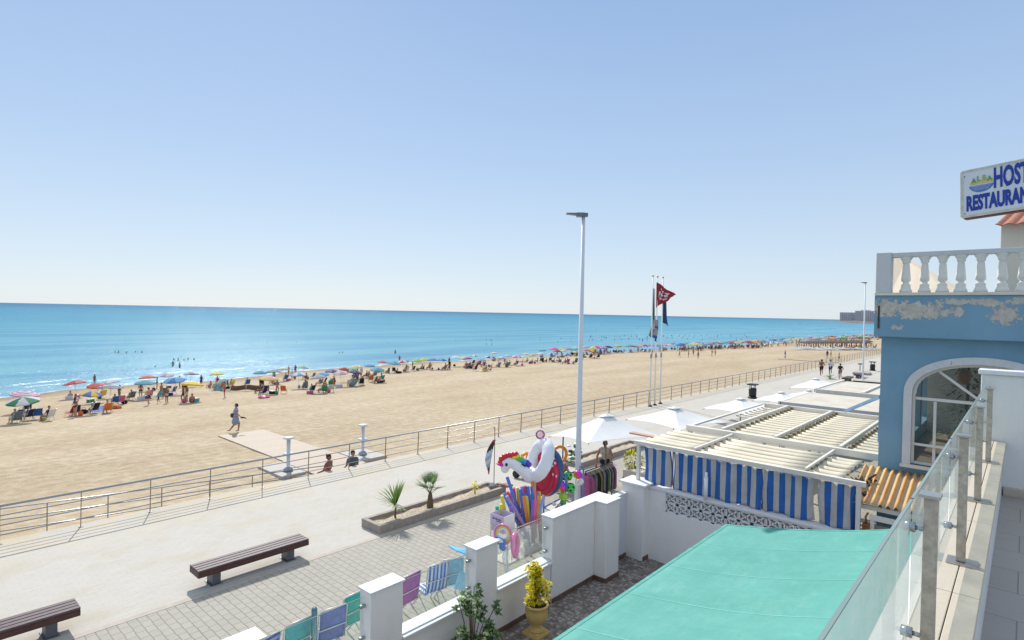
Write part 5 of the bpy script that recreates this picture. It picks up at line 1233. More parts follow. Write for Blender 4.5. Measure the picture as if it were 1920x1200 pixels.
# rainbow ring and packages hanging on the cart
def torus(mb, c, R, r, M, mi=0, n=40, m_=14, a0=0.0, a1=2 * math.pi, arc=None):
    pts = []
    cl = abs(a1 - a0 - 2 * math.pi) < 1e-3; k_ = n if cl else n + 1
    for i in range(k_): a = a0 + (a1 - a0) * i / n; pts.append(Vector(c) + M @ Vector((R * math.cos(a), R * math.sin(a), 0)))
    mb.tube(pts, r, m_, mi, closed=cl)
def facing(n_, up=Vector((0, 0, 1))):
    z = Vector(n_).normalized(); x = up.cross(z).normalized(); y = z.cross(x); return Matrix((x, y, z)).transposed()
Mv = facing(Vector((.3, -1, .15)))
PINKV = mat('pink_vinyl', '#e07ab0', .25, 0, .03, coordobj=True); YELV = mat('yellow_vinyl', '#e2c83a', .25); WHV = mat('white_vinyl', '#dfe0ea', .2, 0, .01); BLV = mat('blue_package', '#2a5db5', .3)
c0 = PW(943, 1002, 13.1); mb = MB()
for k, (R, mm) in enumerate(((.21, 0), (.165, 1), (.125, 2))): torus(mb, c0, R, .026, Mv, k)
tag(mb.build('rainbow_ring', [PINKV, YELV, WHV], org=c0), 'pink, yellow and white striped swim ring hanging on the cart front', 'swim ring')
c1 = PW(966, 1022, 13.2); mb = MB(); torus(mb, c1, .24, .05, facing(Vector((.9, .5, 0.1))))
tag(mb.build('pink_ring', PINKV, org=c1), 'pink swim ring seen edge on beside the white cart post', 'swim ring')
c2 = PW(940, 1013, 12.95); mb = MB()
mb.box(c2.x - .13, c2.y - .04, c2.z - .10, c2.x + .13, c2.y, c2.z + .06); mb.ell(c2 + Vector((.08, -.05, -.12)), (.1, .05, .08), 10, 6); mb.ell(c2 + Vector((-.02, -.04, .0)), (.12, .03, .05), 10, 6, 1)
tag(mb.build('blue_package', [BLV, WPLAST], org=c2), 'blue bagged beach toys hanging below the rainbow ring', 'package')
mb = MB(); c3 = PW(947, 1045, 13.1)
for k in range(4): mb.tube([c3 + Vector((.03 * k, 0, .25)), c3 + Vector((.05 * k - .05, -.02, 0)), c3 + Vector((.04 * k, 0, -.28)), c3 + Vector((.06, 0, -.42))], .012, 6)
mb.tube([c3 + Vector((.06, 0, -.42)), (c3.x + .06, c3.y, .02)], .02, 6)
tag(mb.build('folded_trolley', WHV, org=(c3.x, c3.y, 0)), 'white tubular folded trolley behind the glass right of the third pillar', 'trolley')
# blue display rack
t = thing('display_rack', 'blue tubular display rack holding bright balls in front of the lamp post', 'rack', (-9.5, 13.0, 0))
rk = [G(1055, 862, 1.78), G(1094, 878, 1.78), G(1061, 891, 1.78), G(1021, 876, 1.78)]
for z in (.62, 1.78): MB().tube([(q.x, q.y, z) for q in rk], .024, 8, closed=True).build('hoop', BLUER, t)
for q in rk: MB().tube([(q.x, q.y, 0), (q.x, q.y, 1.8)], .024, 8).build('upright', BLUER, t)
MB().prism([(q.x, q.y, .60) for q in rk], (0, 0, .012)).build('shelf', WIRE, t)
def ball_mat(kind):
    m, n = newmat('ball_' + kind); p = n.obj()
    if kind == 'rainbow':
        s = n.sep(n.mapping(p, (1, 1, 1), rot=(.5, .6, 0))); r = n.ramp(n.math('ADD', n.math('MULTIPLY', s[0], 3.6), .5), [(.05, hx('#5ac13c')), (.25, hx('#e8d62a')), (.42, hx('#f08a2a')), (.6, hx('#ec3f6a')), (.8, hx('#d32fd0')), (1.0, hx('#5b3fd8'))])
    else:
        v = n.new('ShaderNodeTexVoronoi'); n.L(p, v.inputs['Vector']); v.inputs['Scale'].default_value = 9
        r = n.ramp(v.outputs['Distance'], [(.30, (.012, .02, .012)), (.34, hx('#35c04a'))])
    n.L(r, n.bsdf.inputs['Base Color']); n.bsdf.inputs['Roughness'].default_value = .25; return m
BR, BG = ball_mat('rainbow'), ball_mat('green')
for (px_, py_, wd, r, m_, lb) in ((1053, 912, 15.8, .155, BR, 'larger rainbow coloured ball low on the left of the blue rack'), (1065, 892, 15.9, .13, BG, 'upper green ball with black spots in the blue rack'), (1069, 915, 15.8, .145, BG, 'lower green ball with black spots in the blue rack'), (1083, 890, 16.0, .125, BR, 'smaller rainbow ball at the right side of the blue rack'), (1056, 931, 15.7, .12, mat('yellow_green_ball', '#a5cf3a', .3), 'yellow green ball at the bottom of the rack'), (1088, 903, 16.1, .1, WHV, 'white ball at the right corner of the rack')):
    c = PW(px_, py_, wd); tag(MB().ell(c, r, 20, 14).build('beach_ball', m_, org=c), lb, 'ball', 'balls in the display rack')
c = PW(1050, 947, 15.0); mb = MB()
for k in range(12): mb.ell(c + Vector((rnd.uniform(-.16, .16), rnd.uniform(-.16, .16), rnd.uniform(-.1, .1))), (.07, .06, .05), 8, 6, k % 3)
tag(mb.build('toy_pile', [mat('toy_green', '#3c9a52', .5), WHV, mat('toy_red', '#b5533a', .5)], org=c), 'heap of small green and white toys at the foot of the blue rack', 'toys')
# unicorn float: plane of the ring
wU = 14.9
def U(px_, py_, dw=0): return PW(px_, py_, wU + dw)
Cc = U(1012, 862)
rt = (U(1013, 862) - U(1012, 862)).normalized(); upw = (U(1012, 861) - U(1012, 862)).normalized()
t = thing('unicorn_float', 'big white inflatable unicorn ring with rainbow mane and magenta horn on the shop display', 'inflatable', tuple(U(1003, 900)))
WHU = mat('glossy_white_vinyl', (.78, .78, .82), .22, 0, .015, 2)
ax1 = (upw * math.cos(R_(24)) + rt * math.sin(R_(24))).normalized()       # long axis of the tilted ring
nrm = (-rt * .95 - fw * .28 + upw * .10).normalized(); ax2 = nrm.cross(ax1).normalized(); 
pts = []; rr = []
for i in range(48):
    a = 2 * math.pi * i / 48; pts.append(Cc + ax1 * (.42 * math.cos(a)) + ax2 * (.42 * math.sin(a))); rr.append(.165 + .012 * math.cos(a * 12) * .3)
mb = MB(); mb.tube(pts, rr, 24, 0, closed=True); mb.build('ring', WHU, t)
neck = [U(1003, 896, -.08), U(994, 893, -.12), U(984, 884, -.18), U(974, 876, -.2), U(963, 869, -.2), U(954, 866, -.2), U(949, 869, -.2), U(947, 876, -.2), U(947, 882, -.2), U(948, 886, -.2)]
mb = MB(); mb.tube(neck, [.17, .17, .16, .145, .135, .14, .14, .12, .10, .05], 18); mb.ell(U(949, 871, -.2), (.14, .14, .15), 16, 10); mb.build('head_and_neck', WHU, t)
hr = [U(943, 872, -.28), U(936, 871, -.3), U(930, 869, -.32)]; MB().tube(hr, [.045, .034, .008], 10).build('horn', mat('magenta_vinyl', '#d8289c', .3), t)
ey = U(949.5, 871.5, -.345); MB().ell(ey, (.035, .035, .045), 12, 8).build('eye', BLACKM, t)
MB().tube([U(978, 870, -.36), U(986, 875, -.37)], .022, 8).build('handle', BLACKM, t)
mcol = [('red_vinyl', '#c8262c', [(939, 867), (941, 860), (946, 856), (953, 854), (960, 853), (967, 852)]), ('yellow_vinyl', '#e2c83a', [(964, 857), (969, 855)]), ('green_vinyl', '#5cb82e', [(972, 860), (977, 861)]), ('azure_vinyl', '#2c8fd8', [(979, 864), (984, 866)]), ('violet_vinyl', '#4a35a0', [(987, 867), (991, 871)])]
for nm, c, ps in mcol:
    mb = MB()
    for k in range(len(ps)):
        mb.ell(U(ps[k][0], ps[k][1], -.2), (.085, .085, .075), 10, 7)
        if k: a, b = ps[k - 1], ps[k]; mb.ell(U((a[0] + b[0]) / 2, (a[1] + b[1]) / 2, -.17), (.075, .075, .07), 10, 7)
    mb.build('mane', mat(nm, c, .3), t)
# big red and blue round mattress behind it
def star_mat():
    m, n = newmat('red_vinyl_white_marks'); p = n.pos(); v = n.new('ShaderNodeTexVoronoi', feature='F1'); n.L(n.mapping(p, (1, 1, 1)), v.inputs['Vector']); v.inputs['Scale'].default_value = 5.5
    nz = n.noise(p, 24, 2, .5)
    n.L(n.mix(n.ramp(n.math('ADD', v.outputs['Distance'], n.math('MULTIPLY', nz, .35)), [(.36, 1.0), (.39, 0.0)]), hx('#c01a45'), hx('#e3d8e2')), n.bsdf.inputs['Base Color']); n.bsdf.inputs['Roughness'].default_value = .3; return m
t = thing('round_float', 'large red inflatable with white shapes and a blue rim hanging behind the unicorn', 'inflatable', tuple(U(1020, 920, .3)))
Cd = U(1021, 888, .35); n2 = (-rt * .62 - fw * .75 - upw * .15).normalized(); a1_ = (upw * math.cos(R_(26)) + rt * math.sin(R_(26))); a1_ = (a1_ - n2 * a1_.dot(n2)).normalized(); a2_ = n2.cross(a1_).normalized()
def rim(R, off, r, name, m_):
    MB().tube([Cd + n2 * off + a1_ * (R * math.cos(2 * math.pi * i / 40)) + a2_ * (R * .62 * math.sin(2 * math.pi * i / 40)) for i in range(40)], r, 14, closed=True).build(name, m_, t)
SR = star_mat(); rim(.62, -.12, .11, 'blue_rim', mat('navy_vinyl', '#2f5585', .35)); rim(.57, .03, .09, 'red_rim', SR)
MB().grid(20, 6, lambda u, v: Cd + n2 * (.04 + .05 * math.sin(math.pi * v * .5)) + a1_ * (.6 * (1 - v) * math.cos(2 * math.pi * u)) + a2_ * (.36 * (1 - v) * math.sin(2 * math.pi * u))).build('centre', SR, t, solid=.01)
MB().tube([U(1004, 905, .3), (U(1004, 905, .3).x, U(1004, 905, .3).y, .0)], .02, 8).build('stand_pole', WIRE, t)
# net, rings, toys around
t = thing('butterfly_net', 'round pink fishing net on a stick above the unicorn', 'net', tuple(U(1018, 840, .1)))
mb = MB(); torus(mb, U(1013, 815, .1), .115, .01, facing(-fw)); mb.build('hoop', mat('pink_hoop', '#c88ba6', .5), t)
MB().lathe([(.112, 0), (.08, .06), (.0, .1)], U(1013, 815, .1), 16, M=facing(fw)).build('mesh', glass_mat('pink_mesh', (.9, .75, .82), .5, (.8, .6, .68)), t)
MB().tube([U(1014, 822, .1), U(1019, 845, .1)], .012, 6).build('stick', WIRE, t)
ORV = mat('orange_vinyl', '#e58a26', .35)
for (px_, py_, wd, R, lb) in ((987, 862, 15.6, .17, 'orange swim ring left behind the unicorn mane'), (998, 858, 15.9, .15, 'orange swim ring half hidden by the unicorn neck'), (1049, 852, 16.4, .22, 'orange swim ring hanging on a post right of the unicorn')):
    c = PW(px_, py_, wd); mb = MB(); torus(mb, c, R, .045, facing(-fw + rt * .4)); tag(mb.build('orange_ring', ORV, org=c), lb, 'swim ring', 'orange swim rings')
t = thing('toy_stand', 'tall stand with green and white toys left of the lamp post', 'stand', tuple(G(1072, 905, 0)))
g0 = G(1072, 905, 0)
for k, (dx, z1) in enumerate(((-.35, 1.75), (.15, 1.85))): p = g0 + rt * dx; MB().tube([(p.x, p.y, 0), (p.x, p.y, z1)], .025, 8).build('post', BLACKM, t)
c = PW(1071, 846, 17.2); mb = MB()
for k in range(26): mb.ell(c + rt * rnd.uniform(-.1, .28) + Vector((0, 0, rnd.uniform(-.35, .22))) + fw * rnd.uniform(-.1, .1), (.08, .06, rnd.uniform(.03, .06)), 8, 5, k % 4)
mb.build('toys', [mat('toy_lime', '#7f9f3f', .5), WHV, mat('toy_dark', '#35332f', .6), mat('toy_green', '#3c9a52')], t)
mb = MB(); c = G(968, 896, 0); 
t = thing('ride_on_car', 'small dark toy car with a chunky wheel parked behind the unicorn head', 'toy car', tuple(c))
for dx, dy in ((0, 0), (.35, .15), (.15, .6), (.5, .75)):
    w_ = thing; MB().lathe([(.05, -.05), (.14, -.05), (.15, -.03), (.15, .03), (.14, .05), (.05, .05)], (c.x + dx, c.y + dy, .15), 16, M=facing(Vector((.3, -1, 0)))).build('wheel', BLACKM, t)
MB().box(c.x, c.y, .15, c.x + .5, c.y + .8, .42).box(c.x + .05, c.y + .3, .42, c.x + .45, c.y + .7, .62).build('body', mat('toy_car_green', '#32564f', .4), t, bev=.05)
# clothes rack
t = thing('clothes_rack', 'dark clothes rail full of hanging beachwear beside the lamp post', 'clothes rack', (-9.6, 14.4, 0))
ra, rb = PW(1098, 884, 16.0), PW(1147, 868, 17.2); ra.z = rb.z = 1.50
zz = 1.52; ra = G(1098, 884, zz); rb = G(1148, 866, zz)
MB().tube([ra, rb], .016, 8).build('rail', BLACKM, t)
for p in (ra, rb): MB().tube([(p.x, p.y, 0), (p.x, p.y, zz)], .018, 8).build('post', BLACKM, t)
dr = (rb - ra).normalized(); sd = Vector((-dr.y, dr.x, 0)); Lr = (rb - ra).length
gc = ['#b0608e', '#b0608e', '#33565c', '#2b2b2e', '#8a8f86', '#4d7a3a', '#3a3b40', '#1f2226', '#c5882c', '#7c8a52', '#262a30', '#a8a3ae', '#8d8894', '#35313a', '#5c8a46', '#1d1f24', '#bdb6bd', '#45404a', '#9aa3a0', '#2a2d33']
n_ = 22
for k in range(n_):
    c = ra + dr * (Lr * (k + .5) / n_); wdt = rnd.uniform(.17, .22); ln = rnd.uniform(.6, .85)
    if k < 2: wdt = .27; ln = .85
    mb = MB()
    def gf(u, v, c=c, wdt=wdt, ln=ln, k=k):
        sh = wdt * (.55 + .45 * min(1, v * 6)); dz = -.05 - ln * v - .06 * abs(u - .5) * 2 * (1 - v)
        return c + sd * ((u - .5) * 2 * sh) + Vector((0, 0, dz)) + dr * (.02 * math.sin(u * 14 + k) * (.3 + v))
    mb.grid(10, 8, gf); g = mb.build('garment', mat('garment_' + gc[k % 20].strip('#'), gc[k % 20], .9, 0, .1, 6), t, solid=.02)
    MB().tube([c + sd * -.18 + Vector((0, 0, -.08)), c + Vector((0, 0, -.015)), c + sd * .18 + Vector((0, 0, -.08))], .006, 5).build('hanger', WIRE, g)
# front facing pink dress at the near end
mb = MB(); c = ra + dr * -.06
mb.grid(16, 10, lambda u, v: c + sd * ((u - .5) * (.34 + .16 * v)) + Vector((0, 0, -.12 - .72 * v)) + dr * (-.03 * math.cos(u * 30) * (.2 + v))); 
mb.build('pink_dress', mat('pink_dress_cloth', '#b0608e', .9, 0, .1, 6), t, solid=.01)

# ------------------------------------------------------------------ people
SKINS = [mat('skin_tan', '#a9735a', .6, 0, .04, 8, coordobj=True), mat('skin_brown', '#8a5a44', .6, 0, .04, 8, coordobj=True), mat('skin_fair', '#c2907a', .6, 0, .04, 8, coordobj=True)]
HAIRS = [mat('dark_hair', '#231a17', .7), mat('brown_hair', '#4a3225', .7), mat('grey_hair', '#8c8580', .7)]
def capsule(mb, a, b, ra, rb, n=12):
    a = Vector(a); b = Vector(b); d = b - a
    if d.length < 1e-5: mb.ell(a, ra, n, 8); return
    z = d.normalized(); M = facing(z, Vector((0, 1, 0)) if abs(z.z) > .9 else Vector((0, 0, 1)))
    prof = [(ra * math.sin(t), -ra * math.cos(t)) for t in [i * math.pi / 8 for i in range(4)]] + [(ra, 0)] + [(rb, d.length)] + [(rb * math.cos(t), d.length + rb * math.sin(t)) for t in [i * math.pi / 8 for i in range(1, 5)]]
    prof[0] = (0.0005, -ra); prof[-1] = (0.0005, d.length + rb)
    mb.lathe(prof, a, n, 0, True, M)
def J_(**k):
    """joints of a 1.70 m person facing +Y, x to the person's right; k overrides"""
    j = dict(pel=(0, 0, .93), wst=(0, .0, 1.08), chs=(0, .0, 1.27), nk=(0, -.01, 1.44), hd=(0, .015, 1.60))
    for s, n in ((-1, 'l'), (1, 'r')):
        j.update({'sh' + n: (s * .17, 0, 1.38), 'el' + n: (s * .23, -.02, 1.10), 'wr' + n: (s * .25, .05, .86), 'hp' + n: (s * .09, 0, .90), 'kn' + n: (s * .10, .02, .49), 'an' + n: (s * .10, -.01, .08)})
    j.update(k); return {a: Vector(b) for a, b in j.items()}
def segs_of(j, fem=False, k=1.0):
    S = []
    def s(a, b, ra, rb, tagn): S.append((Vector(a), Vector(b), ra * k, rb * k, tagn))
    up = (j['nk'] - j['pel']).normalized(); rx = (j['shr'] - j['shl']).normalized(); fr_ = up.cross(rx) * -1
    w1 = .10 if fem else .115
    s(j['pel'] - rx * .06, j['pel'] + rx * .06, .115 if fem else .105, .115 if fem else .105, 'hip'); s(j['wst'] - rx * .04, j['wst'] + rx * .04, w1 * .88, w1 * .88, 'waist')
    s(j['pel'], j['wst'], .115, w1 * .9, 'waist'); s(j['wst'], j['chs'], w1 * .9, .12, 'chest')
    s(j['chs'] - rx * .06, j['chs'] + rx * .06, .115, .115, 'chest'); s(j['shl'] * .75 + j['nk'] * .25, j['shr'] * .75 + j['nk'] * .25, .06, .06, 'chest')
    if fem: s(j['chs'] + fr_ * .07 - rx * .07, j['chs'] + fr_ * .07 - rx * .07, .062, .062, 'chest'); s(j['chs'] + fr_ * .07 + rx * .07, j['chs'] + fr_ * .07 + rx * .07, .062, .062, 'chest')
    s(j['nk'] - up * .03, j['hd'] - up * .04, .055, .05, 'neck')
    s(j['hd'] + fr_ * .0 + up * .02, j['hd'] + fr_ * .012 + up * .02, .088, .088, 'head'); s(j['hd'] + fr_ * .03 - up * .05, j['hd'] + fr_ * .035 - up * .045, .058, .058, 'head')
    s(j['hd'] + fr_ * .098 - up * .015, j['hd'] + fr_ * .112 - up * .03, .010, .014, 'head')
    for e in (-1, 1): s(j['hd'] + rx * e * .085 - up * .0, j['hd'] + rx * e * .09 - up * .02, .016, .012, 'head')
    for n, sg in (('l', -1), ('r', 1)):
        a, b, c = j['sh' + n], j['el' + n], j['wr' + n]; s(a, b, .052, .040, 'uarm'); s(b, c, .040, .026, 'farm')
        d = (c - b).normalized(); sd = d.cross(fr_); sd = sd.normalized() if sd.length > .1 else rx
        s(c, c + d * .07, .028, .034, 'hand')
        for q in range(4):
            o = (q - 1.5) * .019; L = (.065, .078, .074, .055)[q]; p0 = c + d * .085 + sd * o; p1 = p0 + d * L * .5; p2 = p1 + d * L * .45 + fr_ * .02; s(p0, p1, .0095, .009, 'hand'); s(p1, p2, .009, .008, 'hand')
        p0 = c + d * .03 + sd * .03 * -sg; s(p0, p0 + d * .045 + sd * .035 * -sg + fr_ * .01, .011, .009, 'hand')
        a, b, c = j['hp' + n], j['kn' + n], j['an' + n]; s(a, b, .088, .056, 'thigh'); s(b, b * .55 + c * .45, .056, .054, 'calf'); s(b * .55 + c * .45, c, .054, .036, 'calf')
        fd = Vector(fr_); 
        if 'ft' + n in j: fd = (j['ft' + n] - c).normalized()
        else: fd = Vector((fd.x, fd.y, 0)).normalized() if abs(fd.z) < .8 else Vector((0, .5, .8))
        s(c + Vector((0, 0, -.03)), c + fd * .14 + Vector((0, 0, -.045)), .038, .028, 'foot')
    return S
def remesh(mb, vox, name, smooth=2):
    me = bpy.data.meshes.new(name); me.from_pydata([tuple(v) for v in mb.v], [], mb.f); ob = bpy.data.objects.new(name, me); col.objects.link(ob)
    m = ob.modifiers.new('r', 'REMESH'); m.mode = 'VOXEL'; m.voxel_size = vox; m.use_smooth_shade = True
    if smooth: q = ob.modifiers.new('s', 'SMOOTH'); q.iterations = smooth; q.factor = .5
    dg = bpy.context.evaluated_depsgraph_get(); out = bpy.data.meshes.new_from_object(ob.evaluated_get(dg)); bpy.data.objects.remove(ob); bpy.data.meshes.remove(me)
    out.name = name; return out
OUTFIT = {  # tag -> slot (0 skin,1 top,2 bottom,3 hair)
    'trunks': {'hip': 2, 'thigh': 2}, 'bikini': {'hip': 2, 'chestband': 1}, 'dress': {'hip': 1, 'waist': 1, 'chest': 1, 'thigh': 1}, 'shirt': {'hip': 2, 'waist': 1, 'chest': 1, 'uarm': 1, 'thigh': 2}}
def person_mesh(j, outfit, vox=.035, fem=False, longhair=False, name='person'):
    S = segs_of(j, fem); mb = MB(); up = (j['nk'] - j['pel']).normalized(); rx = (j['shr'] - j['shl']).normalized(); fr_ = up.cross(rx) * -1
    hs = [(j['hd'] - fr_ * .02 + up * .045, j['hd'] - fr_ * .02 + up * .05, .092, .092, 'hair')]
    if longhair: hs.append((j['hd'] - fr_ * .06, j['nk'] - fr_ * .06 - up * .06, .07, .05, 'hair'))
    S = S + hs
    for a, b, ra, rb, t_ in S:
        if vox > .02 and t_ == 'hand' and ra < .02: continue
        capsule(mb, a, b, max(ra, vox * .75), max(rb, vox * .75), 10)
    me = remesh(mb, vox, name, 1 if vox > .02 else 3)
    n = len(me.polygons); c = np.zeros(n * 3); me.polygons.foreach_get('center', c); c = c.reshape(-1, 3)
    best = np.full(n, 1e9); idx = np.zeros(n, int); par = np.zeros(n)
    for i, (a, b, ra, rb, t_) in enumerate(S):
        A = np.array(a); B = np.array(b); d = B - A; L2 = max(d @ d, 1e-9); t = np.clip(((c - A) @ d) / L2, 0, 1); dist = np.linalg.norm(c - (A + t[:, None] * d), axis=1) - (ra + (rb - ra) * t)
        k = dist < best; best[k] = dist[k]; idx[k] = i; par[k] = t[k]
    of = OUTFIT[outfit]; mi = np.zeros(n, int); ch = np.array(j['chs']); upn = np.array(up)
    for f in range(n):
        t_ = S[idx[f]][4]
        if t_ == 'hair': mi[f] = 3; continue
        if t_ == 'thigh' and t_ in of: mi[f] = of[t_] if par[f] < .55 else 0; continue
        if t_ == 'uarm' and t_ in of: mi[f] = of[t_] if par[f] < .5 else 0; continue
        if t_ == 'chest' and 'chestband' in of: mi[f] = 1 if abs((c[f] - ch) @ upn) < .06 else 0; continue
        if t_ == 'hip' and outfit != 'dress' and ((c[f] - np.array(j['pel'])) @ upn) > .10: mi[f] = of.get('waist', 0); continue
        mi[f] = of.get(t_, 0)
    for k in range(4): me.materials.append(SKINS[0])
    me.polygons.foreach_set('material_index', mi.astype('int32')); me.polygons.foreach_set('use_smooth', [True] * n); me.update(); return me
def sit_j(h=.42, back=.08, **k):
    d = dict(pel=(0, 0, h + .1), wst=(0, -back * .5, h + .25), chs=(0, -back * 1.2, h + .44), nk=(0, -back * 1.6, h + .61), hd=(0, -back * 1.4, h + .77))
    for s, n in ((-1, 'l'), (1, 'r')):
        d.update({'sh' + n: (s * .17, -back * 1.4, h + .55), 'el' + n: (s * .23, .02, h + .3), 'wr' + n: (s * .2, .24, h + .2), 'hp' + n: (s * .09, .02, h + .09), 'kn' + n: (s * .11, .45, h + .09), 'an' + n: (s * .11, .5, max(.05, h - .33))})
    d.update(k); return J_(**d)
ground = sit_j(.02, .06, knl=(-.12, .42, .42), knr=(.12, .42, .42), anl=(-.12, .62, .06), anr=(.12, .62, .06), wrl=(-.14, .38, .36), wrr=(.14, .38, .36))
walkj = dict(knl=(-.1, .16, .50), anl=(-.1, .12, .08), knr=(.1, -.05, .48), anr=(.1, -.30, .14), ell=(-.23, -.14, 1.12), wrl=(-.22, -.10, .88), elr=(.23, .1, 1.12), wrr=(.2, .28, .98))
lie = {k: Vector((v.x, v.z - .9, .13 + v.y * .6)) for k, v in J_().items()}
runj = dict(knl=(-.1, .26, .62), anl=(-.1, .06, .38), ftl=(-.1, .15, .25), knr=(.1, -.03, .48), anr=(.1, -.16, .09), ell=(-.25, -.18, 1.16), wrl=(-.2, .02, 1.06), elr=(.25, -.06, 1.12), wrr=(.14, .2, 1.18))
PM = {}
for nm_, j, of, fem, lh in [('stand_m', J_(), 'trunks', 0, 0), ('stand_f', J_(elr=(.27, .0, 1.14), wrr=(.16, .16, 1.05)), 'bikini', 1, 1), ('walk_m', J_(**walkj), 'trunks', 0, 0), ('walk_f', J_(**walkj), 'dress', 1, 1), ('stand_s', J_(), 'shirt', 0, 0),
                            ('sit_m', sit_j(), 'trunks', 0, 0), ('sit_f', sit_j(), 'bikini', 1, 1), ('sit_s', sit_j(), 'shirt', 0, 0), ('ground_m', ground, 'trunks', 0, 0), ('ground_f', ground, 'bikini', 1, 1), ('lie_f', lie, 'bikini', 1, 1), ('lie_m', lie, 'trunks', 0, 0), ('run_m', J_(**runj), 'trunks', 0, 0)]:
    PM[nm_] = person_mesh(j, of, .034, fem, lh, 'person_' + nm_)
CLC = {'black': '#1d1d22', 'navy': '#22305a', 'red': '#b02a33', 'blue': '#2f62a8', 'white': '#cfcfd2', 'green': '#3f8a55', 'yellow': '#d6c235', 'pink': '#c9628b', 'grey': '#70747c', 'orange': '#d9712f', 'purple': '#64489a', 'turquoise': '#3fa3ad'}
CM = {k: mat('cloth_' + k, v, .85, 0, .06, 6) for k, v in CLC.items()}
USED = set()
def person(pose, loc, rz, label, c1='black', c2='navy', group=None, scale=1.0, skin=None, hair=None):
    o = bpy.data.objects.new('person', PM[pose]); col.objects.link(o); o.location = loc; o.rotation_euler = (0, 0, rz); o.scale = (scale * .9,) * 3
    setmats(o, [SKINS[skin if skin is not None else rnd.randrange(3)], CM[c1], CM[c2], HAIRS[hair if hair is not None else rnd.choice((0, 0, 1, 2))]])
    return tag(o, label, 'person', group)
def near_person(loc, rz, j, label, skin, hair, fem, clothes, scale=1.0, group=None, hairseg='short'):
    """detailed figure: continuous body with hands and face, hair and clothes as children. clothes: (name, tags, inflate, material)"""
    S = segs_of(j, fem); mb = MB()
    for a, b, ra, rb, t_ in S: capsule(mb, a, b, ra, rb, 12)
    me = remesh(mb, .0085, 'body', 2); me.materials.append(skin)
    o = bpy.data.objects.new('person', me); col.objects.link(o); o.location = loc; o.rotation_euler = (0, 0, rz); o.scale = (scale,) * 3; ORG[o.name] = Vector()
    up = (j['nk'] - j['pel']).normalized(); rx = (j['shr'] - j['shl']).normalized(); fr_ = up.cross(rx) * -1
    hb = MB(); capsule(hb, j['hd'] - fr_ * .018 + up * .045, j['hd'] - fr_ * .01 + up * .05, .093, .093)
    capsule(hb, j['hd'] - fr_ * .05, j['hd'] - fr_ * .05 - up * .03, .075, .06)
    if hairseg == 'bun': capsule(hb, j['hd'] - fr_ * .10 + up * .08, j['hd'] - fr_ * .11 + up * .08, .048, .045)
    if hairseg == 'long': capsule(hb, j['hd'] - fr_ * .07, j['nk'] - fr_ * .08 - up * .12, .07, .045)
    hm_ = remesh(hb, .012, 'hair', 1)
    hm_.materials.append(hair); ho = bpy.data.objects.new('hair', hm_); col.objects.link(ho); ho.parent = o
    for e in (-1, 1): MB().ell(j['hd'] + rx * e * .032 + fr_ * .087 + up * .012, (.011, .008, .007), 8, 6).build('eye', BLACKM, o)
    MB().ell(j['hd'] + fr_ * .089 - up * .062, (.022, .006, .006), 8, 6).build('mouth', mat('lips', '#8d4a44', .5), o)
    for nm_, tg_, inf, m_ in clothes:
        cb = MB()
        for a, b, ra, rb, t_ in S:
            for q in tg_:
                t0 = q.split(':')[0]; fr2 = float(q.split(':')[1]) if ':' in q else 1.0
                if t_ == t0: bb = a.lerp(b, fr2); capsule(cb, a, bb, ra + inf, ra + (rb - ra) * fr2 + inf, 12)
        for ex in (nm_[1] if isinstance(nm_, tuple) else []): capsule(cb, *ex)
        cm_ = remesh(cb, .012, nm_[0] if isinstance(nm_, tuple) else nm_, 1); cm_.materials.append(m_)
        co = bpy.data.objects.new(nm_[0] if isinstance(nm_, tuple) else nm_, cm_); col.objects.link(co); co.parent = o
    return tag(o, label, 'person', group)
RAD = math.atan2
def face_dir(d): return math.atan2(-d.x, d.y)          # rz so that local +Y looks along d
# the woman walking on the sand
jw = J_(**dict(walkj, elr=(.30, .16, 1.16), wrr=(.42, .36, 1.02), ell=(-.24, -.02, 1.12), wrl=(-.20, .05, .92)))
dW = (CR * .9 + fw * .15); dW.z = 0; dW.normalize()
PRT = stripes('blue_grey_print_dress', ['#7c8aa8', '#a9afbd', '#56648a', '#9aa3b5'], 9, 2)
pw_ = G(442, 810, -1.2); pw_.z = sand_h(pw_.x, pw_.y) + .02
near_person(pw_, face_dir(dW), jw, 'person in a blue grey dress walking on the sand, holding something dark blue', SKINS[0], HAIRS[0], True,
    [(('dress', [((0, 0, .95), (0, -.02, .62), .15, .22), ((-.05, -.02, .8), (-.06, -.04, .6), .15, .2)]), ['hip', 'waist', 'chest', 'uarm:.35'], .018, PRT)], .97)
wro = pw_ + Matrix.Rotation(face_dir(dW), 3, 'Z') @ Vector((.42, .44, .93)); 
tag(MB().box(wro.x - .06, wro.y - .05, wro.z - .06, wro.x + .06, wro.y + .12, wro.z + .02).tube([wro + Vector((.0, .1, -.02)), wro + CR * .25 + Vector((0, 0, -.06))], .035, 8).build('flip_flops', CM['navy'], org=wro, bev=.01), 'dark blue sandals held in the hand of the person walking on the sand', 'sandals')
bgp = pw_ + Matrix.Rotation(face_dir(dW), 3, 'Z') @ Vector((-.1, -.22, .95))
tag(MB().ell(bgp, (.17, .12, .15), 12, 8).tube([bgp + Vector((0, 0, .1)), pw_ + Vector((0, 0, 1.42)), bgp + Vector((.05, .05, .1))], .012, 6).build('shoulder_bag', mat('dark_brown_bag', '#4b403c', .8, 0, .2, 10), org=bgp), 'dark shoulder bag hanging at the back of the walking person', 'bag')
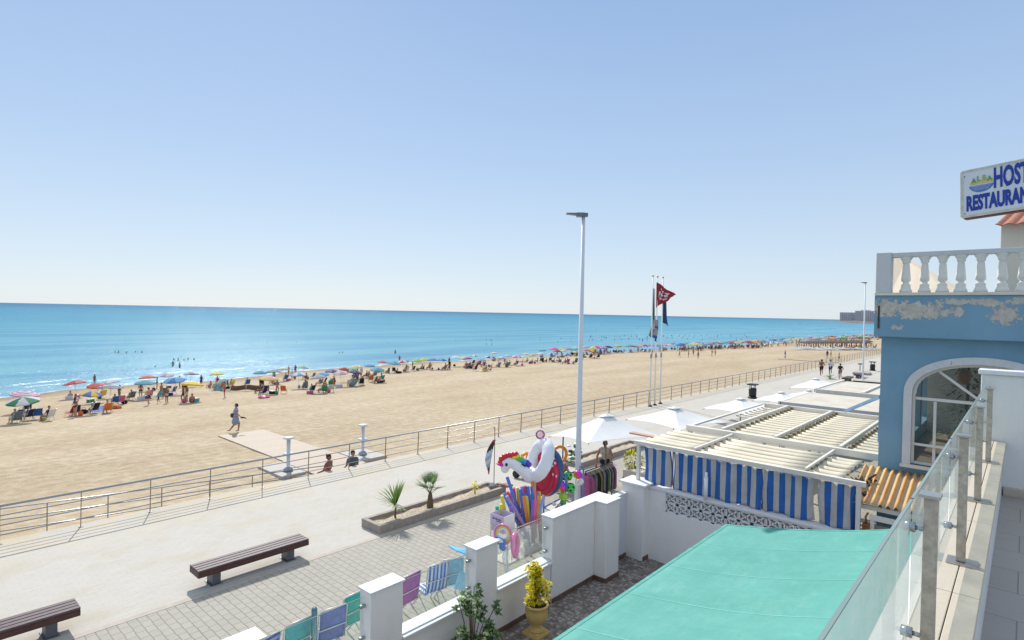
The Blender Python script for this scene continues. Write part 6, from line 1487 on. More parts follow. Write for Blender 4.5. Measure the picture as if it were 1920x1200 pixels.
# two people sitting on the ramp edge
jg = sit_j(.0, .03, knl=(-.12, .42, .05), knr=(.12, .42, .02), anl=(-.12, .46, -.33), anr=(.12, .46, -.33))
for px_, hy, lb, sk, hr_, cl, hsg, fem in ((615, 852, 'person with a dark bun and bare back sitting at the ramp edge', 1, 0, [('swimsuit', ['hip', 'waist'], .006, CM['pink'])], 'bun', True),
                                       (661, 845, 'person in a dark grey T-shirt sitting right of the one with a bun', 0, 0, [('t_shirt', ['waist', 'chest', 'uarm:.6'], .014, mat('dark_grey_tshirt', '#555d62', .9)), ('shorts', ['hip', 'thigh:.8'], .012, CM['black'])], 'short', False)):
    hp = PX(px_, hy, -20.15); z0 = hp.z - .88
    dS = Vector((-.8, -.35 if fem else .2, 0)).normalized()
    near_person((hp.x, hp.y, z0), face_dir(dS), jg, lb, SKINS[sk], HAIRS[hr_], fem, cl, 1.0, 'people sitting by the ramp', hsg)
    tag(MB().box(hp.x - .3, hp.y - .45, -1.35, hp.x + .25, hp.y + .45, z0 - .002).build('step_block', EDGE, org=(hp.x, hp.y, -1.3)), 'low concrete step under the ' + ('person with the bun' if fem else 'person in the dark grey T-shirt'), 'step', 'steps by the ramp')
# woman behind the clothes rack
jr = J_(ell=(-.27, .12, 1.14), wrl=(-.20, .32, 1.02), elr=(.28, .05, 1.12), wrr=(.30, .16, .88), hd=(.0, .06, 1.585), chs=(0, .03, 1.27), nk=(0, .02, 1.44))
pr = G(1133, 912, 0)
near_person((pr.x, pr.y, 0), face_dir(Vector((.55, -.85, 0))), jr, 'person in a beige sleeveless top and black skirt standing behind the clothes rack', SKINS[0], HAIRS[1], True,
    [('tank_top', ['waist', 'chest'], .012, mat('beige_tank_top', '#b9aea0', .9, 0, .06, 20)), (('skirt', [((0, 0, .92), (0, 0, .6), .13, .17)]), ['hip'], .02, CM['black'])], .98, None, 'short')
# person sitting by the toys
jb = sit_j(.42, .0, wst=(0, .05, .67), chs=(0, .16, .83), nk=(0, .27, .96), hd=(0, .38, 1.06), shl=(-.16, .22, .93), shr=(.16, .22, .93), ell=(-.22, .36, .7), wrl=(-.12, .5, .58), elr=(.22, .36, .7), wrr=(.12, .5, .58))
pb_ = G(1062, 918, 0)
near_person((pb_.x, pb_.y, 0), face_dir(Vector((-.2, -1, 0))), jb, 'dark haired person in a pink and black top bending forward beside the blue rack', SKINS[0], HAIRS[1], True,
    [('top', ['waist', 'chest'], .012, mat('dusty_pink_top', '#b28a94', .9, 0, .1, 10)), ('shorts', ['hip', 'thigh:.6'], .012, CM['black'])], 1.0, None, 'long')
t = thing('stool', 'low stool under the person bending forward beside the blue rack', 'stool', (pb_.x, pb_.y, 0))
MB().lathe([(.16, .36), (.17, .38), (.16, .40)], (pb_.x, pb_.y, 0), 14).build('seat', BLACKM, t)
for a in range(3): MB().tube([(pb_.x, pb_.y, .37), (pb_.x + .16 * math.cos(a * 2.1), pb_.y + .16 * math.sin(a * 2.1), 0)], .012, 6).build('leg', BLACKM, t)
# joggers on the promenade
jj = J_(**runj)
dJ = Vector((.05, -1, 0))
for px_, py_, lb, sk, cl, zz in ((1540, 705, 'bare chested jogger in black shorts, left of the three runners', 1, [('shorts', ['hip', 'thigh:.6'], .016, CM['black'])], 1.05),
                             (1557, 704, 'jogger in a white T-shirt and dark shorts, middle of the three runners', 1, [('t_shirt', ['waist', 'chest', 'uarm:.6'], .014, CM['white']), ('shorts', ['hip', 'thigh:.6'], .016, CM['navy'])], 1.03),
                             (1575, 712, 'jogger in a dark top and grey shorts, right of the three runners', 0, [('top', ['chest'], .012, CM['black']), ('shorts', ['hip', 'thigh:.55'], .016, CM['grey'])], .98)):
    p = G(px_, py_, 0); near_person((p.x, p.y, 0), face_dir(dJ), jj, lb, SKINS[sk], HAIRS[0], False, cl, zz, 'joggers on the promenade')

# ------------------------------------------------------------------ beach umbrellas
def canopy_mesh(kind, n=8, drop=.34, name='canopy'):
    mb = MB(); rings = [0.0, .3, .6, .85, 1.0] if kind == 'panel' else [0, .22, .42, .6, .78, .9, 1.0]
    m = n * 3; vs = [(0, 0, 0)]
    for r in rings[1:]:
        for k in range(m):
            t = 2 * math.pi * k / m; sag = abs(math.sin(t * n / 2)); rr = r * (1 - .05 * sag * r); z = -drop * r ** 1.55 - .03 * sag * r * (1 - r) * 2; vs.append((rr * math.cos(t), rr * math.sin(t), z))
    for k in range(m):
        t = 2 * math.pi * k / m; vs.append((.98 * math.cos(t), .98 * math.sin(t), -drop - .10 + .02 * abs(math.sin(t * n))))
    fs = [(0, 1 + k, 1 + (k + 1) % m) for k in range(m)]; mi = [(k // 3) % 2 if kind == 'panel' else 0 for k in range(m)]
    for q in range(len(rings) - 1):
        for k in range(m): fs.append((1 + q * m + k, 1 + (q + 1) * m + k, 1 + (q + 1) * m + (k + 1) % m, 1 + q * m + (k + 1) % m)); mi.append((k // 3) % 2 if kind == 'panel' else (q + 1) % 2)
    mb.add(vs, fs); mb.mi = mi; return mb
def ubase(name, kind):
    o = thing(name, None, None, (0, 0, 0)); c = canopy_mesh(kind); c.v = [(x, y, z + 2.1) for x, y, z in c.v]; c.build('canopy', [CM['white'], CM['blue']], o)
    MB().tube([(0, 0, -.1), (0, 0, 2.16)], .018, 6).build('pole', WPLAST, o)
    r = MB()
    for k in range(8): t = 2 * math.pi * k / 8; r.tube([(0, 0, 1.72), (.5 * math.cos(t), .5 * math.sin(t), 1.98), (.93 * math.cos(t), .93 * math.sin(t), 1.80)], .006, 4)
    r.build('ribs', STEEL, o); return o
UMB = {'panel': None, 'ring': None}
UC = dict(CLC, red='#b8373c', coral='#c95a50', lime='#a5bf43', yellow='#d9be2a', paleyellow='#cdc66f', sky='#5b9fc6', teal='#4d9aa6', paleteal='#8fb9b6', white='#cbccd0', lavender='#a7a9c6', orange='#cf5f3f', cream='#cbb992', tan='#b59a70', pink='#cf7ba6', green='#2f7a55', blue='#3f6fb8', navy='#2a3a68', grey='#7f8184', purple='#7161ae', palegreen='#8fc59a', pastelpink='#c7a2a8')
UM = {k: mat('umbrella_' + k, v, .75, 0, .06, 2, trans=.3) for k, v in UC.items()}
def umbrella(px_, py_, kind, ca, cb, label, r=1.0, tilt=(0, 0), h=1.85, group='umbrellas on the beach'):
    r = r * .8
    z = -1.3
    for _ in range(6): p = G(px_, py_, z + h); z = max(sand_h(p.x, p.y), SEA_Z - .2)
    first = UMB[kind] is None
    if first: UMB[kind] = ubase('beach_umbrella', kind); o = UMB[kind]
    else: o = copy_tree(UMB[kind])
    o.location = (p.x, p.y, z); o.rotation_euler = (R_(tilt[0]), R_(tilt[1]), rnd.uniform(0, .7)); o.scale = (r, r, h / 2.1)
    tag(o, label, 'umbrella', group)
    for c in bpy.data.objects if False else o.children:
        if c.name.startswith('canopy'): setmats(c, [UM[ca], UM[cb]])
    return Vector((p.x, p.y, z))
# beach chair, low detail, shared
def low_chair():
    mb = MB(); mb.box(-.25, -.22, .27, .25, .2, .30, 0).hexa([(-.25, -.20, .32), (.25, -.20, .32), (.25, -.17, .32), (-.25, -.17, .32)], [(-.25, -.44, .85), (.25, -.44, .85), (.25, -.41, .85), (-.25, -.41, .85)], 0)
    for x in (-.26, .26): mb.tube([(x, .2, .01), (x, -.2, .50)], .014, 5, 1).tube([(x, -.35, .01), (x, .1, .48), (x, -.3, .5)], .014, 5, 1).tube([(x, -.2, .3), (x, -.44, .86)], .014, 5, 1)
    return mb
LC = low_chair().build('beach_chair', [CM['blue'], ALU]); LCM = LC.data; bpy.data.objects.remove(LC)
TW = MB().grid(8, 12, lambda u, v: (-.42 + .84 * u, -.85 + 1.7 * v, .03 + .02 * math.sin(u * 9 + v * 5))).build('towel', [CM['blue']]); TWM = TW.data; bpy.data.objects.remove(TW)
def simple(me, name, loc, rz, label, cat, m, group, sc=1.0):
    o = bpy.data.objects.new(name, me); col.objects.link(o); o.location = loc; o.rotation_euler = (0, 0, rz); o.scale = (sc,) * 3
    setmats(o, [m]); return tag(o, label, cat, group)
mb = MB().box(-.26, -.17, 0, .26, .17, .30).box(-.27, -.18, .301, .27, .18, .35, 1).tube([(-.2, 0, .35), (-.15, 0, .47), (.15, 0, .47), (.2, 0, .35)], .015, 6, 1)
CB = mb.build('cool_box', [CM['blue'], WPLAST]); CBM = CB.data; bpy.data.objects.remove(CB)
mb = MB().ell((0, 0, .18), (.28, .16, .2), 10, 6).tube([(-.15, 0, .3), (-.1, 0, .5), (.1, 0, .5), (.15, 0, .3)], .014, 6)
BB = mb.build('beach_bag', [CM['red']]); BBM = BB.data; bpy.data.objects.remove(BB)
SEAW = Vector((-1, .15, 0))
CN = list(CLC) + ['black', 'navy', 'grey', 'black', 'navy', 'white', 'grey', 'blue']
def uniq(f):
    for _ in range(60):
        l = f()
        if l[0] not in USED and len(l[0].split()) <= 16: USED.add(l[0]); return l
    return l
def cluster(c, ud, n_sit=2, n_stand=1, lie_=0, bag=1, chairs=0):
    """people and gear around an umbrella standing at c"""
    a0 = rnd.uniform(0, 6.28)
    for k in range(n_sit):
        a = a0 + k * 2.0 + rnd.uniform(-.4, .4); r = rnd.uniform(.55, 1.5); x, y = c.x + r * math.cos(a), c.y + r * math.sin(a); z = sand_h(x, y); rz = face_dir(Vector((-1, rnd.uniform(-.8, .8), 0)))
        ps = rnd.choice(['sit_m', 'sit_f', 'sit_s', 'ground_m', 'ground_f']); c1, c2 = rnd.choice(CN), rnd.choice(CN)
        def mk():
            q = rnd.choice(CN); q2 = rnd.choice(CN); what = {'sit_m': f'sitting person in {q2} trunks', 'sit_f': f'sitting person in {q} and {q2} swimwear', 'sit_s': f'sitting person in a {q} shirt', 'ground_m': f'person in {q2} trunks sitting on the sand', 'ground_f': f'person in {q} and {q2} swimwear sitting on the sand'}[ps]
            return (f'{what} by the {ud}', q, q2)
        l = uniq(mk)
        person(ps, (x, y, z + (0 if ps[0] == 'g' else -.12)), rz, l[0], l[1], l[2], 'people on the beach', rnd.uniform(.92, 1.03))
        if ps[0] != 'g':
            l2 = uniq(lambda: (lambda q: (f'{q} folding chair under a sitter by the {ud}', q))(rnd.choice(CN)))
            b = Vector((x, y, z)) ; simple(LCM, 'folding_chair', b, rz, l2[0], 'chair', CM[l2[1]], 'folding chairs on the beach', 1.0)
    for k in range(n_stand):
        a = rnd.uniform(0, 6.28); r = rnd.uniform(1.0, 2.0); x, y = c.x + r * math.cos(a), c.y + r * math.sin(a); z = sand_h(x, y); ps = rnd.choice(['stand_m', 'stand_f', 'walk_m', 'walk_f', 'stand_s'])
        def mk():
            q = rnd.choice(CN); q2 = rnd.choice(CN); what = {'stand_m': f'standing person in {q2} trunks', 'stand_f': f'standing person in a {q} bikini top', 'walk_m': f'walking person in {q2} trunks', 'walk_f': f'walking person in a {q} dress', 'stand_s': f'standing person in a {q} shirt'}[ps]
            return (f'{what} near the {ud}', q, q2)
        l = uniq(mk); person(ps, (x, y, z), rnd.uniform(0, 6.28), l[0], l[1], l[2], 'people on the beach', rnd.uniform(.9, 1.04))
    for k in range(chairs):
        a = rnd.uniform(0, 6.28); r = rnd.uniform(.8, 1.6); x, y = c.x + r * math.cos(a), c.y + r * math.sin(a)
        l2 = uniq(lambda: (lambda q: (f'empty {q} folding chair beside the {ud}', q))(rnd.choice(CN))); simple(LCM, 'folding_chair', (x, y, sand_h(x, y)), face_dir(Vector((-1, rnd.uniform(-1, 1), 0))), l2[0], 'chair', CM[l2[1]], 'folding chairs on the beach')
    for k in range(lie_):
        x, y = c.x + rnd.uniform(.8, 2.0), c.y + rnd.uniform(-1.2, 1.2); z = sand_h(x, y); rz = rnd.uniform(-.5, .5) + 1.2
        l2 = uniq(lambda: (lambda q: (f'{q} towel spread on the sand by the {ud}', q))(rnd.choice(CN))); simple(TWM, 'towel', (x, y, z + .02), rz, l2[0], 'towel', CM[l2[1]], 'towels on the beach')
        if rnd.random() < .6:
            l = uniq(lambda: (lambda q: (f'person in {q} lying on a towel by the {ud}', q))(rnd.choice(CN))); person('lie_f', (x, y, z + .03), rz, l[0], l[1], l[1], 'people on the beach', .95)
    for k in range(bag):
        x, y = c.x + rnd.uniform(-.9, 1.2), c.y + rnd.uniform(-1.0, 1.0); bb = rnd.random() < .5
        l2 = uniq(lambda: (lambda q: (f'{q} {"cool box" if bb else "beach bag"} beside the {ud}', q))(rnd.choice(CN))); simple(CBM if bb else BBM, 'cool_box' if bb else 'beach_bag', (x, y, sand_h(x, y)), rnd.uniform(0, 3), l2[0], 'cool box' if bb else 'bag', CM[l2[1]], 'bags and boxes on the beach')
NEAR = [  # px, py of the canopy top, kind, colours, description, radius, sit, stand, lie, bag, chairs
    (42, 731, 'ring', 'pink', 'white', 'pink and white umbrella', 1.25, 1, 0, 0, 0, 0), (48, 742, 'panel', 'green', 'white', 'green and white umbrella', 1.25, 3, 0, 0, 1, 1),
    (145, 712, 'panel', 'red', 'coral', 'large dark red umbrella', 1.3, 1, 0, 0, 1, 0), (182, 717, 'panel', 'coral', 'coral', 'coral umbrella', 1.1, 0, 1, 0, 0, 0), (211, 711, 'panel', 'lavender', 'white', 'white umbrella behind', 1.1, 1, 0, 0, 0, 0),
    (205, 720, 'ring', 'white', 'navy', 'navy and white striped umbrella', 1.25, 1, 0, 0, 1, 1), (165, 732, 'panel', 'blue', 'yellow', 'blue and yellow umbrella', .95, 3, 1, 0, 1, 1),
    (278, 702, 'panel', 'orange', 'coral', 'orange red umbrella', 1.1, 0, 0, 0, 0, 0), (272, 712, 'panel', 'teal', 'teal', 'teal blue umbrella', 1.15, 2, 2, 0, 1, 1), (314, 698, 'panel', 'lavender', 'white', 'pale lavender umbrella', 1.0, 0, 1, 0, 0, 0),
    (358, 696, 'panel', 'lavender', 'grey', 'lavender grey umbrella', 1.05, 0, 2, 0, 0, 0), (331, 706, 'panel', 'blue', 'sky', 'bright blue umbrella', 1.3, 1, 0, 0, 1, 2), (358, 715, 'panel', 'yellow', 'yellow', 'golden yellow umbrella', 1.15, 1, 3, 0, 1, 0),
    (408, 696, 'panel', 'paleyellow', 'paleyellow', 'pale yellow umbrella', 1.0, 2, 0, 0, 0, 0), (488, 693, 'panel', 'sky', 'teal', 'light blue umbrella', 1.0, 1, 0, 0, 0, 0), (513, 692, 'panel', 'grey', 'grey', 'dark grey umbrella', 1.2, 1, 0, 0, 0, 1),
    (530, 688, 'panel', 'pastelpink', 'palegreen', 'pastel pink and green umbrella', 1.1, 1, 1, 0, 0, 0), (502, 704, 'ring', 'yellow', 'pastelpink', 'rainbow ringed umbrella', 1.2, 2, 2, 0, 1, 1), (567, 685, 'panel', 'lime', 'sky', 'lime and blue umbrella', 1.0, 2, 1, 0, 0, 0),
    (601, 702, 'ring', 'pastelpink', 'teal', 'pink and teal ringed umbrella', 1.0, 3, 0, 0, 1, 1), (622, 692, 'panel', 'blue', 'navy', 'dark blue umbrella', 1.05, 2, 0, 0, 0, 0), (608, 697, 'panel', 'sky', 'sky', 'small sky blue umbrella', 1.0, 0, 0, 0, 0, 0), (643, 688, 'panel', 'red', 'red', 'small bright red umbrella', .8, 1, 1, 0, 0, 0),
    (640, 694, 'panel', 'white', 'pastelpink', 'white and pink umbrella', 1.05, 2, 0, 0, 1, 0), (657, 687, 'panel', 'palegreen', 'palegreen', 'pale green umbrella', .95, 0, 0, 0, 0, 0), (692, 682, 'panel', 'sky', 'sky', 'middling sky blue umbrella', 1.0, 2, 1, 0, 0, 0),
    (715, 675, 'panel', 'coral', 'coral', 'far coral umbrella', 1.0, 0, 0, 0, 0, 0), (735, 676, 'panel', 'sky', 'teal', 'large sky blue umbrella', 1.35, 2, 0, 0, 1, 1), (706, 688, 'panel', 'teal', 'sky', 'teal and sky umbrella', 1.1, 2, 0, 0, 1, 1),
    (782, 672, 'panel', 'lime', 'lime', 'lime green umbrella', 1.1, 1, 1, 0, 0, 0), (796, 670, 'panel', 'paleyellow', 'yellow', 'far yellow umbrella', 1.0, 0, 0, 0, 0, 1), (811, 671, 'panel', 'purple', 'blue', 'purple blue umbrella', 1.1, 1, 1, 1, 0, 0),
    (828, 671, 'panel', 'sky', 'blue', 'far blue umbrella', 1.0, 2, 2, 0, 0, 0), (855, 667, 'panel', 'white', 'white', 'broad white umbrella', 1.2, 0, 1, 0, 0, 0), (872, 667, 'panel', 'white', 'paleyellow', 'cream white umbrella', 1.1, 1, 0, 1, 0, 0),
    (878, 669, 'panel', 'red', 'blue', 'red and blue umbrella', 1.0, 3, 0, 0, 1, 1), (905, 672, 'panel', 'grey', 'lavender', 'low grey umbrella', .8, 2, 0, 0, 0, 0), (927, 659, 'panel', 'cream', 'white', 'lone cream umbrella', 1.15, 2, 0, 0, 0, 0), (940, 667, 'panel', 'lavender', 'white', 'lavender and white umbrella', 1.1, 2, 0, 0, 1, 0),
    (955, 664, 'panel', 'lavender', 'paleteal', 'pale teal umbrella', 1.2, 1, 1, 0, 0, 0), (987, 661, 'panel', 'cream', 'white', 'cream and white umbrella', 1.2, 2, 0, 0, 0, 0), (1002, 662, 'panel', 'tan', 'cream', 'tan umbrella', 1.1, 1, 0, 0, 1, 0), (1014, 660, 'panel', 'white', 'white', 'plain white umbrella', 1.1, 2, 0, 0, 0, 1),
    (1018, 654, 'panel', 'teal', 'teal', 'sea green umbrella', 1.15, 1, 0, 0, 0, 0), (1058, 654, 'panel', 'cream', 'white', 'cream umbrella by the lamp post', 1.1, 1, 0, 0, 0, 0), (1065, 662, 'panel', 'purple', 'lavender', 'purple umbrella by the lamp post', 1.1, 3, 0, 0, 1, 0), (1080, 657, 'panel', 'tan', 'cream', 'tan umbrella by the lamp post', 1.1, 1, 1, 0, 0, 0)]
for (px_, py_, kind, ca, cb, ud, r, ns, nst, nl, nb, nc) in NEAR:
    art = {'white umbrella behind': 'white umbrella behind the navy and white striped one', 'small sky blue umbrella': 'small sky blue umbrella left of the dark blue one', 'middling sky blue umbrella': 'middling sky blue umbrella left of the far coral one', 'far coral umbrella': 'far coral umbrella between the sky blue ones', 'far yellow umbrella': 'far yellow umbrella beside the lime green one', 'far blue umbrella': 'far blue umbrella right of the purple blue one', 'broad white umbrella': 'broad white umbrella right of the person at the water edge'}.get(ud, ud + ' on the beach')
    c = umbrella(px_, py_, kind, ca, cb, art, r, (rnd.uniform(-9, 9), rnd.uniform(-9, 9))); cluster(c, ud, ns, nst, nl, nb + 1, nc + (ns > 1))
for px_, py_, ca, cb, ud in ((560, 697, 'white', 'sky', 'white and sky blue umbrella'), (660, 693, 'navy', 'navy', 'navy umbrella'), (668, 684, 'cream', 'cream', 'plain cream umbrella'), (758, 674, 'red', 'white', 'red and white umbrella'), (893, 664, 'teal', 'white', 'teal and white umbrella'), (915, 667, 'navy', 'white', 'navy and white umbrella'), (968, 665, 'pink', 'white', 'pale pink umbrella'), (1035, 660, 'blue', 'white', 'blue and white umbrella'), (1044, 655, 'red', 'red', 'far red umbrella'), (1100, 654, 'orange', 'orange', 'bright orange umbrella'), (1112, 655, 'yellow', 'red', 'yellow and red umbrella')):
    c = umbrella(px_, py_, 'panel', ca, cb, ud + ' in the middle of the row', 1.1, (rnd.uniform(-9, 9), rnd.uniform(-9, 9))); cluster(c, ud, 2, 0, 0, 1, 1)
c = umbrella(424, 711, 'panel', 'paleteal', 'paleteal', 'pale teal umbrella tilted low on its side', 1.1, (50, -18), 1.15); cluster(c, 'tilted pale teal umbrella', 2, 1, 1, 1, 1)
# windbreak and single items seen clearly
p = GT(460, 733)
mb = MB(); mb.grid(10, 4, lambda u, v: (p.x + 2.0 * (u - .5) * .75 + v * .3, p.y + 2.6 * (u - .5), p.z + .1 + .55 * v - .06 * math.sin(u * 9)))
for u in (-.5, 0, .5): mb.tube([(p.x + 1.5 * u, p.y + 2.6 * u, p.z), (p.x + 1.5 * u + .3, p.y + 2.6 * u, p.z + .7)], .02, 6, 1)
tag(mb.build('beach_tent', [mat('brown_tent_cloth', '#7b6455', .85, 0, .08, 3), WPLAST], org=p, solid=.01), 'low brown windbreak between the tilted teal and the rainbow ringed umbrella', 'windbreak')
p = GT(495, 746); p.z += .08; mb = MB(); torus(mb, p, .42, .09, Matrix.Identity(3)); tag(mb.build('pink_float', mat('hot_pink_vinyl', '#cf2f86', .3), org=p), 'hot pink swim ring lying on the sand', 'swim ring')
p = GT(216, 766); tag(MB().ell((p.x, p.y, p.z + .15), (.35, .28, .2), 12, 7).ell((p.x + .3, p.y + .2, p.z + .12), (.25, .2, .16), 10, 6).build('orange_bag', CM['orange'], org=p), 'orange bag lying on the sand right of the blue mat', 'bag')
p = GT(182, 770); o = simple(TWM, 'beach_mat', (p.x, p.y, sand_h(p.x, p.y) + .03), 1.1, 'long blue mat laid on the sand below the blue and yellow umbrella', 'mat', CM['blue'], None, 1.7)
for px_, py_, ps, c1, c2, lb in ((142, 775, 'stand_s', 'white', 'green', 'person in a white shirt and green shorts beside the blue and yellow umbrella'), (278, 760, 'walk_m', 'white', 'navy', 'person in navy shorts walking past the teal blue umbrella'), (297, 757, 'walk_f', 'navy', 'navy', 'child in a navy dress pushing something by the teal blue umbrella'), (421, 746, 'stand_m', 'red', 'red', 'person in red trunks beside the tilted pale teal umbrella'),
                                 (842, 686, 'stand_s', 'navy', 'black', 'dark dressed person standing at the water edge left of the cream white umbrella'), (749, 679, 'stand_m', 'black', 'black', 'person in black trunks standing at the water edge above the large sky blue umbrella'), (541, 704, 'stand_m', 'grey', 'grey', 'person in grey trunks standing in the shallows, left of a pair'), (554, 702, 'stand_f', 'black', 'black', 'person in a black bikini standing in the shallows, right of a pair'), (177, 722, 'stand_f', 'red', 'red', 'person at the water edge above the coral umbrella')):
    p = GT(px_, py_); person(ps, (p.x, p.y, p.z), rnd.uniform(0, 6), lb, c1, c2, 'people on the beach', .62 if 'child' in lb else 1.0); USED.add(lb)
for px_, py_, ps, c1, c2, lb in ((1472, 673, 'stand_s', 'blue', 'white', 'person in a blue shirt standing on the far boardwalk'), (1551, 672, 'stand_s', 'navy', 'blue', 'person in dark clothes beside one in a yellow top, beyond the joggers'), (1558, 671, 'stand_s', 'yellow', 'navy', 'person in a bright yellow top beyond the joggers'), (1573, 678, 'walk_m', 'white', 'black', 'person bending towards the fence beyond the right jogger')):
    p = GT(px_, py_); person(ps, (p.x, p.y, sand_h(p.x, p.y)), rnd.uniform(0, 6), lb, c1, c2, 'people on the beach')
for (px_, py_), c, wh in zip(((1230, 673), (1239, 671), (1222, 669), (1291, 671), (1300, 668), (1309, 673), (1335, 670), (1341, 668), (1274, 671)), ('navy', 'white', 'red', 'black', 'blue', 'green', 'yellow', 'pink', 'grey'), ('running', 'walking') * 5):
    p = GT(px_, py_); person('run_m' if wh == 'running' else rnd.choice(('walk_m', 'stand_m')), (p.x, p.y, sand_h(p.x, p.y)), rnd.uniform(0, 6), f'{wh if wh == "running" else "upright"} person in {c} on the open sand {"just left of" if px_ < 1219 else "right of"} the flag poles', c, c, 'people playing on the open sand', rnd.uniform(.85, 1.05))

# the crowded far part of the beach
def far_umb(kind):
    mb = canopy_mesh(kind, 8); mb.v = [(x, y, z + 2.1) for x, y, z in mb.v]; mb.tube([(0, 0, -.1), (0, 0, 2.1)], .025, 5, 0); o = mb.build('beach_umbrella', [CM['white'], CM['blue']]); me = o.data; bpy.data.objects.remove(o); return me
FU = [far_umb('panel'), far_umb('ring')]
UCL = [k for k in UC if k not in ('black',)]
def zone(px_): return 'left of the flag poles' if px_ < 1218 else ('just right of the flag poles' if px_ < 1340 else ('left of the thatched shades' if px_ < 1480 else 'behind the thatched shades'))
def proj(p):
    d = Vector(p) - CAM; wd = d.dot(fw); return 960 + FPX * d.dot(CR) / wd, 600 - FPX * d.dot(CU) / wd
pos = []
def try_place(n, y0, y1, o0, o1, mind):
    k = 0; c = 0
    while c < n and k < n * 40:
        k += 1; y = y0 + (y1 - y0) * rnd.random() ** 1.0; x = shore(y) + rnd.uniform(o0, o1)
        if any((x - a) ** 2 + (y - b) ** 2 < mind ** 2 for a, b in pos): continue
        px_, py_ = proj((x, y, .5))
        if px_ > 1655: continue
        pos.append((x, y)); c += 1; yield x, y, px_
far = list(try_place(24, 110, 148, 2, 10, 1.8)) + list(try_place(58, 148, 195, 2, 22, 1.7)) + list(try_place(84, 195, 300, 2, 34, 1.8)) + list(try_place(84, 300, 540, 2, 36, 2.1))
nm_ = {'paleyellow': 'pale yellow', 'paleteal': 'pale teal', 'palegreen': 'pale green', 'pastelpink': 'pastel pink', 'sky': 'sky blue'}
specs = []
for x, y, px_ in far:
    kind = 0 if rnd.random() < .75 else 1; ca = rnd.choice(UCL); cb = ca if rnd.random() < .5 else rnd.choice(UCL)
    specs.append((x, y, px_, kind, ca, cb, nm_.get(ca, ca) + (' and ' + nm_.get(cb, cb) if cb != ca else '') + (' ringed' if kind else '')))
fl = {}
for i, (x, y, px_, kind, ca, cb, ds) in enumerate(specs):
    z = sand_h(x, y)
    o = bpy.data.objects.new('beach_umbrella', FU[kind]); col.objects.link(o); o.location = (x, y, z); r = rnd.uniform(1.0, 1.45); o.scale = (r, r, rnd.uniform(.9, 1.12)); o.rotation_euler = (R_(rnd.uniform(-6, 6)), R_(rnd.uniform(-6, 6)), rnd.uniform(0, 3)); setmats(o, [UM[ca], UM[cb]])
    zn = zone(px_); lb = f'{ds} umbrella {zn}'
    if lb in fl:
        j = min((k for k in range(len(specs)) if k != i), key=lambda k: (specs[k][0] - x) ** 2 + (specs[k][1] - y) ** 2)
        lb = f'{ds} umbrella next to a {specs[j][6]} one {zn}'
    fl[lb] = 1; tag(o, lb, 'umbrella', 'umbrellas in the far crowd')
    zp = zn.replace('just ', '').replace('the thatched', 'thatched')
    for q in range(1 if y > 195 else 2):
        if rnd.random() < .9:
            a = rnd.uniform(0, 6.28); rr = rnd.uniform(.5, 1.9); xx, yy = x + rr * math.cos(a), y + rr * math.sin(a); ps = rnd.choice(['sit_m', 'sit_f', 'sit_s', 'stand_m', 'stand_f', 'ground_f', 'sit_m']); c1, c2 = (rnd.sample(list(CLC), 2) if q else (rnd.choice(CN),) * 2)
            wh = {'s': ('sitting' if ps.startswith('sit') else 'standing'), 'g': 'sitting'}[ps[0]]
            person(ps, (xx, yy, sand_h(xx, yy) - (.1 if ps.startswith('sit') else 0)), rnd.uniform(0, 6), f'{wh} person in {c2 if ps.endswith("m") else c1} by a {ds} umbrella {zp}', c1, c2, 'people in the far crowd', rnd.uniform(.9, 1.05))
            if ps.startswith('sit') and y < 195: simple(LCM, 'folding_chair', (xx, yy, sand_h(xx, yy)), rnd.uniform(0, 6), f'{c1} folding chair by a {ds} umbrella {zp}', 'chair', CM[c1], 'folding chairs in the far crowd')
# thatched shades with sunbeds
THM = mat('dry_thatch', '#5f4e3e', .95, 0, .25, 4, .6, 12)
mb = MB().lathe([(.06, 2.55), (.7, 2.38), (1.45, 2.02), (1.5, 1.92), (1.38, 1.95), (.1, 2.2)], n=14).tube([(0, 0, 0), (0, 0, 2.3)], .06, 8, 1)
o = mb.build('thatched_shade', [THM, BARK]); THMESH = o.data; bpy.data.objects.remove(o)
mb = MB().box(-.3, -.95, .28, .3, .45, .33).hexa([(-.3, .45, .3), (.3, .45, .3), (.3, .47, .34), (-.3, .47, .34)], [(-.3, .95, .62), (.3, .95, .62), (.3, .97, .66), (-.3, .97, .66)])
for a in (-.27, .27):
    for b in (-.85, .4): mb.box(a - .02, b - .02, 0, a + .02, b + .02, .28)
o = mb.build('sunbed', [WPLAST]); SBM = o.data; bpy.data.objects.remove(o)
for row, (pyc, nn, x0_, x1_) in enumerate(((654.5, 14, 1508, 1622), (651.5, 12, 1520, 1625))):
    for k in range(nn):
        px_ = x0_ + (x1_ - x0_) * k / (nn - 1); p = GT(px_, pyc)
        o = bpy.data.objects.new('thatched_shade', THMESH); col.objects.link(o); o.location = (p.x, p.y, sand_h(p.x, p.y)); o.rotation_euler = (0, 0, rnd.uniform(0, 3)); o.scale = (1.1, 1.1, .78); tag(o, f'brown thatched sunshade in the {"front" if row == 0 else "back"} row at the far right of the beach', 'sunshade', 'thatched sunshades')
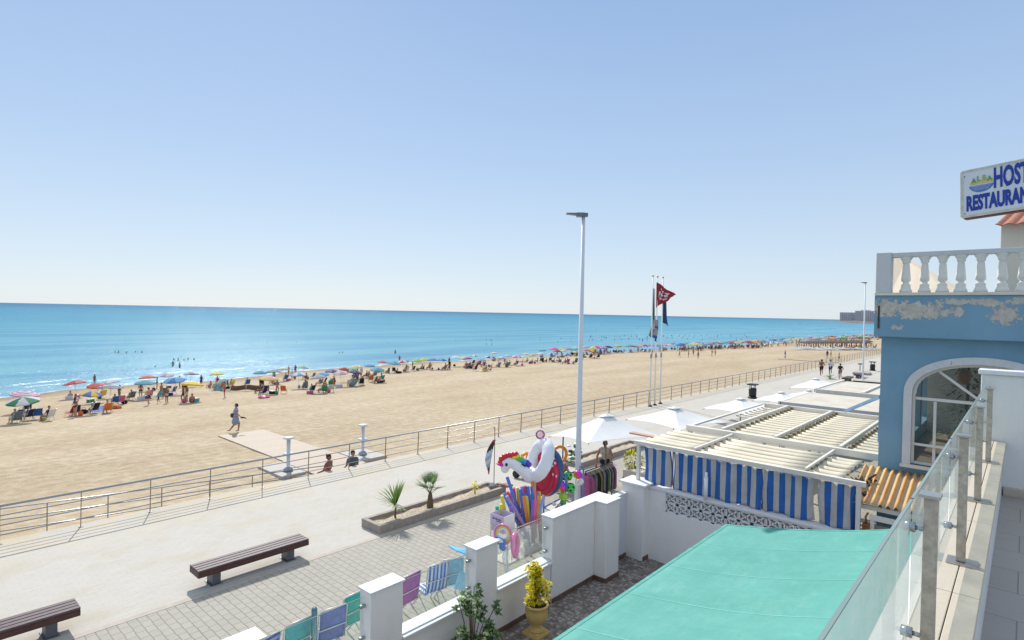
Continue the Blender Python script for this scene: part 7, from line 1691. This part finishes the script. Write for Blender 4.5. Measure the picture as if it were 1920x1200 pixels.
for k in range(34):
    px_ = 1492 + (1640 - 1492) * k / 33; p = GT(px_, 656.5 + rnd.uniform(-1.2, 1.2)); o = simple(SBM, 'sunbed', (p.x, p.y, sand_h(p.x, p.y)), rnd.uniform(-.3, .3) + 1.4, 'white sunbed in the long row below the thatched sunshades', 'sunbed', WPLAST, 'sunbeds below the thatched sunshades', 1.15)
    if rnd.random() < 1:
        p = GT(px_ + 2, 653.5); c = rnd.choice(CN); person(rnd.choice(('stand_m', 'sit_f', 'sit_m', 'stand_f')), (p.x, p.y, sand_h(p.x, p.y)), rnd.uniform(0, 6), f'person in {c} between the sunbeds under the thatched sunshades', c, c, 'people under the thatched sunshades')
# bathers in the sea
def bather(px_, py_, sink, label, c='black', sc=1.0):
    p = G(px_, py_, SEA_Z); person(rnd.choice(('stand_m', 'stand_f')), (p.x, p.y, SEA_Z - sink), rnd.uniform(0, 6), label, c, rnd.choice(CN), 'bathers in the sea', sc, None, 0)
B = [((216, 661), (222, 661), (237, 662), (254, 660.5), (266, 661), 'bather in the loose row of five at the left of the sea'), ((326, 675), (334, 676), (353, 675), (364, 675), 'bather in the group of four above the blue umbrella'),
     ((636, 662), (642, 662), 'bather in the close pair left of the flat blue stretch'), ((912, 638), (919, 637), (921, 639), (912, 646), (922, 646), 'bather in the small far group left of the lamp post'), ((1046, 641), (1052, 635), (1070, 640), (1071, 635), (1013, 634), (1013, 638), 'bather in the loose group just left of the lamp post')]
for g in B:
    for (a, b) in g[:-1]: bather(a, b, rnd.uniform(1.05, 1.3), g[-1])
for a, b, lb in ((324, 687, 'bather standing waist deep, left of the pair above the bright blue umbrella'), (337, 690, 'bather standing knee deep, right of the pair above the bright blue umbrella'), (741, 663, 'bather standing in the water above the large sky blue umbrella'), (1205, 640, 'bather standing just left of the flag poles')): bather(a, b, .55, lb)
for a, b, lb in ((291, 688, 'lone bather left of the pair above the bright blue umbrella'), (501, 643, 'lone swimmer left of the glittering water'), (556, 643, 'lone swimmer in the glittering water'), (561, 624, 'lone swimmer farthest out in the glittering water'), (727, 643, 'lone swimmer right of the glittering water'), (855, 640, 'lone swimmer above the broad white umbrella'), (345, 676, 'bather floating on the back in the group above the blue umbrella')): bather(a, b, 1.32, lb)
for k in range(95):
    px_ = rnd.uniform(1098, 1460); py_ = 627 + abs(rnd.gauss(0, 5)) + (1460 - px_) / 360 * 4; 
    if py_ > 645: continue
    bather(px_, py_, rnd.uniform(.85, 1.3), 'bather in the busy water ' + ('between the lamp post and the flag poles' if px_ < 1225 else 'right of the flag poles'))
for k in range(20): bather(rnd.uniform(1460, 1635), rnd.uniform(615, 624), rnd.uniform(1.0, 1.3), 'far bather in the water above the thatched sunshades')
p = G(1500, 606.5, SEA_Z); tag(MB().ell(p, (2.5, .9, .7), 10, 6).tube([p, p + Vector((0, 0, 2))], .08, 6).build('far_boat', CM['grey'], org=p), 'tiny grey boat far out, left of the headland', 'boat')

# past 300 people: the smallest, farthest ones become one crowd
ppl = [o for o in bpy.data.objects if o.name.startswith('person') and o.parent is None and o.type == 'MESH' and o.data.name.startswith('person_')]
bpy.context.view_layer.update()
ppl.sort(key=lambda o: (o.location - CAM).length); keep = 290; rest = ppl[keep:]
if rest:
    vs, fs, mi, ml, mx_ = [], [], [], [], {}
    cache = {}
    base = 0
    for o in rest:
        me = o.data
        if me.name not in cache:
            co = np.zeros(len(me.vertices) * 3); me.vertices.foreach_get('co', co); cache[me.name] = (co.reshape(-1, 3), [tuple(p.vertices) for p in me.polygons], [p.material_index for p in me.polygons])
        co, pf, pm_ = cache[me.name]; M = np.array(Matrix.LocRotScale(o.location, o.rotation_euler, o.scale)); vs.append(co @ M[:3, :3].T + M[:3, 3])
        sl2 = []
        for sl_ in o.material_slots:
            if sl_.material.name not in mx_: mx_[sl_.material.name] = len(ml); ml.append(sl_.material)
            sl2.append(mx_[sl_.material.name])
        fs += [[v + base for v in f] for f in pf]; mi += [sl2[k] for k in pm_]; base += len(co)
        bpy.data.objects.remove(o)
    me = bpy.data.meshes.new('distant_crowd'); me.from_pydata(np.concatenate(vs).tolist(), [], fs)
    for m_ in ml: me.materials.append(m_)
    me.polygons.foreach_set('material_index', mi); me.update()
    o = bpy.data.objects.new('distant_crowd', me); col.objects.link(o)
    tag(o, 'mass of tiny bathers at the far right end of the beach', 'crowd', kind='stuff')
